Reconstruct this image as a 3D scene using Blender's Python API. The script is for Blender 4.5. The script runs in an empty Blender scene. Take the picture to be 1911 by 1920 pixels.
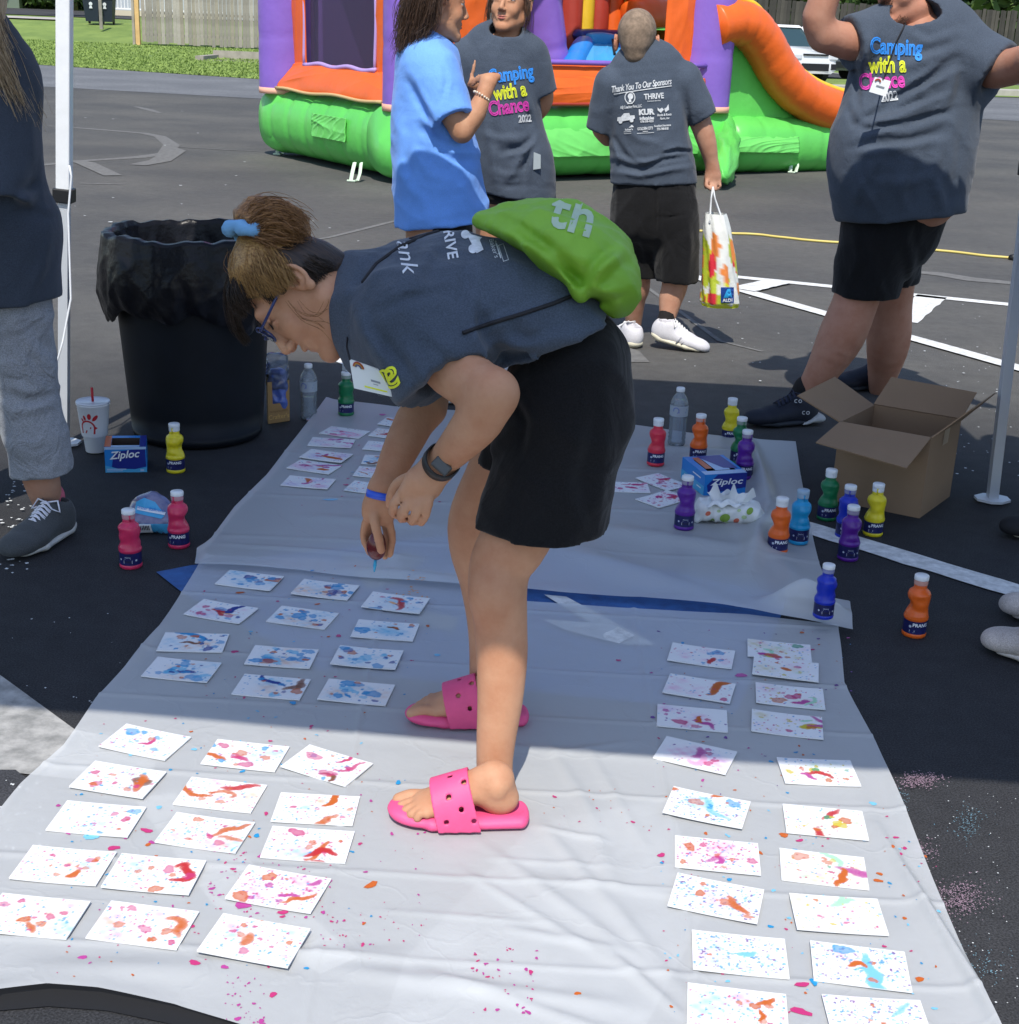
import bpy, math, random
import numpy as np
from mathutils import Vector, Matrix
from mathutils.bvhtree import BVHTree

SC = bpy.context.scene
COL = SC.collection
R = math.radians
rng = np.random.default_rng(7)
random.seed(7)

# ------------------------------------------------------------------ camera
W0, H0 = 1911.0, 1920.0          # the photograph's size: measured positions are given in its pixels
FPX, CAM_H = 2600.0, 1.40
PITCH, ROLL = math.atan(910.0 / 2600.0), R(2.4)
_R0 = np.array([1.0, 0, 0]); _U0 = np.array([0, math.sin(PITCH), math.cos(PITCH)])
CF = np.array([0, math.cos(PITCH), -math.sin(PITCH)])
CR = _R0 * math.cos(ROLL) + _U0 * math.sin(ROLL)
CU = -_R0 * math.sin(ROLL) + _U0 * math.cos(ROLL)
CO = np.array([0, 0, CAM_H])
cam_d = bpy.data.cameras.new('camera')
cam_d.sensor_fit = 'HORIZONTAL'; cam_d.sensor_width = 36.0
cam_d.lens = 36.0 * FPX / W0
cam_d.clip_start = 0.05; cam_d.clip_end = 600
cam = bpy.data.objects.new('camera', cam_d); COL.objects.link(cam)
cam.matrix_world = Matrix(((CR[0], CU[0], -CF[0], CO[0]), (CR[1], CU[1], -CF[1], CO[1]), (CR[2], CU[2], -CF[2], CO[2]), (0, 0, 0, 1)))
SC.camera = cam

# ------------------------------------------------------------------ world and sun
SUN_DIR = Vector((0.07, 0.68, -1.0)).normalized()      # the way the light travels
world = bpy.data.worlds.new('World'); SC.world = world; world.use_nodes = True
wn = world.node_tree; wn.nodes.clear()
sky = wn.nodes.new('ShaderNodeTexSky'); sky.sky_type = 'NISHITA'; sky.sun_disc = False
sky.sun_elevation = math.asin(-SUN_DIR.z)
sky.sun_rotation = math.atan2(-SUN_DIR.x, -SUN_DIR.y)
sky.air_density = 1.0; sky.dust_density = 0.6
bg = wn.nodes.new('ShaderNodeBackground'); bg.inputs['Strength'].default_value = 0.145
wo = wn.nodes.new('ShaderNodeOutputWorld')
wn.links.new(sky.outputs[0], bg.inputs[0]); wn.links.new(bg.outputs[0], wo.inputs[0])
sun_d = bpy.data.lights.new('sun', 'SUN'); sun_d.energy = 3.7; sun_d.angle = R(0.55); sun_d.color = (1.0, 0.945, 0.85)
sun = bpy.data.objects.new('sun', sun_d); COL.objects.link(sun)
sun.rotation_euler = SUN_DIR.to_track_quat('-Z', 'Y').to_euler(); sun.location = (0, -3, 8)
SC.view_settings.view_transform = 'Standard'; SC.view_settings.look = 'None'
SC.view_settings.exposure = 0.42; SC.view_settings.gamma = 1.0; SC.view_settings.use_curve_mapping = False
SC.cycles.use_denoising = True
SC.cycles.max_bounces = 7; SC.cycles.diffuse_bounces = 3; SC.cycles.glossy_bounces = 3
SC.cycles.transparent_max_bounces = 12; SC.cycles.transmission_bounces = 6
SC.cycles.sample_clamp_indirect = 6.0
SC.cycles.caustics_reflective = False; SC.cycles.caustics_refractive = False

# ------------------------------------------------------------------ measuring helpers
def ray(u, v):
    return CF * FPX + CR * (u - W0 / 2) - CU * (v - H0 / 2)
def G(u, v, z=0.0):
    "point at height z seen at pixel (u, v)"
    d = ray(u, v); t = (z - CAM_H) / d[2]
    return CO + d * t
def P(u, v, D):
    "point at distance D (world y) seen at pixel (u, v)"
    d = ray(u, v); return CO + d * (D / d[1])
def proj(p):
    q = np.asarray(p, float) - CO
    z = q @ CF
    return W0 / 2 + FPX * (q @ CR) / z, H0 / 2 - FPX * (q @ CU) / z

# ------------------------------------------------------------------ object helpers
def link(name, data, parent=None):
    o = bpy.data.objects.new(name, data); COL.objects.link(o)
    if parent is not None: o.parent = parent
    return o
def tag(o, label=None, cat=None, group=None, kind=None):
    if label: o['label'] = label
    if cat: o['category'] = cat
    if group: o['group'] = group
    if kind: o['kind'] = kind
    return o
def thing(name, label, cat, loc=(0, 0, 0), rz=0.0, group=None):
    o = link(name, None); o.location = loc; o.rotation_euler = (0, 0, rz); o.empty_display_size = 0.1
    return tag(o, label, cat, group)
def base(parent):
    "world position of a parent Empty, for parts modelled in world coordinates"
    return np.array(parent.location) if parent is not None else np.zeros(3)
def me(verts, faces, mat=None, smooth=True, cols=None, name='mesh'):
    m = bpy.data.meshes.new(name)
    verts = np.asarray(verts, np.float32).reshape(-1, 3)
    if isinstance(faces, np.ndarray):
        n, k = faces.shape
        m.vertices.add(len(verts)); m.vertices.foreach_set('co', verts.ravel())
        m.loops.add(n * k); m.loops.foreach_set('vertex_index', faces.astype(np.int32).ravel())
        m.polygons.add(n); m.polygons.foreach_set('loop_start', np.arange(0, n * k, k, dtype=np.int32))
        try: m.polygons.foreach_set('loop_total', np.full(n, k, np.int32))
        except Exception: pass
        m.update(calc_edges=True); m.validate()
    else:
        m.from_pydata([tuple(map(float, v)) for v in verts], [], faces)
    if smooth: m.polygons.foreach_set('use_smooth', np.ones(len(m.polygons), bool))
    if mat is not None:
        for q in (mat if isinstance(mat, (list, tuple)) else [mat]): m.materials.append(q)
    if cols is not None:
        a = m.color_attributes.new('paint', 'FLOAT_COLOR', 'POINT')
        c = np.ones((len(verts), 4), np.float32); c[:, :3] = cols
        a.data.foreach_set('color', c.ravel())
    m.update()
    return m
def part(name, verts, faces, mat, parent=None, smooth=True, cols=None, local=False):
    "mesh in world coordinates; under an unrotated Empty parent the vertices are made local"
    v = np.asarray(verts, float).reshape(-1, 3)
    if parent is not None and not local: v = v - wloc(parent)
    return link(name, me(v, faces, mat, smooth, cols, name), parent)
def wloc(o):
    p = np.zeros(3)
    while o is not None:
        p = p + np.array(o.location); o = o.parent
    return p

class MB:
    "collects simple shapes into one mesh"
    def __init__(s): s.v = []; s.f = []; s.mi = []
    def add(s, v, f, mi=0):
        o = len(s.v); s.v += [tuple(map(float, q)) for q in v]; s.f += [tuple(i + o for i in q) for q in f]; s.mi += [mi] * len(f)
    def box(s, c, d, rz=0.0, mi=0, M=None):
        c = np.array(c, float); d = np.array(d, float) / 2
        v = np.array([(x, y, z) for z in (-1, 1) for y in (-1, 1) for x in (-1, 1)]) * d
        if M is not None: v = v @ np.array(M).T
        elif rz:
            cs, sn = math.cos(rz), math.sin(rz); v = v @ np.array([[cs, sn, 0], [-sn, cs, 0], [0, 0, 1]])
        s.add(v + c, [(0, 2, 3, 1), (4, 5, 7, 6), (0, 1, 5, 4), (2, 6, 7, 3), (0, 4, 6, 2), (1, 3, 7, 5)], mi)
    def tube(s, pts, r, n=8, cap=True, mi=0, flat=1.0, up=None):
        pts = [np.array(p, float) for p in pts]; k = len(pts)
        rs = r if isinstance(r, (list, tuple, np.ndarray)) else [r] * k
        v = []; pu = None
        for i, p in enumerate(pts):
            t = pts[min(i + 1, k - 1)] - pts[max(i - 1, 0)]; t = t / (np.linalg.norm(t) + 1e-9)
            if pu is None:
                a = np.array(up if up is not None else (0, 0, 1.0))
                if abs(t @ a) > .95: a = np.array([1.0, 0, 0])
            else: a = pu
            u = a - t * (a @ t); u /= (np.linalg.norm(u) + 1e-9); pu = u; w = np.cross(t, u)
            for j in range(n):
                an = 2 * math.pi * j / n
                v.append(p + rs[i] * (math.cos(an) * w + flat * math.sin(an) * u))
        f = [(i * n + j, i * n + (j + 1) % n, (i + 1) * n + (j + 1) % n, (i + 1) * n + j) for i in range(k - 1) for j in range(n)]
        if cap: f += [tuple(range(n))[::-1], tuple((k - 1) * n + j for j in range(n))]
        s.add(v, f, mi)
    def lathe(s, prof, n=24, c=(0, 0, 0), mi=0, ang=None, mod=None):
        "prof: (radius, z); mod(angle, z, r) -> r"
        v = []
        for (r, z) in prof:
            for j in range(n):
                a = 2 * math.pi * j / n; rr = mod(a, z, r) if mod else r
                v.append((c[0] + rr * math.cos(a), c[1] + rr * math.sin(a), c[2] + z))
        f = [(i * n + j, i * n + (j + 1) % n, (i + 1) * n + (j + 1) % n, (i + 1) * n + j) for i in range(len(prof) - 1) for j in range(n)]
        if prof[0][0] > 1e-6: f.append(tuple(range(n))[::-1])
        if prof[-1][0] > 1e-6: f.append(tuple((len(prof) - 1) * n + j for j in range(n)))
        s.add(v, f, mi)
    def prism(s, poly, h0, h1, mi=0):
        "poly: list of (x, y) world points extruded in z"
        n = len(poly); v = [(p[0], p[1], h0) for p in poly] + [(p[0], p[1], h1) for p in poly]
        f = [tuple(range(n))[::-1], tuple(range(n, 2 * n))] + [(i, (i + 1) % n, n + (i + 1) % n, n + i) for i in range(n)]
        s.add(v, f, mi)
    def sheet(s, pts, mi=0): s.add(pts, [tuple(range(len(pts)))], mi)
    def build(s, name, mat, parent=None, smooth=False, local=False):
        v = np.array(s.v)
        if parent is not None and not local: v = v - wloc(parent)
        m = bpy.data.meshes.new(name); m.from_pydata([tuple(q) for q in v], [], s.f)
        for q in (mat if isinstance(mat, (list, tuple)) else [mat]): m.materials.append(q)
        if any(s.mi): m.polygons.foreach_set('material_index', s.mi)
        m.polygons.foreach_set('use_smooth', [smooth] * len(m.polygons)); m.update()
        return link(name, m, parent)
def bevel(o, w, seg=2):
    b = o.modifiers.new('bevel', 'BEVEL'); b.width = w; b.segments = seg; b.limit_method = 'ANGLE'; return o
def autosmooth(o, ang=40):
    m = o.data
    m.polygons.foreach_set('use_smooth', np.ones(len(m.polygons), bool)); m.set_sharp_from_angle(angle=R(ang)); return o
def copy_tree(o, parent=None):
    c = o.copy(); COL.objects.link(c); c.parent = parent
    for ch in list(o.children): copy_tree(ch, c)
    return c

# ------------------------------------------------------------------ materials
def S(r, g, b):
    "an 8-bit picture colour to linear"
    f = lambda c: ((c / 255 + .055) / 1.055) ** 2.4 if c > 10 else c / 255 / 12.92
    return (f(r), f(g), f(b))
def mat(name, col, rough=.7, var=.0, vs=8.0, bump=0.0, bs=60.0, spec=.5, metal=0.0, col2=None, sss=0.0, trans=0.0, alpha=1.0,
        attr=False, detail=6, coat=0.0, ior=1.45, sheen=0.0, rvar=0.0, coords='Object'):
    m = bpy.data.materials.new(name); m.use_nodes = True; nt = m.node_tree; N = nt.nodes; L = nt.links
    b = N['Principled BSDF']; b.inputs['Roughness'].default_value = rough; b.inputs['Metallic'].default_value = metal
    b.inputs['Specular IOR Level'].default_value = spec; b.inputs['IOR'].default_value = ior
    b.inputs['Base Color'].default_value = (*col, 1); b.inputs['Alpha'].default_value = alpha
    b.inputs['Transmission Weight'].default_value = trans; b.inputs['Coat Weight'].default_value = coat
    b.inputs['Sheen Weight'].default_value = sheen
    if sss: b.inputs['Subsurface Weight'].default_value = sss; b.inputs['Subsurface Radius'].default_value = (.012, .005, .003); b.inputs['Subsurface Scale'].default_value = 1.0
    tc = N.new('ShaderNodeTexCoord'); src = None
    if attr:
        a = N.new('ShaderNodeVertexColor'); a.layer_name = 'paint'; src = a.outputs[0]; L.new(src, b.inputs['Base Color'])
    if var or col2 is not None:
        n = N.new('ShaderNodeTexNoise'); n.inputs['Scale'].default_value = vs; n.inputs['Detail'].default_value = detail
        n.inputs['Roughness'].default_value = .62; L.new(tc.outputs[coords], n.inputs['Vector'])
        mr = N.new('ShaderNodeMapRange'); mr.inputs[1].default_value = .34; mr.inputs[2].default_value = .66; L.new(n.outputs[0], mr.inputs[0])
        mx = N.new('ShaderNodeMix'); mx.data_type = 'RGBA'
        if src is None:
            c2 = col2 if col2 is not None else tuple(c * (1 - var) for c in col)
            mx.inputs['A'].default_value = (*c2, 1); mx.inputs['B'].default_value = (*[min(1, c * (1 + var * .6)) for c in col], 1) if col2 is None else (*col, 1)
            L.new(mr.outputs[0], mx.inputs['Factor'])
        else:
            mx.blend_type = 'MULTIPLY'; mx.inputs['Factor'].default_value = 1
            mr.inputs[3].default_value = 1 - var; mr.inputs[4].default_value = 1
            L.new(src, mx.inputs['A']); L.new(mr.outputs[0], mx.inputs['B'])
        L.new(mx.outputs['Result'], b.inputs['Base Color'])
        if rvar:
            m2 = N.new('ShaderNodeMapRange'); m2.inputs[3].default_value = rough - rvar; m2.inputs[4].default_value = rough + rvar
            L.new(mr.outputs[0], m2.inputs[0]); L.new(m2.outputs[0], b.inputs['Roughness'])
    if bump:
        n2 = N.new('ShaderNodeTexNoise'); n2.inputs['Scale'].default_value = bs; n2.inputs['Detail'].default_value = 5
        L.new(tc.outputs[coords], n2.inputs['Vector'])
        bp = N.new('ShaderNodeBump'); bp.inputs['Strength'].default_value = 1.0; bp.inputs['Distance'].default_value = bump
        L.new(n2.outputs[0], bp.inputs['Height']); L.new(bp.outputs[0], b.inputs['Normal'])
    m['bsdf'] = b.name
    return m

def asphalt_mat(name, dark, light, seed=0.0, scale=1.0, far=None):
    m = bpy.data.materials.new(name); m.use_nodes = True; nt = m.node_tree; N = nt.nodes; L = nt.links
    b = N['Principled BSDF']; b.inputs['Roughness'].default_value = .82; b.inputs['Specular IOR Level'].default_value = .2
    tc = N.new('ShaderNodeTexCoord')
    def noise(sc, det=4, ro=.6):
        n = N.new('ShaderNodeTexNoise'); n.inputs['Scale'].default_value = sc; n.inputs['Detail'].default_value = det; n.inputs['Roughness'].default_value = ro
        L.new(tc.outputs['Object'], n.inputs['Vector']); return n.outputs[0]
    def mr(s, a, b_, c=0., d=1.):
        q = N.new('ShaderNodeMapRange'); L.new(s, q.inputs[0])
        for i, x in enumerate((a, b_, c, d)): q.inputs[i + 1].default_value = x
        return q.outputs[0]
    def mix(f, a, b_, mode='MIX'):
        q = N.new('ShaderNodeMix'); q.data_type = 'RGBA'; q.blend_type = mode
        for s, k in ((f, 'Factor'), (a, 'A'), (b_, 'B')):
            if isinstance(s, (int, float)): q.inputs[k].default_value = s
            elif isinstance(s, tuple): q.inputs[k].default_value = (*s, 1)
            else: L.new(s, q.inputs[k])
        return q.outputs['Result']
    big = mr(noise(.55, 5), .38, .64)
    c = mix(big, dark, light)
    if far:      # darker near, lighter far: shade depth and grazing brightness painted into the colour
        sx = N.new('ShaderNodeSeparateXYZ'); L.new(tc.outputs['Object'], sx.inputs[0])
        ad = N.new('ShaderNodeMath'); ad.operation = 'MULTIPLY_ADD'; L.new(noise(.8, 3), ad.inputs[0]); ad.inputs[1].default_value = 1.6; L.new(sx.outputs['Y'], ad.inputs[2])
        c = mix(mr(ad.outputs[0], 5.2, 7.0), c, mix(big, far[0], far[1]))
    grain = mr(noise(260 * scale, 2, .5), .35, .7, .62, 1.5)
    c = mix(1.0, c, grain, 'MULTIPLY')
    mid = mr(noise(14, 4, .7), .3, .7, .86, 1.14)
    c = mix(1.0, c, mid, 'MULTIPLY')
    v = N.new('ShaderNodeTexVoronoi'); v.inputs['Scale'].default_value = 330 * scale; L.new(tc.outputs['Object'], v.inputs['Vector'])
    chip = mr(v.outputs['Distance'], .02, .16, 1., 0.)
    wn_ = N.new('ShaderNodeTexWhiteNoise'); L.new(v.outputs['Position'], wn_.inputs['Vector'])
    sel = mr(wn_.outputs['Value'], .90, .93)
    mul = N.new('ShaderNodeMath'); mul.operation = 'MULTIPLY'; L.new(chip, mul.inputs[0]); L.new(sel, mul.inputs[1])
    c = mix(mul.outputs[0], c, (.20, .19, .17))
    L.new(c, b.inputs['Base Color'])
    bp = N.new('ShaderNodeBump'); bp.inputs['Distance'].default_value = .0012; bp.inputs['Strength'].default_value = .9
    L.new(noise(300 * scale, 3), bp.inputs['Height']); L.new(bp.outputs[0], b.inputs['Normal'])
    return m

def cloth_mat(name, col, var=.10, heather=.18, rough=.95, fold=0.0, fs=9.0):
    "knit cotton: heathered grain, soft wrinkles in the relief"
    m = bpy.data.materials.new(name); m.use_nodes = True; nt = m.node_tree; N = nt.nodes; L = nt.links
    b = N['Principled BSDF']; b.inputs['Roughness'].default_value = rough; b.inputs['Specular IOR Level'].default_value = .15
    b.inputs['Sheen Weight'].default_value = .12; b.inputs['Sheen Roughness'].default_value = .5
    tc = N.new('ShaderNodeTexCoord')
    n = N.new('ShaderNodeTexNoise'); n.inputs['Scale'].default_value = 380; n.inputs['Detail'].default_value = 3; L.new(tc.outputs['Object'], n.inputs['Vector'])
    n0 = N.new('ShaderNodeTexNoise'); n0.inputs['Scale'].default_value = 5; n0.inputs['Detail'].default_value = 5; L.new(tc.outputs['Object'], n0.inputs['Vector'])
    a = N.new('ShaderNodeMapRange'); L.new(n.outputs[0], a.inputs[0]); a.inputs[1].default_value = .35; a.inputs[2].default_value = .65; a.inputs[3].default_value = 1 - heather; a.inputs[4].default_value = 1 + heather
    a0 = N.new('ShaderNodeMapRange'); L.new(n0.outputs[0], a0.inputs[0]); a0.inputs[1].default_value = .35; a0.inputs[2].default_value = .65; a0.inputs[3].default_value = 1 - var; a0.inputs[4].default_value = 1 + var
    mu = N.new('ShaderNodeMath'); mu.operation = 'MULTIPLY'; L.new(a.outputs[0], mu.inputs[0]); L.new(a0.outputs[0], mu.inputs[1])
    mx = N.new('ShaderNodeMix'); mx.data_type = 'RGBA'; mx.blend_type = 'MULTIPLY'; mx.inputs['Factor'].default_value = 1; mx.inputs['A'].default_value = (*col, 1)
    L.new(mu.outputs[0], mx.inputs['B']); L.new(mx.outputs['Result'], b.inputs['Base Color'])
    bp = N.new('ShaderNodeBump'); bp.inputs['Distance'].default_value = .0008; bp.inputs['Strength'].default_value = .6
    L.new(n.outputs[0], bp.inputs['Height'])
    if fold:
        w = N.new('ShaderNodeTexNoise'); w.inputs['Scale'].default_value = fs; w.inputs['Detail'].default_value = 3; w.inputs['Distortion'].default_value = 1.2
        L.new(tc.outputs['Object'], w.inputs['Vector'])
        b2 = N.new('ShaderNodeBump'); b2.inputs['Distance'].default_value = fold; b2.inputs['Strength'].default_value = 1
        L.new(w.outputs[0], b2.inputs['Height']); L.new(b2.outputs[0], bp.inputs['Normal'])
    L.new(bp.outputs[0], b.inputs['Normal'])
    return m

M = {}
M['white_metal'] = mat('white_powder_coat', (.74, .76, .78), .35, var=.05, vs=20)
M['black_plastic'] = mat('black_plastic', (.012, .013, .015), .45, var=.2, vs=15)
M['card'] = mat('watercolour_paper', (.8, .8, .8), .85, attr=True, var=.03, vs=120, bump=.0003, bs=500)
M['paint_attr'] = mat('printed_colour', (.8, .8, .8), .4, attr=True)
M['print_white'] = mat('white_print', (.62, .65, .68), .8, var=.2, vs=90)
# ------------------------------------------------------------------ volume modelling: smooth unions of limbs, polygonised
def _unit(v): v = np.array(v, float); return v / (np.linalg.norm(v) + 1e-12)
def surface(F, lo, h):
    "surface nets of a scalar grid (inside < 0)"
    s = F < 0; nx, ny, nz = F.shape
    c = np.zeros((nx - 1, ny - 1, nz - 1), np.int8)
    for a in (0, 1):
        for b in (0, 1):
            for d in (0, 1): c += s[a:nx - 1 + a, b:ny - 1 + b, d:nz - 1 + d]
    act = np.argwhere((c > 0) & (c < 8)); idx = -np.ones(c.shape, np.int32); idx[tuple(act.T)] = np.arange(len(act))
    acc = np.zeros((len(act), 3)); cnt = np.zeros(len(act))
    cor = [(a, b, d) for a in (0, 1) for b in (0, 1) for d in (0, 1)]
    val = {k: F[act[:, 0] + k[0], act[:, 1] + k[1], act[:, 2] + k[2]] for k in cor}
    for k in cor:
        for ax in range(3):
            if k[ax]: continue
            k2 = list(k); k2[ax] = 1; k2 = tuple(k2); a, b = val[k], val[k2]; m = (a < 0) != (b < 0)
            t = np.where(m, a / np.where(np.abs(a - b) < 1e-12, 1, a - b), 0); p = np.array(k, float)[None].repeat(len(act), 0); p[:, ax] = t
            acc[m] += p[m]; cnt[m] += 1
    V = (act + acc / np.maximum(cnt, 1)[:, None]) * h + lo
    fs = []
    for ax in range(3):
        o1, o2 = [(1, 2), (2, 0), (0, 1)][ax]; sl0 = [slice(1, -1)] * 3; sl0[ax] = slice(0, -1)
        a = s[tuple(sl0)]; sl1 = list(sl0); sl1[ax] = slice(1, None); b = s[tuple(sl1)]
        e = np.argwhere(a != b); 
        if not len(e): continue
        off = np.ones(3, int); off[ax] = 0; e = e + off; sg = s[tuple(e.T)]
        d1 = np.zeros(3, int); d1[o1] = 1; d2 = np.zeros(3, int); d2[o2] = 1
        q = np.stack([idx[tuple((e - d1 - d2).T)], idx[tuple((e - d2).T)], idx[tuple(e.T)], idx[tuple((e - d1).T)]], 1)
        q[~sg] = q[~sg][:, ::-1]; fs.append(q)
    Fc = np.vstack(fs); Fc = Fc[(Fc >= 0).all(1)]; return V, Fc
class Vol:
    def __init__(s, h=.008): s.h = h; s.ops = []
    # each op: (kind, fn(X,Y,Z)->d, lo, hi, k)
    def _a(s, fn, lo, hi, k, op='+'): s.ops.append((op, fn, np.array(lo, float), np.array(hi, float), k)); return s
    def cap(s, a, b, ra, rb=None, k=.02, op='+'):
        rb = ra if rb is None else rb; a = np.array(a, float); b = np.array(b, float); ab = b - a; L2 = max(ab @ ab, 1e-12)
        def fn(X, Y, Z):
            t = np.clip(((X - a[0]) * ab[0] + (Y - a[1]) * ab[1] + (Z - a[2]) * ab[2]) / L2, 0, 1)
            return np.sqrt((X - a[0] - t * ab[0]) ** 2 + (Y - a[1] - t * ab[1]) ** 2 + (Z - a[2] - t * ab[2]) ** 2) - (ra + (rb - ra) * t)
        r = max(ra, rb); return s._a(fn, np.minimum(a, b) - r, np.maximum(a, b) + r, k, op)
    def chain(s, pts, cols, build, k, op, n=4):
        "spline through the joints, evaluated as one limb (no bulges where segments meet)"
        pts = np.array(pts, float); C = np.array(cols, float); m = len(pts)
        if m > 2:
            T = np.linspace(0, m - 1, (m - 1) * n + 1); Q = []; Cq = []
            for t in T:
                i = min(int(t), m - 2); u = t - i; g = lambda A, j: A[min(max(j, 0), m - 1)]
                f = lambda A: .5 * (2 * g(A, i) + (g(A, i + 1) - g(A, i - 1)) * u + (2 * g(A, i - 1) - 5 * g(A, i) + 4 * g(A, i + 1) - g(A, i + 2)) * u * u + (3 * g(A, i) - g(A, i - 1) - 3 * g(A, i + 1) + g(A, i + 2)) * u ** 3)
                Q.append(f(pts)); Cq.append(f(C))
            pts, C = np.array(Q), np.array(Cq)
        tmp = Vol(s.h)
        for i in range(len(pts) - 1): build(tmp, pts[i], pts[i + 1], C[i], C[i + 1])
        fns = [o[1] for o in tmp.ops]; bb = [(o[2], o[3]) for o in tmp.ops]
        def fn(X, Y, Z):
            D = None
            for f in fns: d = f(X, Y, Z); D = d if D is None else np.minimum(D, d)
            return D
        return s._a(fn, np.min([x[0] for x in bb], 0), np.max([x[1] for x in bb], 0), k, op)
    def path(s, pts, rs, k=.02, op='+', n=3):
        return s.chain(pts, [[r] for r in rs], lambda v, a, b, ca, cb: v.cap(a, b, ca[0], cb[0], 0), k, op, n)
    def ecap(s, a, b, side, wa, da, wb=None, db=None, k=.02, op='+'):
        "limb with an elliptic section: half width w along 'side', half depth d across"
        wb = wa if wb is None else wb; db = da if db is None else db
        a = np.array(a, float); b = np.array(b, float); ab = b - a; L_ = np.linalg.norm(ab); t_ = ab / (L_ + 1e-12)
        sd = np.array(side, float); sd = sd - t_ * (sd @ t_); sd = _unit(sd); n_ = np.cross(t_, sd)
        def fn(X, Y, Z):
            x, y, z = X - a[0], Y - a[1], Z - a[2]
            ax = x * t_[0] + y * t_[1] + z * t_[2]; t = np.clip(ax / (L_ + 1e-12), 0, 1); ex = ax - t * L_
            w = wa + (wb - wa) * t; d = da + (db - da) * t; o1 = x * sd[0] + y * sd[1] + z * sd[2]; o2 = x * n_[0] + y * n_[1] + z * n_[2]; m = np.minimum(w, d)
            q = np.sqrt((o1 / w) ** 2 + (o2 / d) ** 2 + (ex / m) ** 2) + 1e-9; g = np.sqrt((o1 / w ** 2) ** 2 + (o2 / d ** 2) ** 2 + (ex / m ** 2) ** 2) + 1e-9
            return np.where(q < .3, -m * .7, q * (q - 1) / g)
        r = max(wa, da, wb, db); return s._a(fn, np.minimum(a, b) - r, np.maximum(a, b) + r, k, op)
    def epath(s, pts, side, ws, ds, k=.02, op='+', n=4):
        return s.chain(pts, list(zip(ws, ds)), lambda v, a, b, ca, cb: v.ecap(a, b, side, ca[0], ca[1], cb[0], cb[1], 0), k, op, n)
    def ell(s, c, r, R_=None, k=.02, op='+'):
        c = np.array(c, float); r = np.array(r, float) * np.ones(3); A = np.eye(3) if R_ is None else np.array(R_, float)   # rows = axes
        def fn(X, Y, Z):
            x, y, z = X - c[0], Y - c[1], Z - c[2]; u = [A[i][0] * x + A[i][1] * y + A[i][2] * z for i in range(3)]
            q = np.sqrt(sum((u[i] / r[i]) ** 2 for i in range(3))) + 1e-9; g = np.sqrt(sum((u[i] / r[i] ** 2) ** 2 for i in range(3))) + 1e-9
            return np.where(q < .2, -r.min() * .8, q * (q - 1) / g)
        m = r.max(); return s._a(fn, c - m, c + m, k, op)
    def box(s, c, d, R_=None, rad=.01, k=.01, op='+'):
        c = np.array(c, float); d = np.array(d, float) / 2 - rad; A = np.eye(3) if R_ is None else np.array(R_, float)
        def fn(X, Y, Z):
            x, y, z = X - c[0], Y - c[1], Z - c[2]; u = [np.abs(A[i][0] * x + A[i][1] * y + A[i][2] * z) - d[i] for i in range(3)]
            return np.sqrt(sum(np.maximum(q, 0) ** 2 for q in u)) + np.minimum(np.maximum(np.maximum(u[0], u[1]), u[2]), 0) - rad
        m = np.linalg.norm(d) + rad; return s._a(fn, c - m, c + m, k, op)
    def cut(s, p, n, k=0.0):
        p = np.array(p, float); n = _unit(n)
        return s._a(lambda X, Y, Z: (X - p[0]) * n[0] + (Y - p[1]) * n[1] + (Z - p[2]) * n[2], (0, 0, 0), (0, 0, 0), k, 'cut')
    def fold(s, pts, amp, w, taper=True):
        "ridge (amp > 0) or crease (amp < 0) along a polyline near the surface"
        pts = [np.array(p, float) for p in pts]; n = len(pts) - 1
        def fn(X, Y, Z):
            D = np.full(X.shape, 1e9, np.float32); T = np.zeros(X.shape, np.float32)
            for i in range(n):
                a, b = pts[i], pts[i + 1]; ab = b - a; t = np.clip(((X - a[0]) * ab[0] + (Y - a[1]) * ab[1] + (Z - a[2]) * ab[2]) / (ab @ ab + 1e-12), 0, 1)
                d = (X - a[0] - t * ab[0]) ** 2 + (Y - a[1] - t * ab[1]) ** 2 + (Z - a[2] - t * ab[2]) ** 2; m = d < D; D = np.where(m, d, D); T = np.where(m, (i + t) / n, T)
            g = np.exp(-D / (w * w)); 
            if taper: g = g * np.sin(np.pi * np.clip(T, .04, .96)) ** .6
            return -amp * g
        P_ = np.array(pts); return s._a(fn, P_.min(0) - 2.2 * w, P_.max(0) + 2.2 * w, 0, 'add')
    def drape(s, px, D, amp, w, taper=True):
        "fold running over the visible side of a garment: follows a line traced in the photograph, whatever the surface's depth"
        q = np.array(px, float); n = len(q) - 1; zc = float((P(*q[0], D) - CO) @ CF); W_ = w * FPX / zc
        def fn(X, Y, Z):
            x, y, z = X - CO[0], Y - CO[1], Z - CO[2]; d = x * CF[0] + y * CF[1] + z * CF[2]
            U = W0 / 2 + FPX * (x * CR[0] + y * CR[1] + z * CR[2]) / d; V = H0 / 2 - FPX * (x * CU[0] + y * CU[1] + z * CU[2]) / d
            B = np.full(X.shape, 1e12, np.float32); T = np.zeros(X.shape, np.float32); sg = np.zeros(X.shape, np.float32)
            for i in range(n):
                a, b = q[i], q[i + 1]; ab = b - a; t = np.clip(((U - a[0]) * ab[0] + (V - a[1]) * ab[1]) / (ab @ ab + 1e-9), 0, 1)
                dd = (U - a[0] - t * ab[0]) ** 2 + (V - a[1] - t * ab[1]) ** 2; m = dd < B; B = np.where(m, dd, B); T = np.where(m, (i + t) / n, T)
                sg = np.where(m, np.sign((U - a[0]) * ab[1] - (V - a[1]) * ab[0]), sg)
            r = np.sqrt(B) / W_; g = np.exp(-r * r) + .45 * np.exp(-((r * sg - 1.6) / .7) ** 2) * -1
            if taper: g = g * np.sin(np.pi * np.clip(T, .03, .97)) ** .6
            return -amp * g
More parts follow.
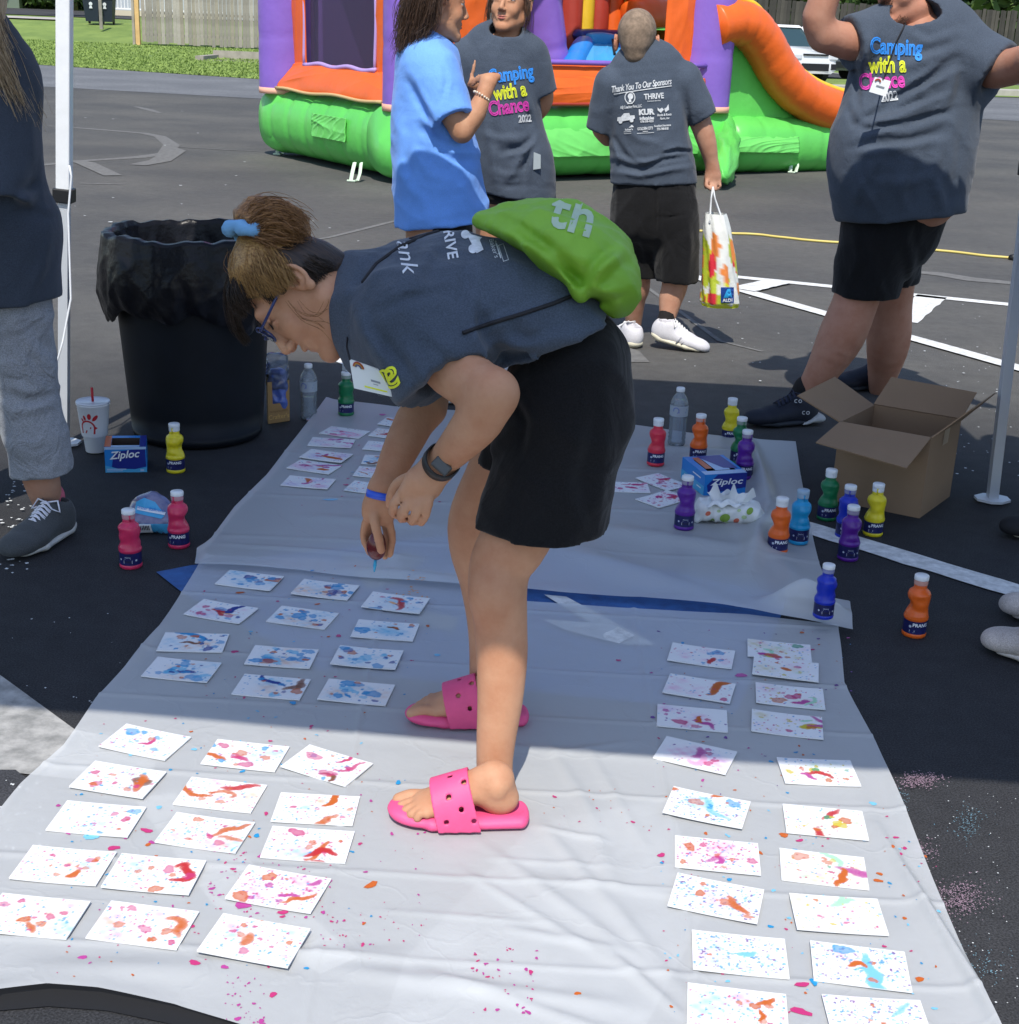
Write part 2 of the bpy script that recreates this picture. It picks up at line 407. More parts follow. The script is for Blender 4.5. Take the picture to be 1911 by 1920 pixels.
        c = np.array([P(u, v, D + e) for u, v in px for e in (-.28, .12)]); return s._a(fn, c.min(0) - 3 * w, c.max(0) + 3 * w, 0, 'add')
    def wave(s, fn, lo=(-1e3,) * 3, hi=(1e3,) * 3): return s._a(fn, lo, hi, 0, 'add')
    def mesh(s, name, mat_, parent=None, lo=None, hi=None, smooth=1, flatlocal=False):
        V, F = s.raw(lo, hi, smooth); return part(name, V, F, mat_, parent)
    def raw(s, lo=None, hi=None, smooth=1):
        h = s.h; pos = [o for o in s.ops if o[0] == '+']
        L_ = np.min([o[2] for o in pos], 0) - 3 * h - .01 if lo is None else np.array(lo, float); Hh = np.max([o[3] for o in pos], 0) + 3 * h + .01 if hi is None else np.array(hi, float)
        n = np.ceil((Hh - L_) / h).astype(int) + 1; ax = [L_[i] + h * np.arange(n[i]) for i in range(3)]
        F = np.full(tuple(n), 1.0, np.float32)
        for op, fn, lo_, hi_, k in s.ops:
            m = .05 + k if op == '+' else (k + 2 * h if op == '-' else 0)
            if op == 'cut': sl = (slice(None),) * 3
            else:
                i0 = np.clip(np.floor((lo_ - m - L_) / h), 0, n - 1).astype(int); i1 = np.clip(np.ceil((hi_ + m - L_) / h) + 1, 0, n).astype(int)
                if (i1 <= i0).any(): continue
                sl = tuple(slice(a, b) for a, b in zip(i0, i1))
            X, Y, Z = np.meshgrid(*[ax[i][sl[i]].astype(np.float32) for i in range(3)], indexing='ij', sparse=True)
            X, Y, Z = np.broadcast_arrays(X, Y, Z); d = fn(X, Y, Z); f = F[sl]
            if op == '+':
                if k > 0: q = np.clip(.5 + .5 * (f - d) / k, 0, 1); F[sl] = f * (1 - q) + d * q - k * q * (1 - q)
                else: F[sl] = np.minimum(f, d)
            elif op == '-':
                if k > 0: q = np.clip(.5 - .5 * (f + d) / k, 0, 1); F[sl] = f * (1 - q) - d * q + k * q * (1 - q)
                else: F[sl] = np.maximum(f, -d)
            elif op == 'cut': F[sl] = np.maximum(f, d)
            elif op == 'add': F[sl] = f + d
        for a in range(3):
            sl = [slice(None)] * 3; sl[a] = 0; F[tuple(sl)] = 1; sl[a] = -1; F[tuple(sl)] = 1
        V, Q = surface(F, L_, h)
        for _ in range(smooth):
            A = np.zeros_like(V); C = np.zeros(len(V))
            for i in range(4):
                a, b = Q[:, i], Q[:, (i + 1) % 4]
                for d_ in range(3): A[:, d_] += np.bincount(a, V[b, d_], len(V)) + np.bincount(b, V[a, d_], len(V))
                C += np.bincount(a, minlength=len(V)) + np.bincount(b, minlength=len(V))
            V = .5 * V + .5 * A / np.maximum(C, 1)[:, None]
        return V, Q
def crinkle(amp, sc, seed, ridge_=True, dirn=None):
    "cloth wrinkles as an additive field"
    r = np.random.default_rng(seed); ks = []
    for _ in range(5):
        d = _unit(r.normal(0, 1, 3)); 
        if dirn is not None: d = _unit(np.array(dirn) + .45 * d)
        e = _unit(r.normal(0, 1, 3)); ks.append((d * sc * r.uniform(.7, 1.6), r.uniform(0, 6.28), e * sc * .45, r.uniform(0, 6.28)))
    def fn(X, Y, Z):
        o = 0
        for d, p, e, p2 in ks:
            w = np.sin(d[0] * X + d[1] * Y + d[2] * Z + p + 1.5 * np.sin(e[0] * X + e[1] * Y + e[2] * Z + p2)); o = o + ((1 - np.abs(w)) ** 2 if ridge_ else w)
        return -amp * o / 2.2
    return fn

# ------------------------------------------------------------------ flat print laid on a surface
_TXT = {}
def text2d(s, size=1.0, outline=0.0, shear=0.0, bold=0.0, sp=1.0):
    key = (s, outline, shear, bold, sp)
    if key not in _TXT:
        c = bpy.data.curves.new('t', 'FONT'); c.body = s; c.align_x = 'CENTER'; c.align_y = 'CENTER'; c.resolution_u = 3; c.shear = shear; c.space_character = sp
        if outline: c.fill_mode = 'NONE'; c.bevel_depth = outline; c.bevel_resolution = 0
        else: c.offset = bold
        o = bpy.data.objects.new('t', c); COL.objects.link(o); bpy.context.view_layer.update()
        m = bpy.data.meshes.new_from_object(o); v = np.array([q.co[:] for q in m.vertices]); f = [tuple(p.vertices) for p in m.polygons]
        bpy.data.objects.remove(o); bpy.data.curves.remove(c); bpy.data.meshes.remove(m)
        v[:, 2] = 0 if not outline else v[:, 2]; _TXT[key] = (v, f)
    v, f = _TXT[key]; return v[:, :2] * size, list(f)
def disc2d(cx, cy, rx, ry=None, n=20, an=0.0, r0=0.0):
    ry = ry or rx; a = np.linspace(0, 2 * math.pi, n, endpoint=False); ca, sa = math.cos(an), math.sin(an)
    p = np.stack([rx * np.cos(a), ry * np.sin(a)], 1); p = np.stack([p[:, 0] * ca - p[:, 1] * sa, p[:, 0] * sa + p[:, 1] * ca], 1)
    if not r0: return p + [cx, cy], [tuple(range(n))]
    return np.vstack([p + [cx, cy], p * r0 + [cx, cy]]), [(i, (i + 1) % n, n + (i + 1) % n, n + i) for i in range(n)]
def rect2d(x0, y0, x1, y1): return np.array([(x0, y0), (x1, y0), (x1, y1), (x0, y1)], float), [(0, 1, 2, 3)]
def poly2d(p): return np.array(p, float), [tuple(range(len(p)))]
def arc2d(cx, cy, r, w, a0, a1, n=16):
    a = np.radians(np.linspace(a0, a1, n)); o = np.stack([cx + (r + w / 2) * np.cos(a), cy + (r + w / 2) * np.sin(a)], 1); i = np.stack([cx + (r - w / 2) * np.cos(a), cy + (r - w / 2) * np.sin(a)], 1)
    return np.vstack([o, i]), [(k, k + 1, n + k + 1, n + k) for k in range(n - 1)]
def shift(s, dx, dy, rot=0.0, sc=1.0):
    v, f = s; c, sn = math.cos(rot), math.sin(rot); v = v * sc; return np.stack([v[:, 0] * c - v[:, 1] * sn + dx, v[:, 0] * sn + v[:, 1] * c + dy], 1), f
def join2d(L_):
    V = []; F = []; o = 0
    for v, f in L_: V.append(v); F += [tuple(i + o for i in q) for q in f]; o += len(v)
    return np.vstack(V), F
def subdiv2d(v, f, maxlen):
    "triangulate and split long edges so print can follow a curved surface"
    T = []
    for q in f:
        for i in range(1, len(q) - 1): T.append((q[0], q[i], q[i + 1]))
    V = [tuple(p) for p in v]
    for _ in range(7):
        out = []; mid = {}; ch = False
        def m(a, b):
            k = (min(a, b), max(a, b))
            if k not in mid: V.append(((V[a][0] + V[b][0]) / 2, (V[a][1] + V[b][1]) / 2)); mid[k] = len(V) - 1
            return mid[k]
        ln = lambda a, b: math.hypot(V[a][0] - V[b][0], V[a][1] - V[b][1])
        for (a, b, c) in T:
            e = [ln(a, b), ln(b, c), ln(c, a)]; j = e.index(max(e))
            if e[j] > maxlen:
                ch = True
                if j == 0: q = m(a, b); out += [(a, q, c), (q, b, c)]
                elif j == 1: q = m(b, c); out += [(a, b, q), (a, q, c)]
                else: q = m(c, a); out += [(a, b, q), (q, b, c)]
            else: out.append((a, b, c))
        T = out
        if not ch: break
    return np.array(V), T
def bvh_of(o):
    m = o.data; w = wloc(o); V = np.empty(len(m.vertices) * 3, np.float32); m.vertices.foreach_get('co', V); V = V.reshape(-1, 3) + w
    return BVHTree.FromPolygons([tuple(map(float, q)) for q in V], [tuple(p.vertices) for p in m.polygons])
def print_on(name, shape, mat_, parent, org, ux, uy, dirn, bvh, off=.0012, maxlen=.012, split=True):
    "projects a flat print (2-D shape in metres, at org with axes ux, uy) along dirn on to a surface"
    v, f = subdiv2d(shape[0], shape[1], maxlen) if split else shape
    org = np.array(org, float); ux = np.array(ux, float); uy = np.array(uy, float); d = Vector(_unit(dirn)); W_ = []; ok = []
    for p in v:
        q = Vector(org + ux * p[0] + uy * p[1]) - d * .4; h = bvh.ray_cast(q, d, 1.0)
        if h[0] is None: W_.append(tuple(q)); ok.append(False)
        else:
            n = h[1] if h[1].dot(d) < 0 else -h[1]; W_.append(tuple(h[0] + n * off * .5 - d * off)); ok.append(True)
    f = [q for q in f if all(ok[i] for i in q)]
    if not f: return None
    return part(name, W_, f, mat_, parent, smooth=False)
# ------------------------------------------------------------------ ground
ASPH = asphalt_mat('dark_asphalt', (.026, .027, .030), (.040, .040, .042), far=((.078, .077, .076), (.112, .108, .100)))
ROAD = asphalt_mat('worn_road', (.13, .135, .145), (.17, .175, .185), scale=.3)
def polysheet(name, pts, z, m, kind='structure', parent=None):
    b = MB(); b.sheet([(p[0], p[1], z) for p in pts]); o = b.build(name, m, parent)
    if kind: tag(o, kind=kind)
    return o
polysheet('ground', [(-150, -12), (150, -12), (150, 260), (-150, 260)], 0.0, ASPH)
# far light road strip crossing behind the bounce house
e0, e1 = G(-200, 147), G(520, 187); e2, e3 = G(1700, 215), G(2100, 238)
f0, f1 = G(-200, 103), G(520, 150); f2, f3 = G(1700, 178), G(2100, 190)
polysheet('road', [e0, e1, e2, e3, f3, f2, f1, f0], .004, ROAD)
# lawn: a sheet that rises towards the back
GRASS = mat('grass_soil', (.21, .29, .07), .95, col2=(.12, .19, .045), vs=.9, bump=.02, bs=30, detail=9)
def lawn(name, rows, m):
    v = []; f = []
    for r in rows:
        for p in r: v.append(p)
    n = len(rows[0])
    for i in range(len(rows) - 1):
        for j in range(n - 1): f.append((i * n + j, i * n + j + 1, (i + 1) * n + j + 1, (i + 1) * n + j))
    o = part(name, v, f, m); tag(o, kind='structure'); return o
def zz(p, z): return (p[0], p[1], z)
rows = []
for (t, z) in ((0, .012), (.3, .05), (.6, .1), (1, .16)):
    a = G(-200, 104) * (1 - t) + G(-200, 104) * t; row = []
    for u in range(-300, 2300, 130):
        vn = 104 + (u + 200) * (150 - 103) / 720 if u < 520 else 151 + (u - 520) * (178 - 151) / 1180
        p = G(u, vn); far = np.array([p[0] * 1.0, 52.0 + .0 * u, 0]) if p[1] < 50 else p + np.array([0, 4, 0])
        d = ray(u, 500); q = np.array([d[0] / d[1] * 58, 58, 0])
        row.append(tuple(p * (1 - t) + q * t)[:2] + (z,))
    rows.append(row)
for (D, z) in ((62, .75), (66, .98), (70, 1.05), (95, 1.3), (140, 1.5), (240, 2)):
    row = []
    for u in range(-300, 2300, 130):
        d = ray(u, 500); row.append((d[0] / d[1] * D * (1.0 if D < 90 else 1.4), D, z))
    rows.append(row)
lawn('lawn', rows, GRASS)
# grass blades near enough to read
def grass_blades():
    n = 26000; V = []; 
    us = rng.uniform(-20, 560, n); ts = rng.uniform(0, 1, n)
    pts = np.zeros((n, 3))
    for i in range(n):
        u = us[i]; p = G(u, 104 + (u + 200) * .0653); d = ray(u, 500); q = np.array([d[0] / d[1] * 58, 58, 0]); t = ts[i] ** 1.3 * .97
        pts[i] = p * (1 - t) + q * t; pts[i][2] = .01 + .15 * t
    a = rng.uniform(0, 2 * math.pi, n); h = rng.uniform(.02, .06, n); w = rng.uniform(.015, .04, n)
    dx = np.stack([np.cos(a) * w, np.sin(a) * w, np.zeros(n)], 1); tip = np.stack([rng.normal(0, .03, n), rng.normal(0, .03, n), h], 1)
    v = np.stack([pts - dx, pts + dx, pts + tip], 1).reshape(-1, 3)
    f = np.arange(n * 3).reshape(-1, 3)
    o = part('grass', v, f, mat('grass_blade', (.26, .35, .09), .9, col2=(.16, .24, .06), vs=2.0), smooth=False)
    tag(o, 'short bright green lawn grass beyond the parking lot', kind='stuff')
grass_blades()
# shaded far lane with the lit path edges, left
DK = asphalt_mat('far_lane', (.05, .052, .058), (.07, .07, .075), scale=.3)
def strip(name, a, b_, D0, D1, z0, z1, m):
    pts = []
    for (u, D, z) in ((a, D0, z0), (b_, D0, z0), (b_, D1, z1), (a, D1, z1)):
        d = ray(u, 300); pts.append((d[0] / d[1] * D, D, z))
    mb = MB(); mb.sheet(pts); o = mb.build(name, m); tag(o, kind='structure'); return o
strip('path', -300, 135, 63.5, 65.0, .90, .97, mat('pale_concrete', (.42, .39, .36), .9, var=.15, vs=3))
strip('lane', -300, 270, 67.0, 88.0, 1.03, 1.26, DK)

# painted markings
WP = mat('white_road_paint', (.78, .78, .76), .8, col2=(.50, .50, .49), vs=35, bump=.0008, bs=200, detail=9)
OLDP = mat('faded_road_paint', (.36, .35, .33), .9, col2=(.2, .2, .19), vs=18)
BP = mat('blue_road_paint', (.035, .13, .36), .75, col2=(.03, .085, .24), vs=25, bump=.0008, bs=200)
CHALK = mat('chalk_dust', (.45, .36, .42), .95, col2=(.2, .18, .2), vs=60)
WEAR = mat('worn_paint_trace', (.175, .172, .165), .9, col2=(.115, .113, .11), vs=20, detail=10)
def quadpx(name, px, z, m): return polysheet(name, [G(*p) for p in px], z, m)
def linepx(name, a, b_, w0, w1, z, m):
    "painted stripe between two pixels; w = width in metres"
    A = G(*a)[:2]; B = G(*b_)[:2]; t = (B - A) / np.linalg.norm(B - A); n = np.array([-t[1], t[0]])
    k = 14; L_ = []; R_ = []
    for i in range(k + 1):
        c = A + (B - A) * i / k; w = (w0 + (w1 - w0) * i / k) / 2
        L_.append(c + n * (w + rng.normal(0, .0025))); R_.append(c - n * (w + rng.normal(0, .0025)))
    return polysheet(name, L_ + R_[::-1], z, m)
linepx('white_line', (1372, 519), (2150, 598), .10, .10, .004, WP)
linepx('white_line', (1285, 516), (2150, 760), .10, .10, .008, WP)
linepx('white_line', (1462, 530), (1392, 546), .16, .16, .012, WP)
linepx('white_line', (1748, 556), (1690, 603), .17, .17, .004, WP)
quadpx('white_line', [(596, 665), (622, 659), (662, 673), (800, 720), (800, 735), (700, 703), (650, 688)], .004, WP)
linepx('white_line', (1440, 968), (2150, 1185), .10, .10, .004, WP)
quadpx('white_marking', [(-60, 1225), (30, 1290), (142, 1372), (300, 1400), (280, 1480), (10, 1450), (-60, 1455)], .004, mat('cracked_white_paint', (.40, .39, .37), .85, col2=(.20, .20, .19), vs=22, detail=12, bump=.001, bs=120))
quadpx('white_marking', [(-60, 1450), (30, 1450), (150, 1545), (60, 1640), (-60, 1600)], .008, asphalt_mat('chipped_asphalt', (.03, .032, .037), (.055, .055, .06)))
# accessible stall: blue field and pale symbol strokes under the sheets
quadpx('blue_marking', [(293, 1075), (360, 1062), (900, 1000), (1480, 1120), (1440, 1215), (1380, 1340), (600, 1260), (340, 1112)], .004, BP)
quadpx('white_marking', [(1020, 1120), (1062, 1124), (1230, 1215), (1170, 1215)], .008, WP)
quadpx('white_marking', [(640, 1045), (700, 1060), (760, 1040), (800, 1052), (740, 1100), (690, 1110)], .008, OLDP)
quadpx('white_marking', [(790, 1150), (860, 1165), (850, 1190), (780, 1180)], .008, OLDP)
quadpx('white_marking', [(1020, 1170), (1150, 1178), (1190, 1200), (1160, 1215), (1060, 1190)], .012, WP)
quadpx('white_marking', [(250, 1500), (330, 1490), (670, 1800), (600, 1830), (400, 1700)], .004, OLDP)
quadpx('white_marking', [(1000, 1550), (1250, 1500), (1330, 1700), (1200, 1950), (700, 1980), (760, 1800)], .004, mat('old_paint', (.26, .26, .26), .9, col2=(.1, .1, .1), vs=12))
# faint worn loop and stripes on the open lot
def strokepx(pts, w, z=.003):
    P_ = [G(*p)[:2] for p in pts]; Lf = []; Rt = []
    for i, c in enumerate(P_):
        t = P_[min(i + 1, len(P_) - 1)] - P_[max(i - 1, 0)]; t = t / np.linalg.norm(t); n = np.array([-t[1], t[0]])
        ww = w * (.45 + .55 * math.sin(math.pi * (i + .5) / len(P_))) * rng.uniform(.8, 1.2) / 2
        Lf.append(c + n * ww); Rt.append(c - n * ww)
    polysheet('worn_marking', Lf + Rt[::-1], z, WEAR)
strokepx([(90, 236), (160, 241), (270, 250), (300, 256), (322, 272), (310, 288), (260, 295), (200, 299), (140, 303), (60, 312)], .16)
strokepx([(320, 277), (330, 283), (300, 302), (258, 310)], .22, .005)
strokepx([(135, 302), (160, 306), (212, 330)], .22, .006)
strokepx([(320, 275), (420, 281), (500, 285)], .05, .004)
strokepx([(150, 344), (235, 346)], .07)
strokepx([(255, 200), (280, 206), (300, 212)], .12)
strokepx([(560, 455), (620, 445), (700, 425), (760, 410)], .05)
strokepx([(1160, 500), (1350, 640), (1430, 660)], .03)
strokepx([(1710, 510), (1760, 514), (1820, 524), (1905, 532)], .16)
strokepx([(1560, 408), (1640, 414), (1760, 416)], .05)
strokepx([(1120, 640), (1180, 660), (1200, 680)], .12)
# white grit and chalk flecks scattered on the lot
def flecks(name, boxes, m, label, soft_=False):
    v = []; f = []
    for (x0, y0, x1, y1, n, s) in boxes:
        for _ in range(n):
            c = G(rng.normal((x0 + x1) / 2, (x1 - x0) / 4.5), rng.normal((y0 + y1) / 2, (y1 - y0) / 4.5)) if soft_ else G(rng.uniform(x0, x1), rng.uniform(y0, y1)); k = rng.integers(4, 7); r = s * rng.uniform(.4, 1.2)
            a0 = rng.uniform(0, 6.3); o = len(v)
            for j in range(k):
                rr = r * rng.uniform(.6, 1.2); v.append((c[0] + rr * math.cos(a0 + 6.283 * j / k), c[1] + rr * math.sin(a0 + 6.283 * j / k), .009))
            f.append(tuple(range(o, o + k)))
    o = part(name, v, f, m, smooth=False); tag(o, label, kind='stuff')
flecks('paint_fleck', [(120, 380, 700, 480, 12, .012), (1000, 560, 1911, 720, 60, .006), (0, 900, 60, 1080, 60, .006),
       (1750, 620, 1911, 900, 60, .005), (20, 1150, 300, 1330, 16, .0025), (1700, 1480, 1911, 1900, 90, .0017), (0, 1470, 90, 1600, 40, .003), (150, 200, 500, 420, 14, .018)],
       mat('white_fleck', (.6, .62, .62), .8), 'pale paint flecks and grit scattered over the asphalt')
flecks('chalk_smudge', [(1680, 1455, 1770, 1485, 420, .0017), (1735, 1655, 1860, 1730, 620, .0015), (1690, 1580, 1760, 1630, 200, .0014)], mat('pink_chalk', (.30, .20, .25), .9), 'pink chalk smudges beside the plastic sheet', True)
flecks('chalk_smudge', [(1672, 1485, 1706, 1540, 90, .0013), (1780, 1510, 1850, 1590, 170, .0013), (1800, 1770, 1890, 1870, 90, .0013)], mat('blue_chalk', (.14, .26, .32), .9), 'light blue chalk smudges beside the plastic sheet', True)

quadpx('tar_patch', [(-80, 1845), (60, 1848), (200, 1852), (340, 1870), (520, 1925), (620, 1985), (480, 1985), (330, 1925), (200, 1898), (90, 1890), (-80, 1905)], .003, mat('fresh_tar', (.008, .008, .009), .7))  # near-black strip along the near sheet's lower left edge
# ------------------------------------------------------------------ translucent plastic sheets
def plastic_mat():
    m = bpy.data.materials.new('milky_plastic'); m.use_nodes = True; nt = m.node_tree; N = nt.nodes; L = nt.links
    N.remove(N['Principled BSDF']); out = N['Material Output']
    tc = N.new('ShaderNodeTexCoord')
    n = N.new('ShaderNodeTexNoise'); n.inputs['Scale'].default_value = 3.2; n.inputs['Detail'].default_value = 5; L.new(tc.outputs['Object'], n.inputs['Vector'])
    n2 = N.new('ShaderNodeTexNoise'); n2.inputs['Scale'].default_value = 26; n2.inputs['Detail'].default_value = 3; n2.inputs['Distortion'].default_value = .8; L.new(tc.outputs['Object'], n2.inputs['Vector'])
    bp = N.new('ShaderNodeBump'); bp.inputs['Distance'].default_value = .0022; bp.inputs['Strength'].default_value = .4; L.new(n2.outputs[0], bp.inputs['Height'])
    bp2 = N.new('ShaderNodeBump'); bp2.inputs['Distance'].default_value = .02; bp2.inputs['Strength'].default_value = .5; L.new(n.outputs[0], bp2.inputs['Height']); L.new(bp.outputs[0], bp2.inputs['Normal'])
    vo = N.new('ShaderNodeTexVoronoi'); vo.feature = 'DISTANCE_TO_EDGE'; vo.inputs['Scale'].default_value = 2.6; av = N.new('ShaderNodeVectorMath'); av.operation = 'MULTIPLY_ADD'; L.new(n.outputs['Color'], av.inputs[0]); av.inputs[1].default_value = (.5, .5, .5); L.new(tc.outputs['Object'], av.inputs[2]); L.new(av.outputs[0], vo.inputs['Vector'])
    vr = N.new('ShaderNodeMapRange'); vr.inputs[1].default_value = 0; vr.inputs[2].default_value = .022; vr.inputs[3].default_value = 1; vr.inputs[4].default_value = 0; L.new(vo.outputs['Distance'], vr.inputs[0])
    bp3 = N.new('ShaderNodeBump'); bp3.inputs['Distance'].default_value = .004; bp3.inputs['Strength'].default_value = .14; L.new(vr.outputs[0], bp3.inputs['Height']); L.new(bp2.outputs[0], bp3.inputs['Normal']); bp2 = bp3
    d = N.new('ShaderNodeBsdfPrincipled'); d.inputs['Base Color'].default_value = (.76, .78, .79, 1); d.inputs['Roughness'].default_value = .36
    d.inputs['Specular IOR Level'].default_value = .45; L.new(bp2.outputs[0], d.inputs['Normal'])
    tr = N.new('ShaderNodeBsdfTranslucent'); tr.inputs[0].default_value = (.8, .82, .84, 1); L.new(bp2.outputs[0], tr.inputs[1])
    tp = N.new('ShaderNodeBsdfTransparent'); tp.inputs[0].default_value = (.95, .96, .97, 1)
    a = N.new('ShaderNodeMixShader'); a.inputs[0].default_value = .28; L.new(d.outputs[0], a.inputs[1]); L.new(tr.outputs[0], a.inputs[2])
    b = N.new('ShaderNodeMixShader'); b.inputs[0].default_value = .30; L.new(a.outputs[0], b.inputs[1]); L.new(tp.outputs[0], b.inputs[2])
    L.new(b.outputs[0], out.inputs[0])
    return m
PLAST = plastic_mat()
def edge(pts, n):
    "resample a pixel polyline on the ground to n points (x, y)"
    P_ = np.array([G(*p)[:2] for p in pts]); d = np.r_[0, np.cumsum(np.linalg.norm(np.diff(P_, axis=0), axis=1))]
    t = np.linspace(0, d[-1], n); return np.stack([np.interp(t, d, P_[:, 0]), np.interp(t, d, P_[:, 1])], 1)
def ridge(X, Y, a, b, w, h, soft=0):
    "crease between two ground points: height h, width w"
    a = np.array(a[:2]); b = np.array(b[:2]); t = b - a; L2 = t @ t
    s = ((X - a[0]) * t[0] + (Y - a[1]) * t[1]) / L2; sc = np.clip(s, 0, 1)
    dx = X - (a[0] + sc * t[0]); dy = Y - (a[1] + sc * t[1]); side = (X - a[0]) * -t[1] + (Y - a[1]) * t[0]
    d = np.sqrt(dx * dx + dy * dy)
    fall = np.sin(np.pi * np.clip(s, 0.02, .98)) ** .6 if soft else 1.0
    return h * np.exp(-(d / w) ** 2) * fall
SHEETS = []
def sheet(name, label, top, bottom, left, right, nu, nv, zf, z0):
    T = edge(top, nu); B = edge(bottom, nu); Lf = edge(left, nv); Rt = edge(right, nv)
    u = np.linspace(0, 1, nu)[None, :, None]; v = np.linspace(0, 1, nv)[:, None, None]
    c = (1 - v) * T[None] + v * B[None] + (1 - u) * Lf[:, None] + u * Rt[:, None] \
        - ((1 - u) * (1 - v) * T[0] + u * (1 - v) * T[-1] + (1 - u) * v * B[0] + u * v * B[-1])
    X, Y = c[..., 0], c[..., 1]; U = np.broadcast_to(u[..., 0], X.shape); V_ = np.broadcast_to(v[..., 0], X.shape)
    X0, Y0 = X.copy(), Y.copy()
    Z = z0 + zf(X, Y, U, V_)
    vs = np.stack([X, Y, Z], -1).reshape(-1, 3)
    i = np.arange(nv - 1)[:, None] * nu + np.arange(nu - 1)[None]
    f = np.stack([i, i + nu, i + nu + 1, i + 1], -1).reshape(-1, 4)
    o = part(name, vs, f, PLAST); tag(o, label, 'plastic sheet')
    bvh = BVHTree.FromPolygons([tuple(q) for q in vs], [tuple(map(int, q)) for q in f]); SHEETS.append(bvh)
    return o
def waves(X, Y, amp, sc, seed):
    r = np.random.default_rng(seed); z = 0 * X
    for _ in range(9):
        a = r.uniform(0, 6.28); k = r.uniform(.6, 1.8) * sc; z = z + np.sin((X * math.cos(a) + Y * math.sin(a)) * k + r.uniform(0, 6.28) + .7 * np.sin(X * k * .4 + Y * k * .3))
    return amp * (z / 5 + .8)
def zf_near(X, Y, U, V_):
    z = waves(X, Y, .0014, 7, 1) + waves(X, Y, .0008, 22, 2)
    # packing folds: regular creases both ways
    for y in (1090, 1200, 1290, 1430, 1600, 1760): z = z + ridge(X, Y, G(-200, y), G(2000, y + 120), .007, .0028)
    for x0, x1 in ((720, 560), (1180, 1330)): z = z + ridge(X, Y, G(x0, 1100), G(x1, 2000), .007, .0025)
    for (a, b, w, h) in (((1000, 1540), (1300, 1900), .018, .010), ((1080, 1480), (1180, 1760), .02, .008), ((1120, 1780), (1290, 1930), .012, .010),
                         ((985, 1655), (1330, 1700), .014, .006), ((940, 1750), (1180, 1800), .012, .007), ((1000, 1560), (1140, 1590), .010, .006),
                         ((620, 1830), (1200, 1905), .02, .012), ((0, 1830), (420, 1835), .03, .012), ((420, 1810), (800, 1800), .02, .008),
                         ((1640, 1560), (1880, 1960), .012, .016), ((1600, 1480), (1840, 1960), .02, .008), ((1690, 1640), (1900, 1990), .014, .012),
                         ((900, 1590), (1260, 1860), .016, .008), ((860, 1640), (1200, 1850), .012, .007), ((780, 1830), (1230, 1980), .014, .008),
                         ((700, 1720), (1050, 1745), .008, .004), ((560, 1380), (1300, 1440), .02, .006), ((1000, 1430), (1190, 1400), .012, .005),
                         ((1020, 1390), (1120, 1560), .016, .006), ((1080, 1380), (1220, 1620), .014, .006), ((900, 1620), (1180, 1640), .009, .004)):
        z = z + ridge(X, Y, G(*a), G(*b), w * .9, h * .62, 1)
    z = z + .010 * np.exp(-(np.minimum(U, 1 - U) / .012) ** 2) * (.5 + .5 * np.sin(Y * 9 + X * 7)) ** 2
    z = z + .010 * np.exp(-((1 - V_) / .02) ** 2) * np.clip(np.sin(U * 11 + .7), 0, 1)
    return z
def zf_far(X, Y, U, V_):
    z = waves(X, Y, .003, 6, 5) + waves(X, Y, .0010, 20, 6)
    for (a, b, w, h) in (((1395, 830), (1440, 960), .028, .055), ((1440, 960), (1400, 1090), .03, .035), ((1180, 850), (1420, 860), .03, .008),
                         ((990, 1020), (1400, 1160), .06, .018), ((1100, 1000), (1500, 1060), .05, .014), ((640, 1080), (870, 1105), .03, .010),
                         ((560, 980), (840, 1000), .03, .006), ((400, 1030), (800, 1062), .01, .006), ((700, 1000), (760, 1090), .03, .006), ((1300, 930), (1530, 1130), .04, .012)):
        z = z + ridge(X, Y, G(*a), G(*b), w, h, 1)
    for y in (870, 950, 1030): z = z + ridge(X, Y, G(300, y - 20), G(1600, y + 40), .008, .003)
    z = z + .012 * np.exp(-((1 - V_) / .03) ** 2) * (.6 + .4 * np.sin(U * 17)) + .006 * np.exp(-(U / .012) ** 2)
    z = z + .085 * np.exp(-((V_ - .955) / .022) ** 2) * np.exp(-((U - .935) / .045) ** 2)
    return z
sheet('plastic_sheet', 'near milky plastic sheet covered with most of the painted cards',
      [(384, 1050), (600, 1056), (860, 1082), (985, 1136), (1200, 1150), (1400, 1160), (1570, 1180)],
      [(-90, 1925), (0, 1878), (90, 1868), (185, 1874), (330, 1898), (480, 1944), (600, 1982), (1200, 2040), (1905, 2010)],
      [(384, 1050), (300, 1185), (235, 1262), (180, 1318), (120, 1408), (40, 1488), (-20, 1560), (-130, 1680), (-90, 1925)],
      [(1570, 1180), (1582, 1290), (1640, 1400), (1700, 1545), (1765, 1700), (1850, 1905), (1905, 2010)], 360, 330, zf_near, .011)
sheet('plastic_sheet', 'far milky plastic sheet with the wipes packet and its lower edge flapped over',
      [(612, 757), (740, 772), (900, 782), (1080, 800), (1170, 803), (1300, 822), (1400, 832), (1491, 838)],
      [(370, 1048), (366, 1078), (560, 1084), (870, 1118), (990, 1123), (1200, 1136), (1400, 1166), (1500, 1180), (1597, 1197)],
      [(612, 757), (560, 828), (500, 905), (440, 965), (398, 1022), (370, 1048)],
      [(1491, 838), (1500, 900), (1515, 985), (1535, 1070), (1560, 1138), (1592, 1142), (1597, 1197)], 260, 170, zf_far, .018)
def surf_z(x, y, default=0.0):
    z = default
    for b in SHEETS:
        h = b.ray_cast(Vector((x, y, 1.0)), Vector((0, 0, -1)))
        if h[0] is not None: z = max(z, h[0].z)
    return z

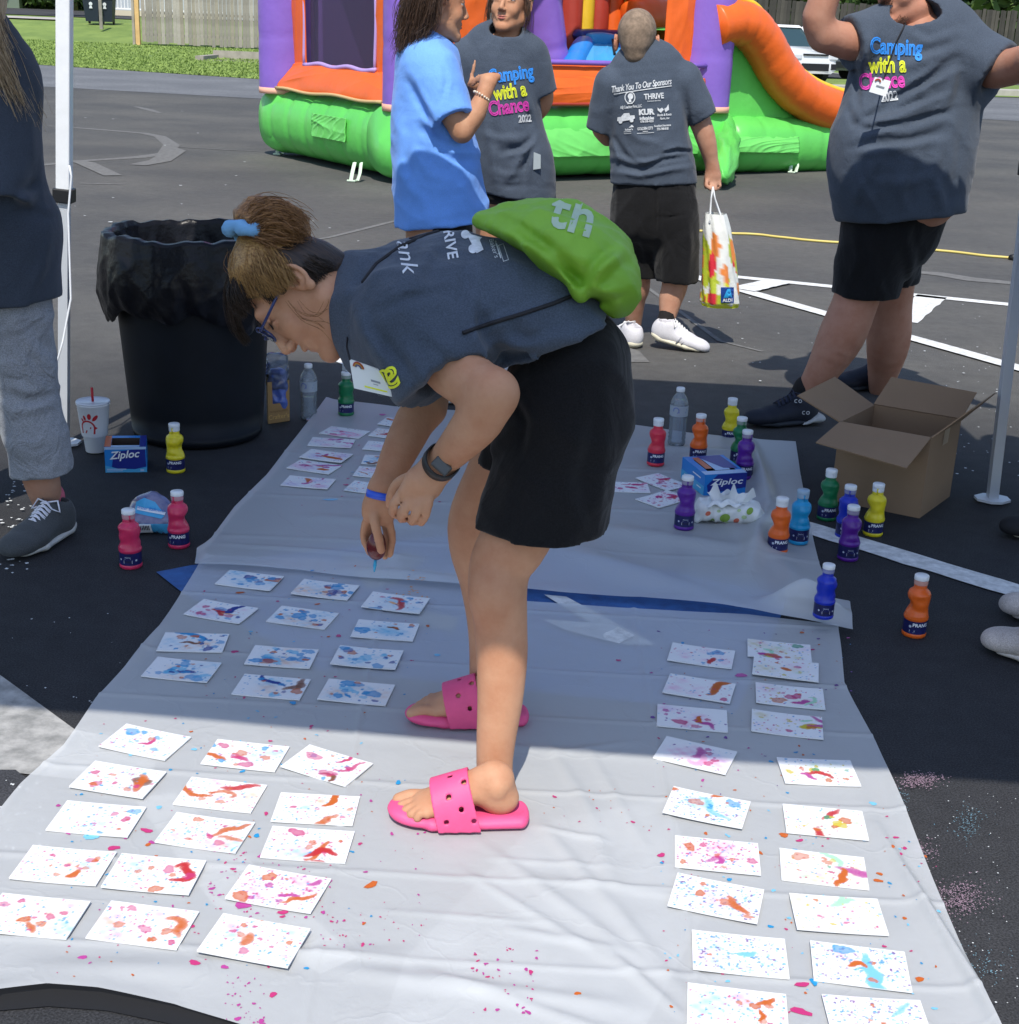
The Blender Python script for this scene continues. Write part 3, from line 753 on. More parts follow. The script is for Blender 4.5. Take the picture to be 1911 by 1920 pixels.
# ------------------------------------------------------------------ painted cards
CARDS = """a 426 1065 534 1078 509 1107 404 1094
a 563 1083 672 1096 657 1125 549 1112
b 697 1108 803 1121 790 1153 680 1140
b 378 1119 483 1137 453 1170 346 1152
a 523 1131 633 1145 614 1179 502 1163
a 671 1159 786 1167 776 1203 658 1193
a 308 1183 430 1185 418 1224 294 1220
a 472 1206 599 1214 584 1253 460 1243
a 633 1209 754 1219 745 1258 623 1247
a 292 1227 416 1236 390 1283 266 1268
a 454 1259 580 1269 567 1312 436 1300
a 612 1268 739 1280 728 1324 597 1311
m 231 1351 358 1377 316 1428 185 1400
m 405 1380 541 1394 519 1448 378 1432
m 572 1392 698 1428 658 1478 527 1436
m 174 1425 312 1446 272 1496 130 1473
o 357 1452 500 1468 472 1521 326 1505
o 524 1481 673 1489 664 1547 510 1539
m 123 1496 272 1509 245 1568 85 1555
o 326 1518 476 1537 447 1599 293 1577
o 506 1544 663 1553 652 1618 491 1605
o 59 1579 214 1593 187 1659 17 1646
o 221 1595 386 1611 360 1678 192 1665
p 461 1618 618 1645 590 1715 424 1686
o 0 1669 167 1686 129 1764 -45 1748
o 205 1684 371 1706 337 1781 161 1760
o 418 1716 579 1753 549 1812 365 1787
k 615 801 694 811 676 826 601 815
k 583 822 666 827 662 843 577 839
k 578 845 663 856 643 872 563 862
k 559 863 640 875 622 893 537 881
k 541 893 629 900 617 921 527 913
o 722 784 798 792 784 808 708 798
o 705 804 785 812 768 830 690 821
k 690 828 772 834 763 851 677 845
a 684 856 770 860 762 875 676 871
o 671 877 761 882 750 903 661 895
o 661 902 752 913 740 934 638 922
r 1145 900 1198 902 1206 932 1142 930
r 1223 889 1283 910 1268 928 1198 898
r 1198 936 1259 922 1280 940 1236 957
t 1254 1201 1375 1217 1379 1253 1257 1236
y 1396 1195 1516 1207 1530 1242 1405 1229
y 1411 1231 1534 1243 1538 1281 1412 1262
t 1250 1260 1377 1280 1376 1318 1246 1296
y 1414 1276 1543 1288 1551 1332 1419 1317
k 1228 1316 1363 1327 1369 1373 1234 1359
y 1404 1326 1540 1343 1550 1386 1412 1371
k 1242 1376 1380 1407 1369 1454 1228 1422
y 1450 1418 1591 1423 1619 1475 1479 1468
s 1256 1473 1404 1503 1400 1556 1246 1525
y 1463 1502 1615 1517 1635 1576 1477 1562
p 1259 1563 1418 1579 1433 1640 1271 1625
y 1456 1584 1615 1602 1637 1667 1472 1648
s 1263 1633 1428 1667 1429 1733 1257 1700
y 1473 1671 1640 1682 1673 1755 1502 1743
s 1292 1741 1467 1758 1486 1836 1305 1817
s 1513 1760 1694 1782 1716 1861 1531 1838
o 1284 1840 1472 1865 1486 1941 1292 1920
s 1538 1866 1727 1880 1758 1953 1562 1943"""
PC = dict(blue=(.02, .30, .62), sky=(.20, .55, .78), navy=(.02, .06, .38), orange=(.78, .17, .02), peach=(.85, .42, .18), pink=(.75, .05, .25), rose=(.85, .40, .60),
          red=(.70, .03, .04), magenta=(.66, .08, .42), yellow=(.85, .68, .05), green=(.05, .42, .22), mint=(.40, .72, .50), purple=(.20, .05, .38), brown=(.28, .10, .05), lilac=(.55, .45, .75))
PC = {k: tuple(x * .62 for x in c) if k not in ('peach', 'rose', 'lilac', 'mint', 'sky', 'blue') else tuple(x * .85 for x in c) for k, c in PC.items()}
# palette per kind: (main blots, washes, streaks, specks)
PAL = {'a': (['blue', 'blue', 'blue', 'sky', 'navy', 'orange'], ['sky', 'sky', 'peach'], ['navy', 'blue', 'brown'], ['blue', 'sky', 'blue'], 16, 12),
       'b': (['blue', 'pink', 'navy'], ['rose', 'sky'], ['peach', 'red', 'navy'], ['blue', 'pink'], 9, 10),
       'm': (['blue', 'pink', 'orange'], ['sky', 'lilac'], ['orange', 'pink', 'brown'], ['blue', 'pink', 'sky'], 11, 34),
       'o': (['orange', 'pink'], ['rose', 'sky', 'peach'], ['orange', 'orange', 'red', 'orange'], ['pink', 'blue', 'sky'], 5, 44),
       'p': (['magenta', 'pink', 'orange'], ['rose'], ['orange', 'magenta'], ['pink', 'magenta', 'blue'], 8, 80),
       'k': (['pink', 'magenta'], ['rose', 'lilac'], ['magenta', 'rose', 'orange'], ['purple', 'sky'], 3, 12),
       'r': (['pink', 'red', 'magenta'], ['rose'], ['pink'], ['pink', 'purple'], 10, 16),
       't': (['red', 'blue', 'pink'], ['rose'], ['orange', 'red', 'pink'], ['blue', 'pink'], 3, 14),
       'y': (['yellow', 'pink', 'green', 'orange'], ['yellow', 'rose', 'mint'], ['orange', 'yellow', 'red', 'magenta', 'mint'], ['blue', 'pink', 'yellow'], 5, 24),
       's': (['blue', 'orange'], ['rose', 'sky'], ['orange', 'sky'], ['blue', 'sky', 'purple'], 4, 90)}
NX, NY, CW, CH = 76, 50, .150, .100
_gx, _gy = np.meshgrid(np.linspace(0, CW, NX), np.linspace(0, CH, NY))
def splat(C, c, r, col, alpha, rr, wet=1.0, sx=1.0, an=0.0):
    dx = _gx - c[0]; dy = _gy - c[1]
    x = dx * math.cos(an) + dy * math.sin(an); y = -dx * math.sin(an) + dy * math.cos(an); x = x / sx
    th = np.arctan2(y, x); d = np.sqrt(x * x + y * y)
    w = 1 + wet * (.16 * np.sin(2 * th + rr.uniform(0, 6)) + .12 * np.sin(3 * th + rr.uniform(0, 6)) + .09 * np.sin(5 * th + rr.uniform(0, 6)) + .05 * np.sin(8 * th + rr.uniform(0, 6)))
    q = d / (r * w); m = np.clip((1.06 - q) / .12, 0, 1) * alpha * (.80 + .2 * np.clip(q, 0, 1) ** 3)
    C[:] = C * (1 - m[..., None]) + np.array(col) * m[..., None]
def soft(C, c, r, col, alpha, rr):
    dx = _gx - c[0]; dy = _gy - c[1]; q = (dx * dx + dy * dy * 1.6) / (r * r)
    n = .6 + .4 * np.sin(dx * 210 + rr.uniform(0, 6)) * np.sin(dy * 260 + rr.uniform(0, 6)); m = np.exp(-q * 1.4) * alpha * n
    C[:] = C * (1 - m[..., None]) + np.array(col) * m[..., None]
def paint_card(k, seed):
    rr = np.random.default_rng(seed); C = np.ones((NY, NX, 3)) * np.array([.74, .745, .75])
    blots, wash, strk, spk, nb, ns = PAL[k]
    pt = lambda e=.012: (rr.uniform(e, CW - e), rr.uniform(e, CH - e))
    ctr = (rr.uniform(.045, .11), rr.uniform(.03, .07))
    for _ in range(rr.integers(4, 9)): soft(C, pt(), rr.uniform(.012, .034) * (1.15 if k == 'a' else 1), PC[rr.choice(wash)], rr.uniform(.35, .85) if k in 'akpo' else rr.uniform(.25, .6), rr)
    for _ in range(int(ns * 2.6)): splat(C, pt(.003), rr.uniform(.0010, .0026), PC[rr.choice(spk)], rr.uniform(.7, 1.0), rr, .6)
    for _ in range(rr.integers(1, 4) - (k == 'a')):
        p = np.array(ctr) + rr.normal(0, .018, 2); a = rr.uniform(-.6, .6) if rr.random() < .7 else rr.uniform(0, 6.3); n = rr.integers(10, 32); r = rr.uniform(.003, .0085); c = PC[rr.choice(strk)]; al = rr.uniform(.45, .9); q0 = rr.uniform(.3, 1.1)
        for j in range(n):
            splat(C, p, r * (.45 + 1.1 * math.sin(math.pi * (j + 1) / (n + 1)) * q0) * rr.uniform(.85, 1.15), c, al, rr, .35); a += rr.normal(0, .33); p = p + np.array([math.cos(a), math.sin(a)]) * r * .5
    for _ in range(rr.poisson(nb * 1.4) + 2):
        p = pt() if rr.random() < .6 else np.array(ctr) + rr.normal(0, .028, 2)
        splat(C, p, min(.011, .0026 * rr.lognormal(.4, .6)) * (1.35 if k in 'ab' else 1.1), PC[rr.choice(blots)], rr.uniform(.75, 1.0), rr, .8, rr.uniform(.8, 1.6), rr.uniform(-.4, .4))
    return np.clip(C, 0, 1)
def card_mesh(k, seed, curl):
    C = paint_card(k, seed); th = .0028
    zt = th + curl * ((_gx / CW - .5) ** 2 * 4 * .7 + (_gy / CH - .5) ** 2 * .5)
    top = np.stack([_gx - CW / 2, _gy - CH / 2, zt], -1).reshape(-1, 3); bot = top.copy(); bot[:, 2] -= th
    # underside only as the border ring
    ring = list(range(NX)) + [NX * (j + 1) - 1 for j in range(1, NY)] + [NX * NY - 1 - i for i in range(1, NX)] + [NX * (NY - 1 - j) for j in range(1, NY - 1)]
    v = np.vstack([top, bot[ring]]); n0 = len(top); n = len(ring)
    i = np.arange(NY - 1)[:, None] * NX + np.arange(NX - 1)[None]
    f = np.stack([i, i + 1, i + NX + 1, i + NX], -1).reshape(-1, 4)
    rg = np.array(ring); nx = np.roll(rg, -1); b0 = n0 + np.arange(n); b1 = n0 + (np.arange(n) + 1) % n
    f = np.vstack([f, np.stack([rg, b0, b1, nx], -1)])
    cols = np.vstack([C.reshape(-1, 3), np.full((n, 3), .72)])
    m = me(v, f, M['card'], True, cols, 'painted_card'); m.set_sharp_from_angle(angle=R(40)); return m
words = {'a': 'blue blots', 'b': 'blue blots, red streak', 'm': 'blue and orange splatters', 'o': 'orange streaks', 'p': 'dense magenta specks', 'k': 'pink and mauve streaks',
         'r': 'scattered crimson spots', 't': 'thin red squiggles', 'y': 'yellow and orange blotches', 's': 'fine speckles and blue dots'}
ORD = ['first', 'second', 'third', 'fourth', 'fifth', 'sixth', 'seventh', 'eighth', 'ninth', 'tenth', 'eleventh', 'twelfth', 'thirteenth', 'fourteenth', 'fifteenth', 'sixteenth', 'seventeenth', 'eighteenth', 'nineteenth', 'twentieth']
def card_where(i):
    "what singles the card out: its colours come from words[], its place from here"
    n5 = ('topmost', 'second', 'third', 'fourth', 'lowest')
    if i < 3: return '%s in the row below the flapped edge' % ('left', 'middle', 'right')[i]
    if i < 12:
        return {3: 'left in second shaded row', 4: 'middle of second shaded row', 5: 'right in second shaded row', 6: 'left in third shaded row', 7: 'middle of third shaded row', 8: 'right in third shaded row',
                9: 'left in last shaded row', 10: 'middle of last shaded row', 11: 'right in last shaded row'}[i]
    if i < 27: j = i - 12; return '%s of the sunlit %s column at left' % (n5[j // 3], ('outer', 'middle', 'inner')[j % 3])
    if i < 32: return '%s of the leftmost column on far sheet' % n5[i - 27]
    if i < 38: return '%s down the column beside the bending arms' % ORD[i - 32]
    if i < 41: return ('beside the black shorts', 'nearest the blue box', 'behind the lone purple bottle')[i - 38]
    left = [41, 44, 46, 48, 50, 52, 54, 56, 58]; right = [42, 43, 45, 47, 49, 51, 53, 55, 57, 59]
    if i in left: return '%s down the inner column at right' % ORD[left.index(i)]
    return '%s down the outer column at right' % ORD[right.index(i)]
for i, ln in enumerate(CARDS.split('\n')):
    k, *q = ln.split(); q = list(map(float, q)); c4 = [G(q[2 * j], q[2 * j + 1], .02)[:2] for j in range(4)]
    c = sum(c4) / 4; t = (c4[1] - c4[0]) + (c4[2] - c4[3]); ang = math.atan2(t[1], t[0])
    curl = rng.uniform(0, .0025)
    zs = [surf_z(c[0] + a * CW / 2 * math.cos(ang) - b_ * CH / 2 * math.sin(ang), c[1] + a * CW / 2 * math.sin(ang) + b_ * CH / 2 * math.cos(ang)) for a in (-.95, -.5, 0, .5, .95) for b_ in (-.95, 0, .95)]
    o = link('painted_card', card_mesh(k, 100 + i, curl)); o.location = (c[0], c[1], max(zs) + .0006 + (.0032 if i == 43 else 0))
    o.rotation_euler = (0, 0, ang)
    tag(o, 'card with %s, %s' % (words[k], card_where(i)), 'card', 'painted cards drying on the plastic sheets')

# paint splashes on the sheets
def splashes():
    v = []; f = []; cols = []
    def blob(p, r, col, sx=1.0, an=None):
        z = surf_z(p[0], p[1], .01) + .0012; k = 9; o = len(v); an = rng.uniform(0, 6.3) if an is None else an; ph = rng.uniform(0, 6.3, 2)
        v.append((p[0], p[1], z + .0004)); 
        for j in range(k):
            a = 6.283 * j / k; rr = r * (1 + .25 * math.sin(2 * a + ph[0]) + .15 * math.sin(3 * a + ph[1])); x = rr * sx * math.cos(a); y = rr * math.sin(a)
            v.append((p[0] + x * math.cos(an) - y * math.sin(an), p[1] + x * math.sin(an) + y * math.cos(an), z))
        for j in range(k): f.append((o, o + 1 + j, o + 1 + (j + 1) % k))
        cols.extend([PC[col]] * (k + 1))
    boxes = [((380, 1060, 840, 1330), 90, ['blue', 'pink', 'sky', 'orange'], .0016), ((180, 1330, 760, 1480), 60, ['sky', 'pink', 'blue', 'orange'], .0018),
             ((80, 1480, 700, 1840), 150, ['pink', 'blue', 'orange', 'magenta'], .0018), ((380, 1590, 620, 1720), 130, ['magenta', 'pink'], .0016),
             ((600, 1700, 800, 1780), 40, ['magenta', 'pink'], .0011), ((880, 1760, 1010, 1900), 45, ['pink', 'magenta'], .0016), ((420, 1830, 500, 1920), 40, ['magenta'], .0012),
             ((1220, 1180, 1600, 1500), 130, ['pink', 'blue', 'magenta', 'orange', 'purple'], .0018), ((1240, 1500, 1760, 1900), 170, ['pink', 'blue', 'orange', 'sky'], .0018),
             ((560, 770, 900, 960), 60, ['pink', 'magenta', 'sky'], .0022), ((1020, 1480, 1260, 1560), 25, ['orange', 'pink'], .0012), ((700, 1440, 800, 1700), 20, ['pink', 'magenta'], .0012)]
    for (b, n, cl, s) in boxes:
        for _ in range(n):
            p = G(rng.uniform(b[0], b[2]), rng.uniform(b[1], b[3]), .015); blob(p, s * rng.lognormal(0, .55), rng.choice(cl), rng.uniform(1, 1.6))
    for (u, w, r, c, sx) in ((1505, 1845, .0085, 'pink', 1.6), (1502, 1895, .010, 'pink', 2.0), (512, 1865, .007, 'pink', 1.1), (365, 1808, .007, 'pink', 1.8), (213, 1588, .010, 'pink', 1.2), (170, 1568, .009, 'sky', 2.2),
                             (1725, 1835, .006, 'orange', 1.9), (1083, 1865, .0055, 'orange', 1.1), (635, 1191, .008, 'pink', 1.2), (440, 1222, .009, 'pink', 1.2), (1160, 1236, .007, 'pink', 1.0), (620, 940, .012, 'sky', 2.4),
                             (450, 1110, .008, 'orange', 1.6), (820, 1228, .007, 'sky', 1.6), (1390, 1265, .010, 'magenta', 2.2), (1680, 1570, .005, 'pink', 1.3), (1697, 1590, .005, 'pink', 1.2), (1650, 1637, .006, 'orange', 1.1),
                             (1242, 1616, .005, 'blue', 1), (1368, 1648, .005, 'blue', 1.4), (275, 1555, .009, 'pink', 1.5), (298, 1512, .006, 'sky', 1.4), (705, 1055, .006, 'sky', 1.2), (1500, 1575, .006, 'pink', 1.4), (1470, 1565, .008, 'orange', 1.6)):
        blob(G(u, w, .015), r * .8, c, sx, rng.uniform(-.3, .5))
    for _ in range(26):     # orange scribble near the far leg
        blob(G(770 + rng.normal(0, 12), 1103 + rng.normal(0, 10), .02), .0022, 'peach', 2.5)
    o = part('paint_splash', v, f, mat('wet_paint', (.8, .8, .8), .3, attr=True), cols=np.array(cols)); tag(o, 'paint drops splashed over the plastic sheets around the cards', kind='stuff')
splashes()
# ------------------------------------------------------------------ inflatable bounce house with slide
def vinyl(name, col): return mat(name, col, .38, var=.08, vs=2.5, bump=.006, bs=7, spec=.45)
VG = vinyl('green_vinyl', (.12, .56, .10)); VP = vinyl('purple_vinyl', (.22, .12, .50)); VO = vinyl('orange_vinyl', (.80, .135, .018))
VY = vinyl('yellow_vinyl', (.80, .52, .03)); VB = vinyl('blue_vinyl', (.012, .22, .66)); VR = vinyl('red_vinyl', (.42, .05, .03)); VN = vinyl('navy_vinyl', (.03, .045, .20))
VLG = vinyl('light_green_vinyl', (.16, .62, .13)); VLB = vinyl('light_blue_vinyl', (.05, .33, .66)); VPK = mat('peach_band', (.8, .42, .30), .6)
NET = mat('black_net', (.045, .04, .065), .9, alpha=.70)
BA = np.array([-1.10, 12.70, 0.0]); FA = np.array([.81, .586, 0]); FB = np.array([-.505, .746, 0])
def BH(a, b, z): return BA + FA * a + FB * b + np.array([0, 0, z])
bh = thing('bounce_house', 'green, purple and orange inflatable bounce house with a side slide on the asphalt', 'bounce house', tuple(BA))
def puffy(name, a, b, rw, rh, m, parent, seams, ns=90, n=28, pinch=.035, taper=.25, fine=0.0):
    "inflated tube between a and b with pinched seams and rounded ends"
    a = np.array(a, float); b = np.array(b, float); L_ = np.linalg.norm(b - a); t = (b - a) / L_
    up = np.array([0, 0, 1.0]) if abs(t[2]) < .8 else np.array([0, 1.0, 0]); s_ = np.cross(t, up); s_ /= np.linalg.norm(s_); up = np.cross(s_, t)
    v = []
    for i in range(ns + 1):
        q = i / ns; x = q * L_
        e = min(x, L_ - x); k = min(1.0, e / (taper + 1e-9)) if taper else 1; k = math.sqrt(max(0, 1 - (1 - k) ** 2)) * .45 + .55 * min(1, k * 6) if taper else 1
        for j in range(n):
            th = 2 * math.pi * j / n; pin = 0
            for sx in seams: pin += math.exp(-((x - sx * L_) / .045) ** 2)
            w = 1 - pinch * pin + fine * math.sin(x * 60 + 3 * math.sin(th * 2)) * max(0, math.sin(th))
            c, s2 = math.cos(th), math.sin(th); p_ = 2.4
            rr = (abs(c) ** p_ + abs(s2) ** p_) ** (-1 / p_)
            v.append(a + t * x + s_ * rw * k * w * rr * c + up * rh * k * w * rr * s2)
    f = [(i * n + j, (i + 1) * n + j, (i + 1) * n + (j + 1) % n, i * n + (j + 1) % n) for i in range(ns) for j in range(n)] + [tuple(range(n)), tuple(range(ns * n, ns * n + n))[::-1]]
    return part(name, v, f, m, parent)
ev = lambda n: [i / n for i in range(1, n)]
puffy('base_tube', BH(-.05, .36, .37), BH(4.15, .36, .37), .38, .345, VG, bh, ev(9), fine=.004)
puffy('base_tube', BH(.37, -.05, .37), BH(.37, 3.55, .37), .38, .345, VG, bh, ev(8), fine=.004)
puffy('base_tube', BH(3.75, .1, .37), BH(3.75, 3.5, .37), .38, .34, VG, bh, ev(8))
puffy('base_tube', BH(0, 3.2, .37), BH(4.1, 3.2, .37), .38, .34, VG, bh, ev(9))
mb = MB(); mb.add([BH(.3, .3, .60), BH(3.8, .3, .60), BH(3.8, 3.3, .60), BH(.3, 3.3, .60), BH(.3, .3, .5), BH(3.8, .3, .5), BH(3.8, 3.3, .5), BH(.3, 3.3, .5)],
                  [(0, 1, 2, 3), (7, 6, 5, 4), (0, 4, 5, 1), (1, 5, 6, 2), (2, 6, 7, 3), (3, 7, 4, 0)])
mb.build('bounce_floor', VO, bh)
for (a, b) in ((.28, .28), (3.78, .28), (.26, 3.25), (3.8, 3.25)):
    puffy('column', BH(a, b, .66), BH(a, b, 3.4), .29, .29, VP, bh, [.2, .42, .65], pinch=.02, taper=0, ns=60)
    puffy('column_band', BH(a, b, .64), BH(a, b, .70), .295, .295, VPK, bh, [], taper=0, ns=2)
for (a0, b0, a1, b1) in ((.28, .28, 3.78, .28), (.28, .28, .26, 3.25), (3.78, .28, 3.8, 3.25), (.26, 3.25, 3.8, 3.25)):
    puffy('top_tube', BH(a0, b0, 3.35), BH(a1, b1, 3.35), .22, .22, VO, bh, ev(6))
def drape(name, p00, p10, p11, p01, m, parent, out, amp=.03, bulge=.0, nu=60, nv=40, seed=1, kx=9, ky=4, thick=.012):
    "wrinkled fabric panel (corners in order), pushed along 'out'"
    r = np.random.default_rng(seed); u, v = np.meshgrid(np.linspace(0, 1, nu), np.linspace(0, 1, nv)); p = [np.array(q, float) for q in (p00, p10, p11, p01)]
    X = ((1 - u) * (1 - v))[..., None] * p[0] + (u * (1 - v))[..., None] * p[1] + (u * v)[..., None] * p[2] + ((1 - u) * v)[..., None] * p[3]
    h = bulge * np.sin(np.pi * np.clip(v, 0, 1)) ** .8 * np.sin(np.pi * np.clip(u, .03, .97)) ** .3
    for _ in range(4):
        ph = r.uniform(0, 6.28, 2); a = r.uniform(-1, 1); k = r.uniform(.5, 1.6)
        w = np.sin((u * kx * .6 + a * v * ky * .6) * k * 3 + ph[0] + 2.2 * np.sin(v * ky * k * .7 + u * kx * .5 + ph[1])); h = h + amp * .22 * (1 - np.abs(w)) ** 2.2 * (.4 + .6 * np.sin(u * 4.1 * k + ph[1]) ** 2)
    X = X + h[..., None] * np.array(out, float)
    n = nu * nv; back = X - np.array(out, float) * thick
    V = np.vstack([X.reshape(-1, 3), back.reshape(-1, 3)])
    i = np.arange(nv - 1)[:, None] * nu + np.arange(nu - 1)[None]; f = np.stack([i, i + 1, i + nu + 1, i + nu], -1).reshape(-1, 4)
    rg = np.array(list(range(nu)) + [nu * (j + 1) - 1 for j in range(1, nv)] + [nu * nv - 1 - i_ for i_ in range(1, nu)] + [nu * (nv - 1 - j) for j in range(1, nv - 1)])
    nx = np.roll(rg, -1)
    F = np.vstack([f, f[:, ::-1] + n, np.stack([rg, rg + n, nx + n, nx], -1)])
    return part(name, V, F, m, parent)
nL = -FA; nF = -FB
# left face: orange surround, net window with purple trim
zb, zt = .70, 3.2
drape('side_panel', BH(.22, .55, .84), BH(.22, .98, .84), BH(.22, .98, zt), BH(.22, .55, zt), VO, bh, nL, .05, .03, seed=2, kx=1.5, ky=10)
drape('side_panel', BH(.22, 2.62, .84), BH(.22, 2.98, .84), BH(.22, 2.98, zt), BH(.22, 2.62, zt), VO, bh, nL, .03, .05, seed=3, kx=2.5, ky=4)
drape('sill_panel', BH(.06, .50, .70), BH(.06, 3.02, .70), BH(.24, 2.9, .97), BH(.24, .50, .97), VO, bh, nL, .09, .06, seed=14, kx=1.7, ky=2, nu=110, nv=60)
mb = MB(); mb.add([BH(.27, .97, .88), BH(.27, 2.64, .88), BH(.27, 2.64, zt), BH(.27, .97, zt)], [(0, 1, 2, 3)]); mb.build('window_net', NET, bh)
mb = MB()
for z in (.96,): mb.tube([BH(.20, b, z + .012 * math.sin(b * 9)) for b in np.linspace(.95, 2.66, 20)], .022, 8)
for b in (.96, 2.65): mb.tube([BH(.20, b + .01 * math.sin(z * 8), z) for z in np.linspace(.94, zt, 20)], .016, 8)
mb.build('window_trim', mat('lilac_piping', (.42, .30, .62), .6), bh, True)
mb = MB(); mb.tube([BH(.04, b, .700 + .01 * math.sin(b * 5)) for b in np.linspace(.5, 3.05, 24)], .016, 8); mb.build('sill_piping', mat('tan_piping', (.55, .38, .18), .7), bh, True)
drape('patch_flap', BH(-.03, 1.15, .30), BH(-.03, 1.95, .30), BH(-.025, 1.95, .52), BH(-.025, 1.15, .52), VLG, bh, nL, .035, .0, seed=5, kx=6, ky=5)
# front face: door strips and step panel
drape('door_strip', BH(.52, .2, .95), BH(.98, .2, .95), BH(.98, .2, zt), BH(.52, .2, zt), VO, bh, nF, .05, .05, seed=6, kx=2, ky=6)
drape('door_strip', BH(3.14, .2, .72), BH(3.55, .2, .72), BH(3.55, .2, zt), BH(3.14, .2, zt), VO, bh, nF, .05, .05, seed=7, kx=2, ky=7)
mb = MB(); mb.add([BH(.95, .26, .9), BH(1.45, .26, .9), BH(1.45, .26, zt), BH(.95, .26, zt)], [(0, 1, 2, 3)]); mb.build('window_net', NET, bh)
puffy('door_step', BH(.5, .16, .92), BH(3.6, .16, .92), .14, .17, VO, bh, ev(4), pinch=.02)
drape('step_panel', BH(.5, -.02, .72), BH(3.6, -.02, .72), BH(3.6, .02, .98), BH(.5, .02, .98), VO, bh, nF, .03, .03, seed=8, kx=5, ky=5, nu=110)
mb = MB(); mb.tube([BH(a, .02, 1.10) for a in np.linspace(.5, 3.6, 16)], .025, 8); mb.build('door_piping', VP, bh, True)
mb = MB(); mb.tube([BH(a, -.01, .725) for a in np.linspace(.5, 3.6, 16)], .022, 8); mb.build('step_piping', VR, bh, True)
drape('front_skirt', BH(1.0, -.10, .24), BH(3.5, -.10, .24), BH(3.5, -.035, .50), BH(1.0, -.035, .50), VLG, bh, nF, .04, .02, seed=9, kx=9, ky=3, nu=140)
# inside: leaning purple bolster, ramp, striped climbing wall
puffy('inner_bolster', BH(2.44, 1.2, .6), BH(2.0, 1.25, 2.6), .24, .26, VP, bh, [.3, .6], taper=0)
puffy('inner_bolster', BH(2.75, 1.95, .6), BH(2.7, 1.95, 3.0), .22, .22, VN, bh, [.4], taper=0)
x = 2.88
for k, (w, m) in enumerate(((.24, VR), (.17, VY), (.20, VR), (.20, VO), (.16, VY), (.16, VR))):
    puffy('wall_tube', BH(x + w / 2, 1.8, .6), BH(x + w / 2, 1.8, 3.0), w / 2 + .02, .12, m, bh, [], taper=0, ns=4, n=16); x += w
puffy('arch_tube', BH(3.2, 1.65, 2.0), BH(3.9, 1.65, 1.75), .11, .11, VO, bh, [])
puffy('ledge', BH(2.95, 1.62, 1.34), BH(3.9, 1.62, 1.34), .12, .07, VN, bh, [])
rs = [BH(2.22, .62, .92), BH(2.98, 1.42, 1.26)]; re_ = [BH(3.35, .62, .92), BH(3.42, 1.42, 1.26)]
puffy('ramp_bolster', rs[0], rs[1], .12, .12, VB, bh, [.5]); puffy('ramp_bolster', re_[0], re_[1], .12, .12, VB, bh, [.5])
puffy('ramp_bolster', BH(3.0, 1.45, 1.30), BH(3.42, 1.45, 1.30), .10, .08, VLB, bh, [])
drape('ramp_face', rs[0], re_[0], re_[1], rs[1], VLB, bh, (0, -.5, .86), .04, .10, seed=11, kx=5, ky=2)
mb = MB(); q = lambda s, t: rs[0] * (1 - s) * (1 - t) + re_[0] * s * (1 - t) + rs[1] * (1 - s) * t + re_[1] * s * t + np.array([0, -.06, .10])
mb.add([q(.12, .04), q(.40, .04), q(.42, .24), q(.18, .24)], [(0, 1, 2, 3)]); mb.build('ramp_patch', VY, bh)
mb = MB(); mb.tube([q(.62, .45), q(.72, .85)], .014, 6); mb.build('ramp_strap', M['black_plastic'], bh)
drape('rear_panel', BH(.5, 3.1, .7), BH(1.35, 3.1, .7), BH(1.35, 3.1, 3.2), BH(.5, 3.1, 3.2), VP, bh, nF, .03, .08, seed=21, kx=2, ky=3)
puffy('rear_tube', BH(1.45, 3.05, .7), BH(1.45, 3.05, 3.2), .10, .10, VO, bh, [], taper=0, ns=6, n=16)
# slide: a side wall of green with a thick orange rail, yellow welt, base tube
def sl(u, v, off=0.0):
    "point of the slide's near side plane at a pixel (plane through the front right corner)"
    n_ = np.array([-.60, .80, 0]); p0 = BH(4.1, .10, 0) + n_ * off; d = ray(u, v); t = ((p0 - CO) @ n_) / (d @ n_); return CO + d * t
rail = [(1335, 48), (1372, 38), (1405, 48), (1432, 82), (1456, 128), (1485, 166), (1522, 192), (1565, 208), (1620, 214), (1690, 214)]
for off in (0.0, 1.25):
    pts = np.array([sl(u, v) + np.array([-.60, .80, 0]) * off for (u, v) in rail]); 
    tt = np.linspace(0, len(pts) - 1, 70); sm = np.stack([np.interp(tt, range(len(pts)), pts[:, k]) for k in range(3)], 1)
    for _ in range(6): sm[1:-1] = .5 * sm[1:-1] + .25 * (sm[:-2] + sm[2:])
    mb = MB(); mb.tube(sm, [.225 * (1 - .03 * (abs(math.sin(i * .55)) > .97)) for i in range(70)], 24, up=(0, 0, 1)); mb.build('slide_rail', VO, bh, True)
    if off == 0.0:
        mb = MB(); mb.tube(sm + np.array([.04, -.02, .213]), .035, 8); mb.build('slide_welt', VY, bh, True)
top = [(1335, 60), (1372, 55), (1402, 66), (1428, 98), (1452, 148), (1480, 190), (1518, 218), (1562, 236), (1620, 240), (1690, 240)]; bot = [(u, 262) for u, _ in top]
T_ = [sl(*p) + np.array([-.6, .8, 0]) * .10 for p in top]; B_ = [sl(*p) + np.array([-.6, .8, 0]) * .10 for p in bot]; k = len(T_)
T2 = [p + np.array([-.6, .8, 0]) * 1.05 for p in T_]; B2 = [p + np.array([-.6, .8, 0]) * 1.05 for p in B_]
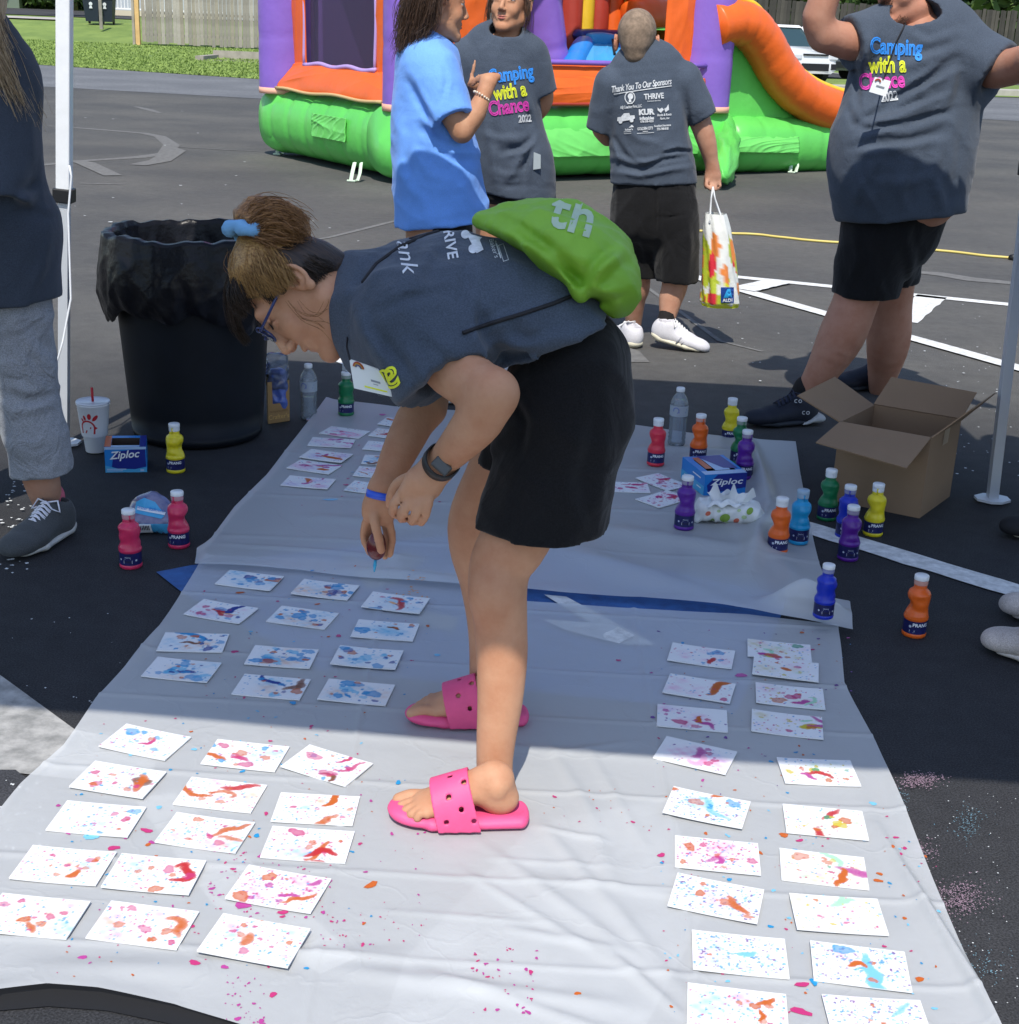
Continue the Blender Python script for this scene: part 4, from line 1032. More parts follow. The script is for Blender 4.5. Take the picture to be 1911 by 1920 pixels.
mb = MB(); mb.add(T_ + B_ + T2 + B2, [(i, k + i, k + i + 1, i + 1) for i in range(k - 1)] + [(2 * k + i, 2 * k + i + 1, 3 * k + i + 1, 3 * k + i) for i in range(k - 1)] + [(i, i + 1, 2 * k + i + 1, 2 * k + i) for i in range(k - 1)])
mb.build('slide_wall', VG, bh)
puffy('slide_base_tube', sl(1340, 268, .2), sl(1700, 272, .2), .34, .30, VG, bh, ev(7), fine=.004)
puffy('slide_base_tube', sl(1340, 268, 1.2), sl(1700, 272, 1.2), .34, .30, VG, bh, ev(7))
drape('slide_skirt', sl(1352, 285, -.16), sl(1498, 287, -.16), sl(1498, 256, -.12), sl(1352, 256, -.12), VLG, bh, nF, .05, .02, seed=12, kx=6, ky=3)
# anchoring straps with rings
WS = mat('white_webbing', (.55, .66, .52), .8); 
for (u, v, u2, v2) in ((515, 270, 519, 288), (665, 315, 658, 338), (1475, 312, 1482, 322)):
    a = G(u2, v2, .015); b = a + np.array([.02, .12, .15]) ; mb = MB()
    mb.tube([a, a * .6 + b * .4 + [0, -.02, 0], b], .018, 4, flat=.3); mb.tube([a + [.06, 0, 0], a * .6 + b * .4 + [.07, -.02, 0], b + [.06, 0, 0]], .018, 4, flat=.3)
    mb.tube([a + [-.03, -.03, 0], a + [.04, -.05, 0], a + [.05, 0, 0]], .010, 6); mb.build('anchor_strap', WS, bh)
# tied-off blower sleeve at the front right corner
v = []; f = []; c0 = G(1352, 318, .30)
mb = MB(); n = 26
for i in range(15):
    t = i / 14; c = BH(3.95, .02, .34) * (1 - t) + (G(1360, 330, .14)) * t; r = .20 * (1 - .2 * t) * (1 if t < .75 else 1 - (t - .75) * 2.6)
    for j in range(n):
        a = 2 * math.pi * j / n; rr = r * (1 + .12 * math.sin(5 * a + t * 9) + .07 * math.sin(9 * a - t * 14) + .04 * math.sin(t * 30)); v.append(c + FA * rr * math.cos(a) + np.array([0, 0, rr * math.sin(a)]))
f = [(i * n + j, i * n + (j + 1) % n, (i + 1) * n + (j + 1) % n, (i + 1) * n + j) for i in range(14) for j in range(n)] + [tuple(14 * n + j for j in range(n))]
part('blower_sleeve', v, f, VG, bh)
# ------------------------------------------------------------------ background
def at(u, D, z=0.0):
    d = ray(u, 300); return np.array([d[0] / d[1] * D, D, z])
# left board fence (grey weathered planks, each its own part), pale post at its end
def plank_mesh(w, h, t, name='plank'):
    mb = MB(); mb.box((0, 0, h / 2), (w, t, h)); m = bpy.data.meshes.new(name)
    m.from_pydata(mb.v, [], mb.f); return m
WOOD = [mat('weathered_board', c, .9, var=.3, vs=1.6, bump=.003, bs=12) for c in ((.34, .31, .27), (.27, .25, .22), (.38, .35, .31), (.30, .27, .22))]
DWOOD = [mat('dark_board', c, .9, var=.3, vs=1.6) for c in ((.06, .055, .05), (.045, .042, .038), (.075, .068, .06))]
def board_fence(label, A, B, h, w, mats, drop=0.0, postcol=None, group=None):
    A = np.array(A); B = np.array(B); L_ = np.linalg.norm((B - A)[:2]); n = int(L_ / w); t = (B - A) / n; an = math.atan2(t[1], t[0])
    root = thing('board_fence', label, 'fence', tuple(A)); ms = []
    for m_ in mats:
        q = plank_mesh(w * .93, h, .02); q.materials.append(m_); ms.append(q)
    for i in range(n):
        o = link('plank', ms[rng.integers(len(ms))], root); o.location = tuple(t * (i + .5) + np.array([rng.normal(0, .004) * math.sin(an), rng.normal(0, .006), rng.normal(0, .02)]))
        o.rotation_euler = (rng.normal(0, .004), rng.normal(0, .006), an)
    mb = MB()
    for z in (.35, h * .5, h - .35): 
        c = (A + B) / 2; mb.box((c[0] - math.sin(an) * -.04, c[1] + .05, c[2] + z), (L_, .04, .09), rz=an)
    mb.build('rail', mats[0], root); return root
fz = .14
fr = board_fence('weathered grey board fence on the lawn left of the bounce house', at(277, 56.5, fz + .12), at(640, 57.5, fz), 2.3, .145, WOOD)
mb = MB(); mb.box((0, 0, 1.2), (.16, .16, 2.6)); o = mb.build('fence_post', mat('fresh_pine', (.62, .40, .17), .8, var=.15, vs=3), fr, local=True); o.location = (-.12, -.12, -.1)
mb = MB(); mb.box((0, 0, 1.2), (.10, .12, 2.6)); o = mb.build('fence_post', WOOD[0], fr, local=True); o.location = (-.30, -.02, -.1)
board_fence('old grey board fence running behind the bounce house entrance', at(700, 60, fz), at(1215, 60, fz), 2.4, .16, WOOD)
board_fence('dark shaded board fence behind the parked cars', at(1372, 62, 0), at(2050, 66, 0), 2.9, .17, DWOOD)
# wheeled bins behind the lawn
BINM = mat('navy_bin_plastic', (.012, .02, .035), .5)
def bin_(u, D, z, label):
    r = thing('wheeled_bin', label, 'trash bin', tuple(at(u, D, z)), rz=.06, group=None)
    mb = MB(); a, b = .26, .34; v = [(-a, -a, .1), (a, -a, .1), (a, a, .1), (-a, a, .1), (-b, -b, 1.02), (b, -b, 1.02), (b, b, 1.02), (-b, b, 1.02)]
    mb.add(v, [(0, 3, 2, 1), (0, 1, 5, 4), (1, 2, 6, 5), (2, 3, 7, 6), (3, 0, 4, 7), (4, 5, 6, 7)]); mb.build('bin_body', BINM, r, local=True)
    mb = MB(); mb.add([(-.38, -.38, 1.02), (.38, -.38, 1.02), (.38, .38, 1.02), (-.38, .38, 1.02), (-.34, -.3, 1.1), (.34, -.3, 1.1), (.34, .36, 1.16), (-.34, .36, 1.16)],
                      [(0, 3, 2, 1), (0, 1, 5, 4), (1, 2, 6, 5), (2, 3, 7, 6), (3, 0, 4, 7), (4, 5, 6, 7)]); mb.build('lid', BINM, r, local=True)
    for x in (-.22, .22):
        mb = MB(); mb.tube([(x - .03, .24, .12), (x + .03, .24, .12)], .12, 14); mb.build('wheel', M['black_plastic'], r, local=True)
    mb = MB(); mb.lathe([(0, 0), (.075, 0)], 14); mb2 = MB(); mb2.add([(x_, -b - .012 + .0 * z_, .80 + y_) for x_, y_, z_ in mb.v[14:]], [tuple(range(14))])
    mb2.add([(-.07, -b - .012, .62), (.07, -b - .012, .62), (.03, -b - .012, .76), (-.03, -b - .012, .76)], [(0, 1, 2, 3)]); mb2.build('emblem', M['print_white'], r, local=True)
bin_(190, 62.2, .80, 'dark wheeled bin standing left of the weathered stake'); bin_(215, 62.6, .80, 'dark wheeled bin partly behind the weathered stake')
mb = MB(); c = at(204, 60.5, .62); mb.box(c + [0, 0, .75], (.13, .10, 1.5)); tag(mb.build('stake', WOOD[1]), 'weathered wooden stake in the grass before the two bins', 'post')
# house porch with white railing
pr = thing('porch', 'white porch railing of a house behind the bins', 'porch', tuple(at(230, 72, 1.15)))
mb = MB(); L_ = 6.0; mb.box((L_ / 2 - .6, 0, .12), (L_, .3, .25)); mb.build('porch_floor', mat('porch_tan', (.55, .50, .38), .8), pr, local=True)
mb = MB(); mb.box((L_ / 2 - .6, 0, .32), (L_, .07, .07)); mb.box((L_ / 2 - .6, 0, 1.15), (L_, .08, .08)); mb.build('handrail', M['white_metal'], pr, local=True)
bm_ = MB(); bm_.box((0, 0, .42), (.045, .045, .8)); bal = bpy.data.meshes.new('baluster'); bal.from_pydata(bm_.v, [], bm_.f); bal.materials.append(M['white_metal'])
for i in range(34): o = link('baluster', bal, pr); o.location = (-.5 + i * .165, 0, .33)
mb = MB(); mb.box((0, 0, 1.2), (.14, .14, 2.4)); o = mb.build('porch_post', M['white_metal'], pr, local=True); o.location = (-.55, 0, 0)
hs = thing('house', 'pale house wall with a window seen above the bins', 'house', tuple(at(222, 75, 1.15)))
mb = MB(); mb.box((3.5, 2.5, 2.4), (8, 5, 4.8)); mb.build('wall', mat('pale_siding', (.42, .46, .50), .8), hs, local=True)
mb = MB(); mb.box((0, 0, 0), (1.3, .08, 1.5)); o = mb.build('window', mat('dark_glass', (.08, .11, .14), .1), hs, local=True); o.location = (.7, -.04, 1.9)
mb = MB(); mb.add([(-1, -.6, 4.8), (8, -.6, 4.8), (8, 5.6, 4.8), (-1, 5.6, 4.8), (-1, 2.5, 6.8), (8, 2.5, 6.8)], [(0, 1, 5, 4), (2, 3, 4, 5), (0, 4, 3), (1, 2, 5), (0, 3, 2, 1)]); mb.build('roof', mat('shingles', (.10, .09, .09), .9, var=.3, vs=9), hs, local=True)
# trees: trunk, limbs, crown of leaf clumps
LEAF = [mat('leaf_green', (.045, .085, .022), .8, col2=(.02, .045, .012), vs=1.5), mat('leaf_light', (.10, .17, .04), .8, col2=(.04, .08, .02), vs=1.5)]
BARK = mat('bark', (.12, .10, .08), .95, var=.3, vs=5, bump=.02, bs=14)
def crown_mesh(r, n, size, seed, squash=.8):
    q = np.random.default_rng(seed); cl = q.normal(0, 1, (26, 3)); cl /= np.linalg.norm(cl, axis=1)[:, None]; cl *= q.uniform(.35, .9, (26, 1)) * r
    c = cl[q.integers(0, 26, n)] + q.normal(0, .20 * r, (n, 3)); c[:, 2] *= squash
    a = q.normal(0, 1, (n, 3)); a /= np.linalg.norm(a, axis=1)[:, None]; b = q.normal(0, 1, (n, 3)); b -= a * (a * b).sum(1)[:, None]; b /= np.linalg.norm(b, axis=1)[:, None]
    s = size * q.uniform(.6, 1.3, (n, 1)); v = np.stack([c - a * s, c - b * s * .5, c + a * s, c + b * s * .5], 1).reshape(-1, 3)
    return me(v, np.arange(n * 4).reshape(-1, 4), LEAF[seed % 2], False, name='crown')
CROWN = [crown_mesh(1.0, 2600, .085, s) for s in (1, 2, 3, 4)]
def tree(u, D, z, h, r, label, group, seed=0, name='tree', cat='tree', trunk=True):
    t = thing(name, label, cat, tuple(at(u, D, z)), rz=seed * 1.3, group=group)
    if trunk:
        mb = MB(); mb.tube([(0, 0, -.2), (.03 * r, 0, h * .3), (0, .05 * r, h * .62)], [.07 * r + .1, .06 * r + .05, .04 * r], 10)
        for k in range(5):
            a = k * 1.3 + seed; mb.tube([(0, 0, h * .35 + k * .06 * h), (math.cos(a) * r * .3, math.sin(a) * r * .3, h * .55 + k * .04 * h), (math.cos(a) * r * .6, math.sin(a) * r * .6, h * .68 + k * .03 * h)], [.05 * r, .03 * r, .015 * r], 6)
        mb.build('trunk', BARK, t, True, local=True)
    c = link('crown', CROWN[seed % 4], t); c.location = (0, 0, h - r * .75); c.scale = (r, r, r * 1.05)
    return t
TG = 'trees behind the far fences'
for i, (u, D, z, h, r, lb) in enumerate([(-60, 92, 1.2, 12, 5.5, 'dark leafy tree over the far lane at the left'), (60, 96, 1.2, 13, 6, 'dark leafy tree behind the utility box'), (150, 90, 1.2, 12, 5, 'dark leafy tree above the two bins'),
        (400, 84, .8, 12, 5.5, 'tree behind the weathered fence, left end'), (560, 82, .8, 12, 5.5, 'tree behind the weathered fence, near the purple column'), (720, 84, .6, 13, 6, 'tree seen dimly through the window net'),
        (900, 84, .5, 13, 6, 'tree behind the bounce house door'), (1080, 86, .4, 12, 6, 'tree behind the middle of the bounce house'), (1260, 84, .3, 13, 6, 'tree behind the right purple column'),
        (1400, 72, .0, 11, 5.5, 'dark tree above the slide'), (1540, 72, 0, 11, 5.5, 'dark tree behind the white car'), (1690, 73, 0, 12, 6, 'dark tree behind the broad man'), (1850, 74, 0, 12, 6, 'dark tree at the right edge')]):
    tree(u, D, z, h, r, lb, TG, i)
for i, (u, D, z, h, r, lb) in enumerate([(140, 70, 1.0, 2.4, 1.2, 'spiky shrub left of the bins'), (165, 69, 1.0, 1.9, .9, 'low shrub beside the bins'), (10, 90, 1.1, 4, 2.6, 'dark hedge clump beyond the lane'), (90, 91, 1.1, 4.2, 2.6, 'dark hedge clump behind the utility box'),
        (700, 50, 0, 3.2, 1.6, 'round bush seen through the left window net')]):
    tree(u, D, z, h, r, lb, None, i + 1, 'shrub', 'shrub', False)
# tall far hedge that closes the view
def hedge():
    n = 52000; q = np.random.default_rng(5); u = q.uniform(-400, 2300, n); D = q.uniform(97, 101, n)
    d = np.stack([CF[0] * FPX + CR[0] * (u - W0 / 2), CF[1] * FPX + CR[1] * (u - W0 / 2) + CU[1] * 660], 1)
    c = np.stack([d[:, 0] / d[:, 1] * D, D, q.uniform(0, 1, n) ** .8 * (6.5 + 1.2 * np.sin(u * .02)) + .8], 1)
    a = q.normal(0, 1, (n, 3)); a /= np.linalg.norm(a, axis=1)[:, None]; b = q.normal(0, 1, (n, 3)); b -= a * (a * b).sum(1)[:, None]; b /= np.linalg.norm(b, axis=1)[:, None]
    s = q.uniform(.25, .6, (n, 1)); v = np.stack([c - a * s, c - b * s * .5, c + a * s, c + b * s * .5], 1).reshape(-1, 3)
    o = part('far_wood', v, np.arange(n * 4).reshape(-1, 4), LEAF[0], smooth=False); tag(o, 'dense dark wood closing off the far side of the lot', kind='stuff')
hedge()
# green utility box under the trees, top left
ub = thing('utility_box', 'grey green utility cabinet by the far lane', 'cabinet', tuple(at(47, 89, 1.25)))
mb = MB(); mb.box((0, 0, .7), (.9, .6, 1.5)); bevel(mb.build('cabinet', mat('utility_green', (.14, .18, .14), .6), ub, local=True), .03)
mb = MB(); mb.box((.1, -.32, .9), (.2, .03, .5)); mb.build('door', mat('utility_dark', (.02, .025, .02), .6), ub, local=True)
# concrete drain box in the lawn
db = thing('drain_box', 'square concrete drain frame set in the lawn edge', 'drain', tuple(G(482, 120)))
c = G(478, 119); mb = MB()
mb.box(c + [0, 1.1, .14], (3.0, .25, .35)); mb.box(c + [0, -1.1, .02], (3.0, .25, .12)); mb.box(c + [-1.45, 0, .08], (.25, 2.4, .22)); mb.build('concrete_frame', mat('old_concrete', (.33, .30, .26), .9, var=.2, vs=3), db)
mb = MB(); mb.box(c + [.2, 0, .06], (2.4, 1.8, .04)); mb.build('drain_slab', mat('slab_concrete', (.22, .20, .18), .9, var=.2, vs=3), db)
# kerbs, lot and strips at the right
KB = mat('kerb_concrete', (.42, .40, .36), .9, var=.15, vs=2)
def band(name, pts, z0, z1, m):
    mb = MB(); mb.prism([tuple(p[:2]) for p in pts], z0, z1); o = mb.build(name, m); tag(o, kind='structure'); return o
band('road_shoulder', [G(1490, 161), G(2150, 190), G(2200, 178), G(1480, 152)], .30, .004 + .3, KB) if False else None
g0 = [G(1395, 166), G(1900, 178), G(2200, 186), G(2200, 170), G(1900, 164), G(1395, 152)]
polysheet('grass_verge', [tuple(p[:2]) for p in g0], .17, GRASS)
band('kerb', [G(1395, 168), G(1900, 181), G(2200, 189), G(2200, 186), G(1900, 178), G(1395, 165.5)], 0, .175, KB)
def strip2(name, y0, y1, z, m): return polysheet(name, [tuple(p[:2]) for p in (G(1380, y0), G(2250, y0 + 30), G(2250, y1 + 30), G(1380, y1))], z, m)
strip2('far_lot', 151, 131, .172, asphalt_mat('far_lot_asphalt', (.06, .06, .065), (.08, .08, .085), scale=.3))
strip2('kerb', 131, 127, .18, KB)
linepx('white_line', (1510, 140), (1600, 150), .2, .2, .19, WP)
# parked cars
CARW = mat('white_car_paint', (.72, .73, .74), .25, coat=.6); CARD = mat('graphite_car_paint', (.06, .065, .075), .25, coat=.6); CARJ = mat('drab_car_paint', (.045, .045, .035), .35, coat=.3)
GLASS = mat('car_glass', (.03, .06, .07), .05, spec=.8); TYRE = mat('tyre_rubber', (.012, .012, .012), .8); RIM = mat('alloy_rim', (.45, .46, .47), .3, metal=.8); LAMP = mat('lamp_lens', (.6, .62, .65), .1)
def car(label, loc, rz, paint, L_=4.15, Wd=1.8, Ht=1.6, boxy=.0):
    t = thing('parked_car', label, 'car', loc, rz); n = 2
    # body shell from cross sections along x (front at +x)
    sec = [(2.07, .35, .55, .62), (2.03, .28, .85, .80), (1.6, .26, .93, .88), (1.05, .24, 1.0, .9), (.9, .24, 1.02, .9), (-1.6, .24, 1.05, .9), (-1.95, .3, 1.02, .86), (-2.07, .4, .8, .74)]
    k = L_ / 4.15; v = []
    for (x, z0, z1, w) in sec: 
        w = w * Wd / 1.8; v += [(x * k, -w, z0 + .1), (x * k, -w * .96, z1 - .08), (x * k, -w * .86, z1), (x * k, w * .86, z1), (x * k, w * .96, z1 - .08), (x * k, w, z0 + .1), (x * k, w * .8, z0), (x * k, -w * .8, z0)]
    f = [(i * 8 + j, (i + 1) * 8 + j, (i + 1) * 8 + (j + 1) % 8, i * 8 + (j + 1) % 8) for i in range(len(sec) - 1) for j in range(8)] + [tuple(range(8)), tuple(range(56, 64))[::-1]]
    o = part('body', v, f, paint, t, local=True); autosmooth(o, 50)
    b = .12 * boxy; rt = Ht; s = .76 * Wd / 1.8
    gb = [((.98 + b) * k, .86, 1.0), ((.38 + b) * k, s * .88, rt - .06), ((-1.45) * k, s * .88, rt - .06), ((-1.92) * k, .84, 1.03)]
    v = []
    for (x, w, z) in gb: v += [(x, -w * Wd / 1.8, z), (x, w * Wd / 1.8, z)]
    mb = MB(); mb.add(v, [(0, 2, 3, 1), (2, 4, 5, 3), (4, 6, 7, 5), (0, 6, 4, 2), (1, 3, 5, 7)]); mb.build('window', GLASS, t, local=True)
    mb = MB(); x0, x1 = (.45 + b) * k, -1.5 * k
    mb.add([(x0, -s * .9, rt - .07), (x0, s * .9, rt - .07), (x1, s * .9, rt - .07), (x1, -s * .9, rt - .07), (x0 - .08, -s * .8, rt), (x0 - .08, s * .8, rt), (x1 + .05, s * .8, rt), (x1 + .05, -s * .8, rt)],
           [(0, 1, 5, 4), (1, 2, 6, 5), (2, 3, 7, 6), (3, 0, 4, 7), (4, 5, 6, 7), (0, 3, 2, 1)]); mb.build('roof', paint, t, local=True)
    mb = MB()
    for y in (-1, 1):
        for (xa, za, wa), (xb, zb_, wb) in ((((1.0 + b) * k, 1.0, .875), ((.42 + b) * k, rt - .06, s * .9)), ((-.45 * k, 1.03, .875), (-.5 * k, rt - .06, s * .9)), ((-1.55 * k, 1.03, .87), (-1.42 * k, rt - .06, s * .9))):
            mb.tube([(xa, y * wa * Wd / 1.8, za), (xb, y * wb, zb_)], .045, 6)
    mb.build('pillar', paint, t, local=True)
    for x in (1.3 * k, -1.3 * k):
        for y in (-1, 1):
            mb = MB(); mb.tube([(x, y * (Wd / 2 - .2), .33), (x, y * (Wd / 2 + .01), .33)], .33, 22); w_ = mb.build('wheel', TYRE, t, local=True)
            mb = MB(); mb.tube([(x, y * (Wd / 2 - .05), .33), (x, y * (Wd / 2 + .018), .33)], .21, 14); mb.build('rim', RIM, w_, local=True)
    for y in (-1, 1):
        mb = MB(); mb.box((2.02 * k, y * .66 * Wd / 1.8, .74), (.14, .30, .15)); bevel(mb.build('headlight', LAMP, t, local=True), .03)
        mb = MB(); mb.box((2.0 * k, y * .68 * Wd / 1.8, .48), (.14, .2, .16)); mb.build('fog_lamp', M['black_plastic'], t, local=True)
        mb = MB(); mb.box((.82 * k, y * (Wd / 2 + .10), 1.06), (.12, .2, .14)); bevel(mb.build('mirror', paint, t, local=True), .04)
    mb = MB(); mb.box((2.05 * k, 0, .46), (.08, 1.0, .2)); mb.box((2.055 * k, 0, .8), (.06, .9, .05)); mb.build('grille', M['black_plastic'], t, local=True)
    return t
pw = G(1462, 152); 
car('white hatchback parked behind the slide', (7.35, 44.2, .17), R(-62), CARW)
car('dark grey sedan parked behind the white hatchback', (9.55, 50.5, .17), R(-64), CARD, Ht=1.45)
car('drab green off-roader parked at the right edge behind the stretched arm', (23.5, 58.0, .17), R(-80), CARJ, Ht=1.8, boxy=1)
car('black car with only its tail showing at the right edge', (17.8, 43.5, .17), R(95), CARD, Ht=1.35)
# ------------------------------------------------------------------ pop-up tent
def line_to_z(p0, p1, z): p0 = np.array(p0); p1 = np.array(p1); t = (z - p0[2]) / (p1[2] - p0[2]); return p0 + (p1 - p0) * t
tent = thing('canopy_tent', 'white pop-up canopy tent on thin square metal legs shading the plastic sheets', 'tent', (0, 2.9, 0))
ZT = 2.02
fl0, fr0 = G(120, 834), G(1860, 940); fl1 = line_to_z(fl0, P(121, 20, fl0[1] - .02), ZT); fr1 = line_to_z(fr0, P(1908, 530, fr0[1] + .02), ZT)
nl0, nr0 = np.array([-1.55, 1.28, 0]), np.array([1.62, 1.22, 0]); nl1, nr1 = np.array([-1.50, 1.44, ZT]), np.array([1.55, 1.04, ZT])
LEGIN = mat('grey_leg_tube', (.60, .63, .67), .35, metal=.3); PLATE = mat('zinc_plate', (.70, .74, .78), .4)
def sq_tube(mb, a, b, w, d):
    a = np.array(a, float); b = np.array(b, float); t = _unit(b - a); x = _unit(np.cross([0, 1, 0], t)); y = np.cross(t, x); v = []
    for p in (a, b):
        for (sx, sy) in ((-1, -1), (1, -1), (1, 1), (-1, 1)): v.append(p + x * sx * w / 2 + y * sy * d / 2)
    mb.add(v, [(0, 3, 2, 1), (4, 5, 6, 7), (0, 1, 5, 4), (1, 2, 6, 5), (2, 3, 7, 6), (3, 0, 4, 7)])
for (a, b, j) in ((fl0, fl1, .83), (fr0, fr1, 1.05), (nl0, nl1, .83), (nr0, nr1, 1.0)):
    m_ = a + (b - a) * (j / ZT); mb = MB(); sq_tube(mb, a, m_ + (b - a) * .05, .031, .031); lg = mb.build('leg', LEGIN, tent)
    mb = MB(); sq_tube(mb, m_, b, .044, .042); bevel(mb.build('leg_sleeve', M['white_metal'], lg, ), .004)
    mb = MB(); sq_tube(mb, m_ - (b - a) * .008, m_ + (b - a) * .014, .060, .058); bevel(mb.build('leg_clamp', M['black_plastic'], lg), .004)
    mb = MB(); n = 8; ps = [(a[0] + .045 * math.cos(k) * (1.3 if abs(math.cos(k)) > .7 else 1), a[1] + .05 * math.sin(k)) for k in np.linspace(0, 6.283, 8, endpoint=False) + .39]
    mb.prism(ps, .005, .013); mb.build('foot_plate', PLATE, lg)
CANV = mat('canopy_cloth', (.40, .50, .70), .9)
_n = CANV.node_tree; _t = _n.nodes.new('ShaderNodeBsdfTranslucent'); _t.inputs[0].default_value = (.50, .58, .80, 1); _m = _n.nodes.new('ShaderNodeMixShader'); _m.inputs[0].default_value = .62
_n.links.new(_n.nodes['Principled BSDF'].outputs[0], _m.inputs[1]); _n.links.new(_t.outputs[0], _m.inputs[2]); _n.links.new(_m.outputs[0], _n.nodes['Material Output'].inputs[0])
pk = np.array([.03, 2.86, 3.05]); cs = [np.array([-1.66, 1.27, ZT]), np.array([1.63, 1.05, ZT]), np.array([1.58, 4.26, ZT]), np.array([-1.18, 4.40, ZT])]; v = []; f = []
nseg = 24
for e in range(4):
    a, b = cs[e], cs[(e + 1) % 4]
    for i in range(nseg):
        t = i / nseg; p = a + (b - a) * t; out = _unit(np.array([p[0] - pk[0], p[1] - pk[1], 0]))
        sag = .018 * math.sin(math.pi * t * 3) + .02 * math.sin(math.pi * t)
        v.append(p + np.array([0, 0, .13])); v.append(p + out * .02 + np.array([0, 0, sag]))
N_ = nseg * 4
for i in range(N_): j = (i + 1) % N_; f += [(2 * i, 2 * j, 2 * j + 1, 2 * i + 1)]
mids = []
for k in (0.5,):
    for i in range(N_): v.append(v[2 * i] * (1 - k) + pk * k + np.array([0, 0, -.03]))
for i in range(N_): j = (i + 1) % N_; f += [(2 * i, 2 * N_ + i, 2 * N_ + j, 2 * j)]
v.append(pk)
for i in range(N_): j = (i + 1) % N_; f += [(2 * N_ + i, 3 * N_, 2 * N_ + j)]
part('canopy', v, f, CANV, tent)
for e in range(4):
    a, b = cs[e] + [0, 0, .10], cs[(e + 1) % 4] + [0, 0, .10]; n = 4
    for i in range(n):
        p = a + (b - a) * i / n; q = a + (b - a) * (i + 1) / n; mb = MB(); s_ = .2 if i % 2 else 0
        mb.tube([p + [0, 0, -.0 + s_ * .0], q + [0, 0, -.06 if i % 2 == 0 else 0]], .010, 6); mb.tube([p + [0, 0, -.06 if i % 2 else 0], q + [0, 0, 0]], .010, 6); mb.build('truss_bar', M['white_metal'], tent, True)
# thin white cord hanging beside the left leg
mb = MB(); pts = [P(130, 310, 4.44), P(134, 330, 4.44), P(128, 400, 4.44), P(133, 560, 4.42), P(118, 640, 4.40), P(96, 718, 4.36)]; mb.tube(pts, .0035, 5); mb.build('guy_cord', mat('white_cord', (.75, .77, .8), .6), tent, True)

# ------------------------------------------------------------------ paint bottles
PBC = dict(yellow=(.72, .60, .02), pink=(.58, .03, .10), red=(.62, .03, .06), green=(.01, .16, .06), orange=(.72, .12, .015), purple=(.09, .015, .25), blue=(.01, .03, .42), turquoise=(.01, .28, .55))
PBM = {k: mat(k + '_paint_bottle', c, .28, spec=.5, var=.06, vs=40) for k, c in PBC.items()}
LABEL = mat('navy_label', (.012, .015, .09), .35, var=.3, vs=60)
CAPW = mat('white_cap', (.72, .74, .76), .35); CAPC = {k: mat(k + '_tinted_cap', tuple(.45 * .7 + .5 * x for x in c), .3, alpha=.9) for k, c in PBC.items()}
CAPCLR = {k: mat(k + '_neck', tuple(.25 + .45 * x for x in c), .25) for k, c in PBC.items()}
WHITE = mat('white_ink', (.75, .77, .8), .5); BLACK = mat('black_ink', (.015, .015, .02), .5)
def bottle_body():
    prof = [(.0, .0), (.026, 0), (.0295, .003), (.0300, .009), (.0288, .012), (.0286, .030), (.0288, .046), (.0302, .0485), (.0305, .053), (.0290, .057), (.0270, .066), (.0258, .076), (.0262, .086),
            (.0275, .095), (.0283, .104), (.0280, .112), (.0255, .119), (.0200, .124), (.0165, .127), (.0158, .129), (.0158, .1375)]
    pr = []
    for i in range(len(prof) - 1):
        for t in np.linspace(0, 1, 3)[:-1]: pr.append((prof[i][0] * (1 - t) + prof[i + 1][0] * t, prof[i][1] * (1 - t) + prof[i + 1][1] * t))
    pr.append(prof[-1])
    def mod(a, z, r):
        if .056 < z < .116:
            g = math.exp(-((z - .084) / .0125) ** 2) * (math.exp(-(((a + math.pi) % (2 * math.pi) - math.pi) / .75) ** 2) * .0115)
            s = .0022 * math.sin((z - .056) * 210 + 1.5 * math.sin(a)) * math.exp(-((abs((a % (2 * math.pi)) - math.pi) - 1.6) / .8) ** 2); return r - g + s * .8
        return r
    mb = MB(); mb.lathe(pr, 40, mod=mod); return mb
_bb = bottle_body(); _bm = bpy.data.meshes.new('bottle_body'); _bm.from_pydata(_bb.v, [], _bb.f); _bm.polygons.foreach_set('use_smooth', [True] * len(_bm.polygons))
def on_cyl(shape, r, z0, a0):
    v, f = shape; return [(r * math.cos(a0 + x / r), r * math.sin(a0 + x / r), z0 + y) for x, y in v], f
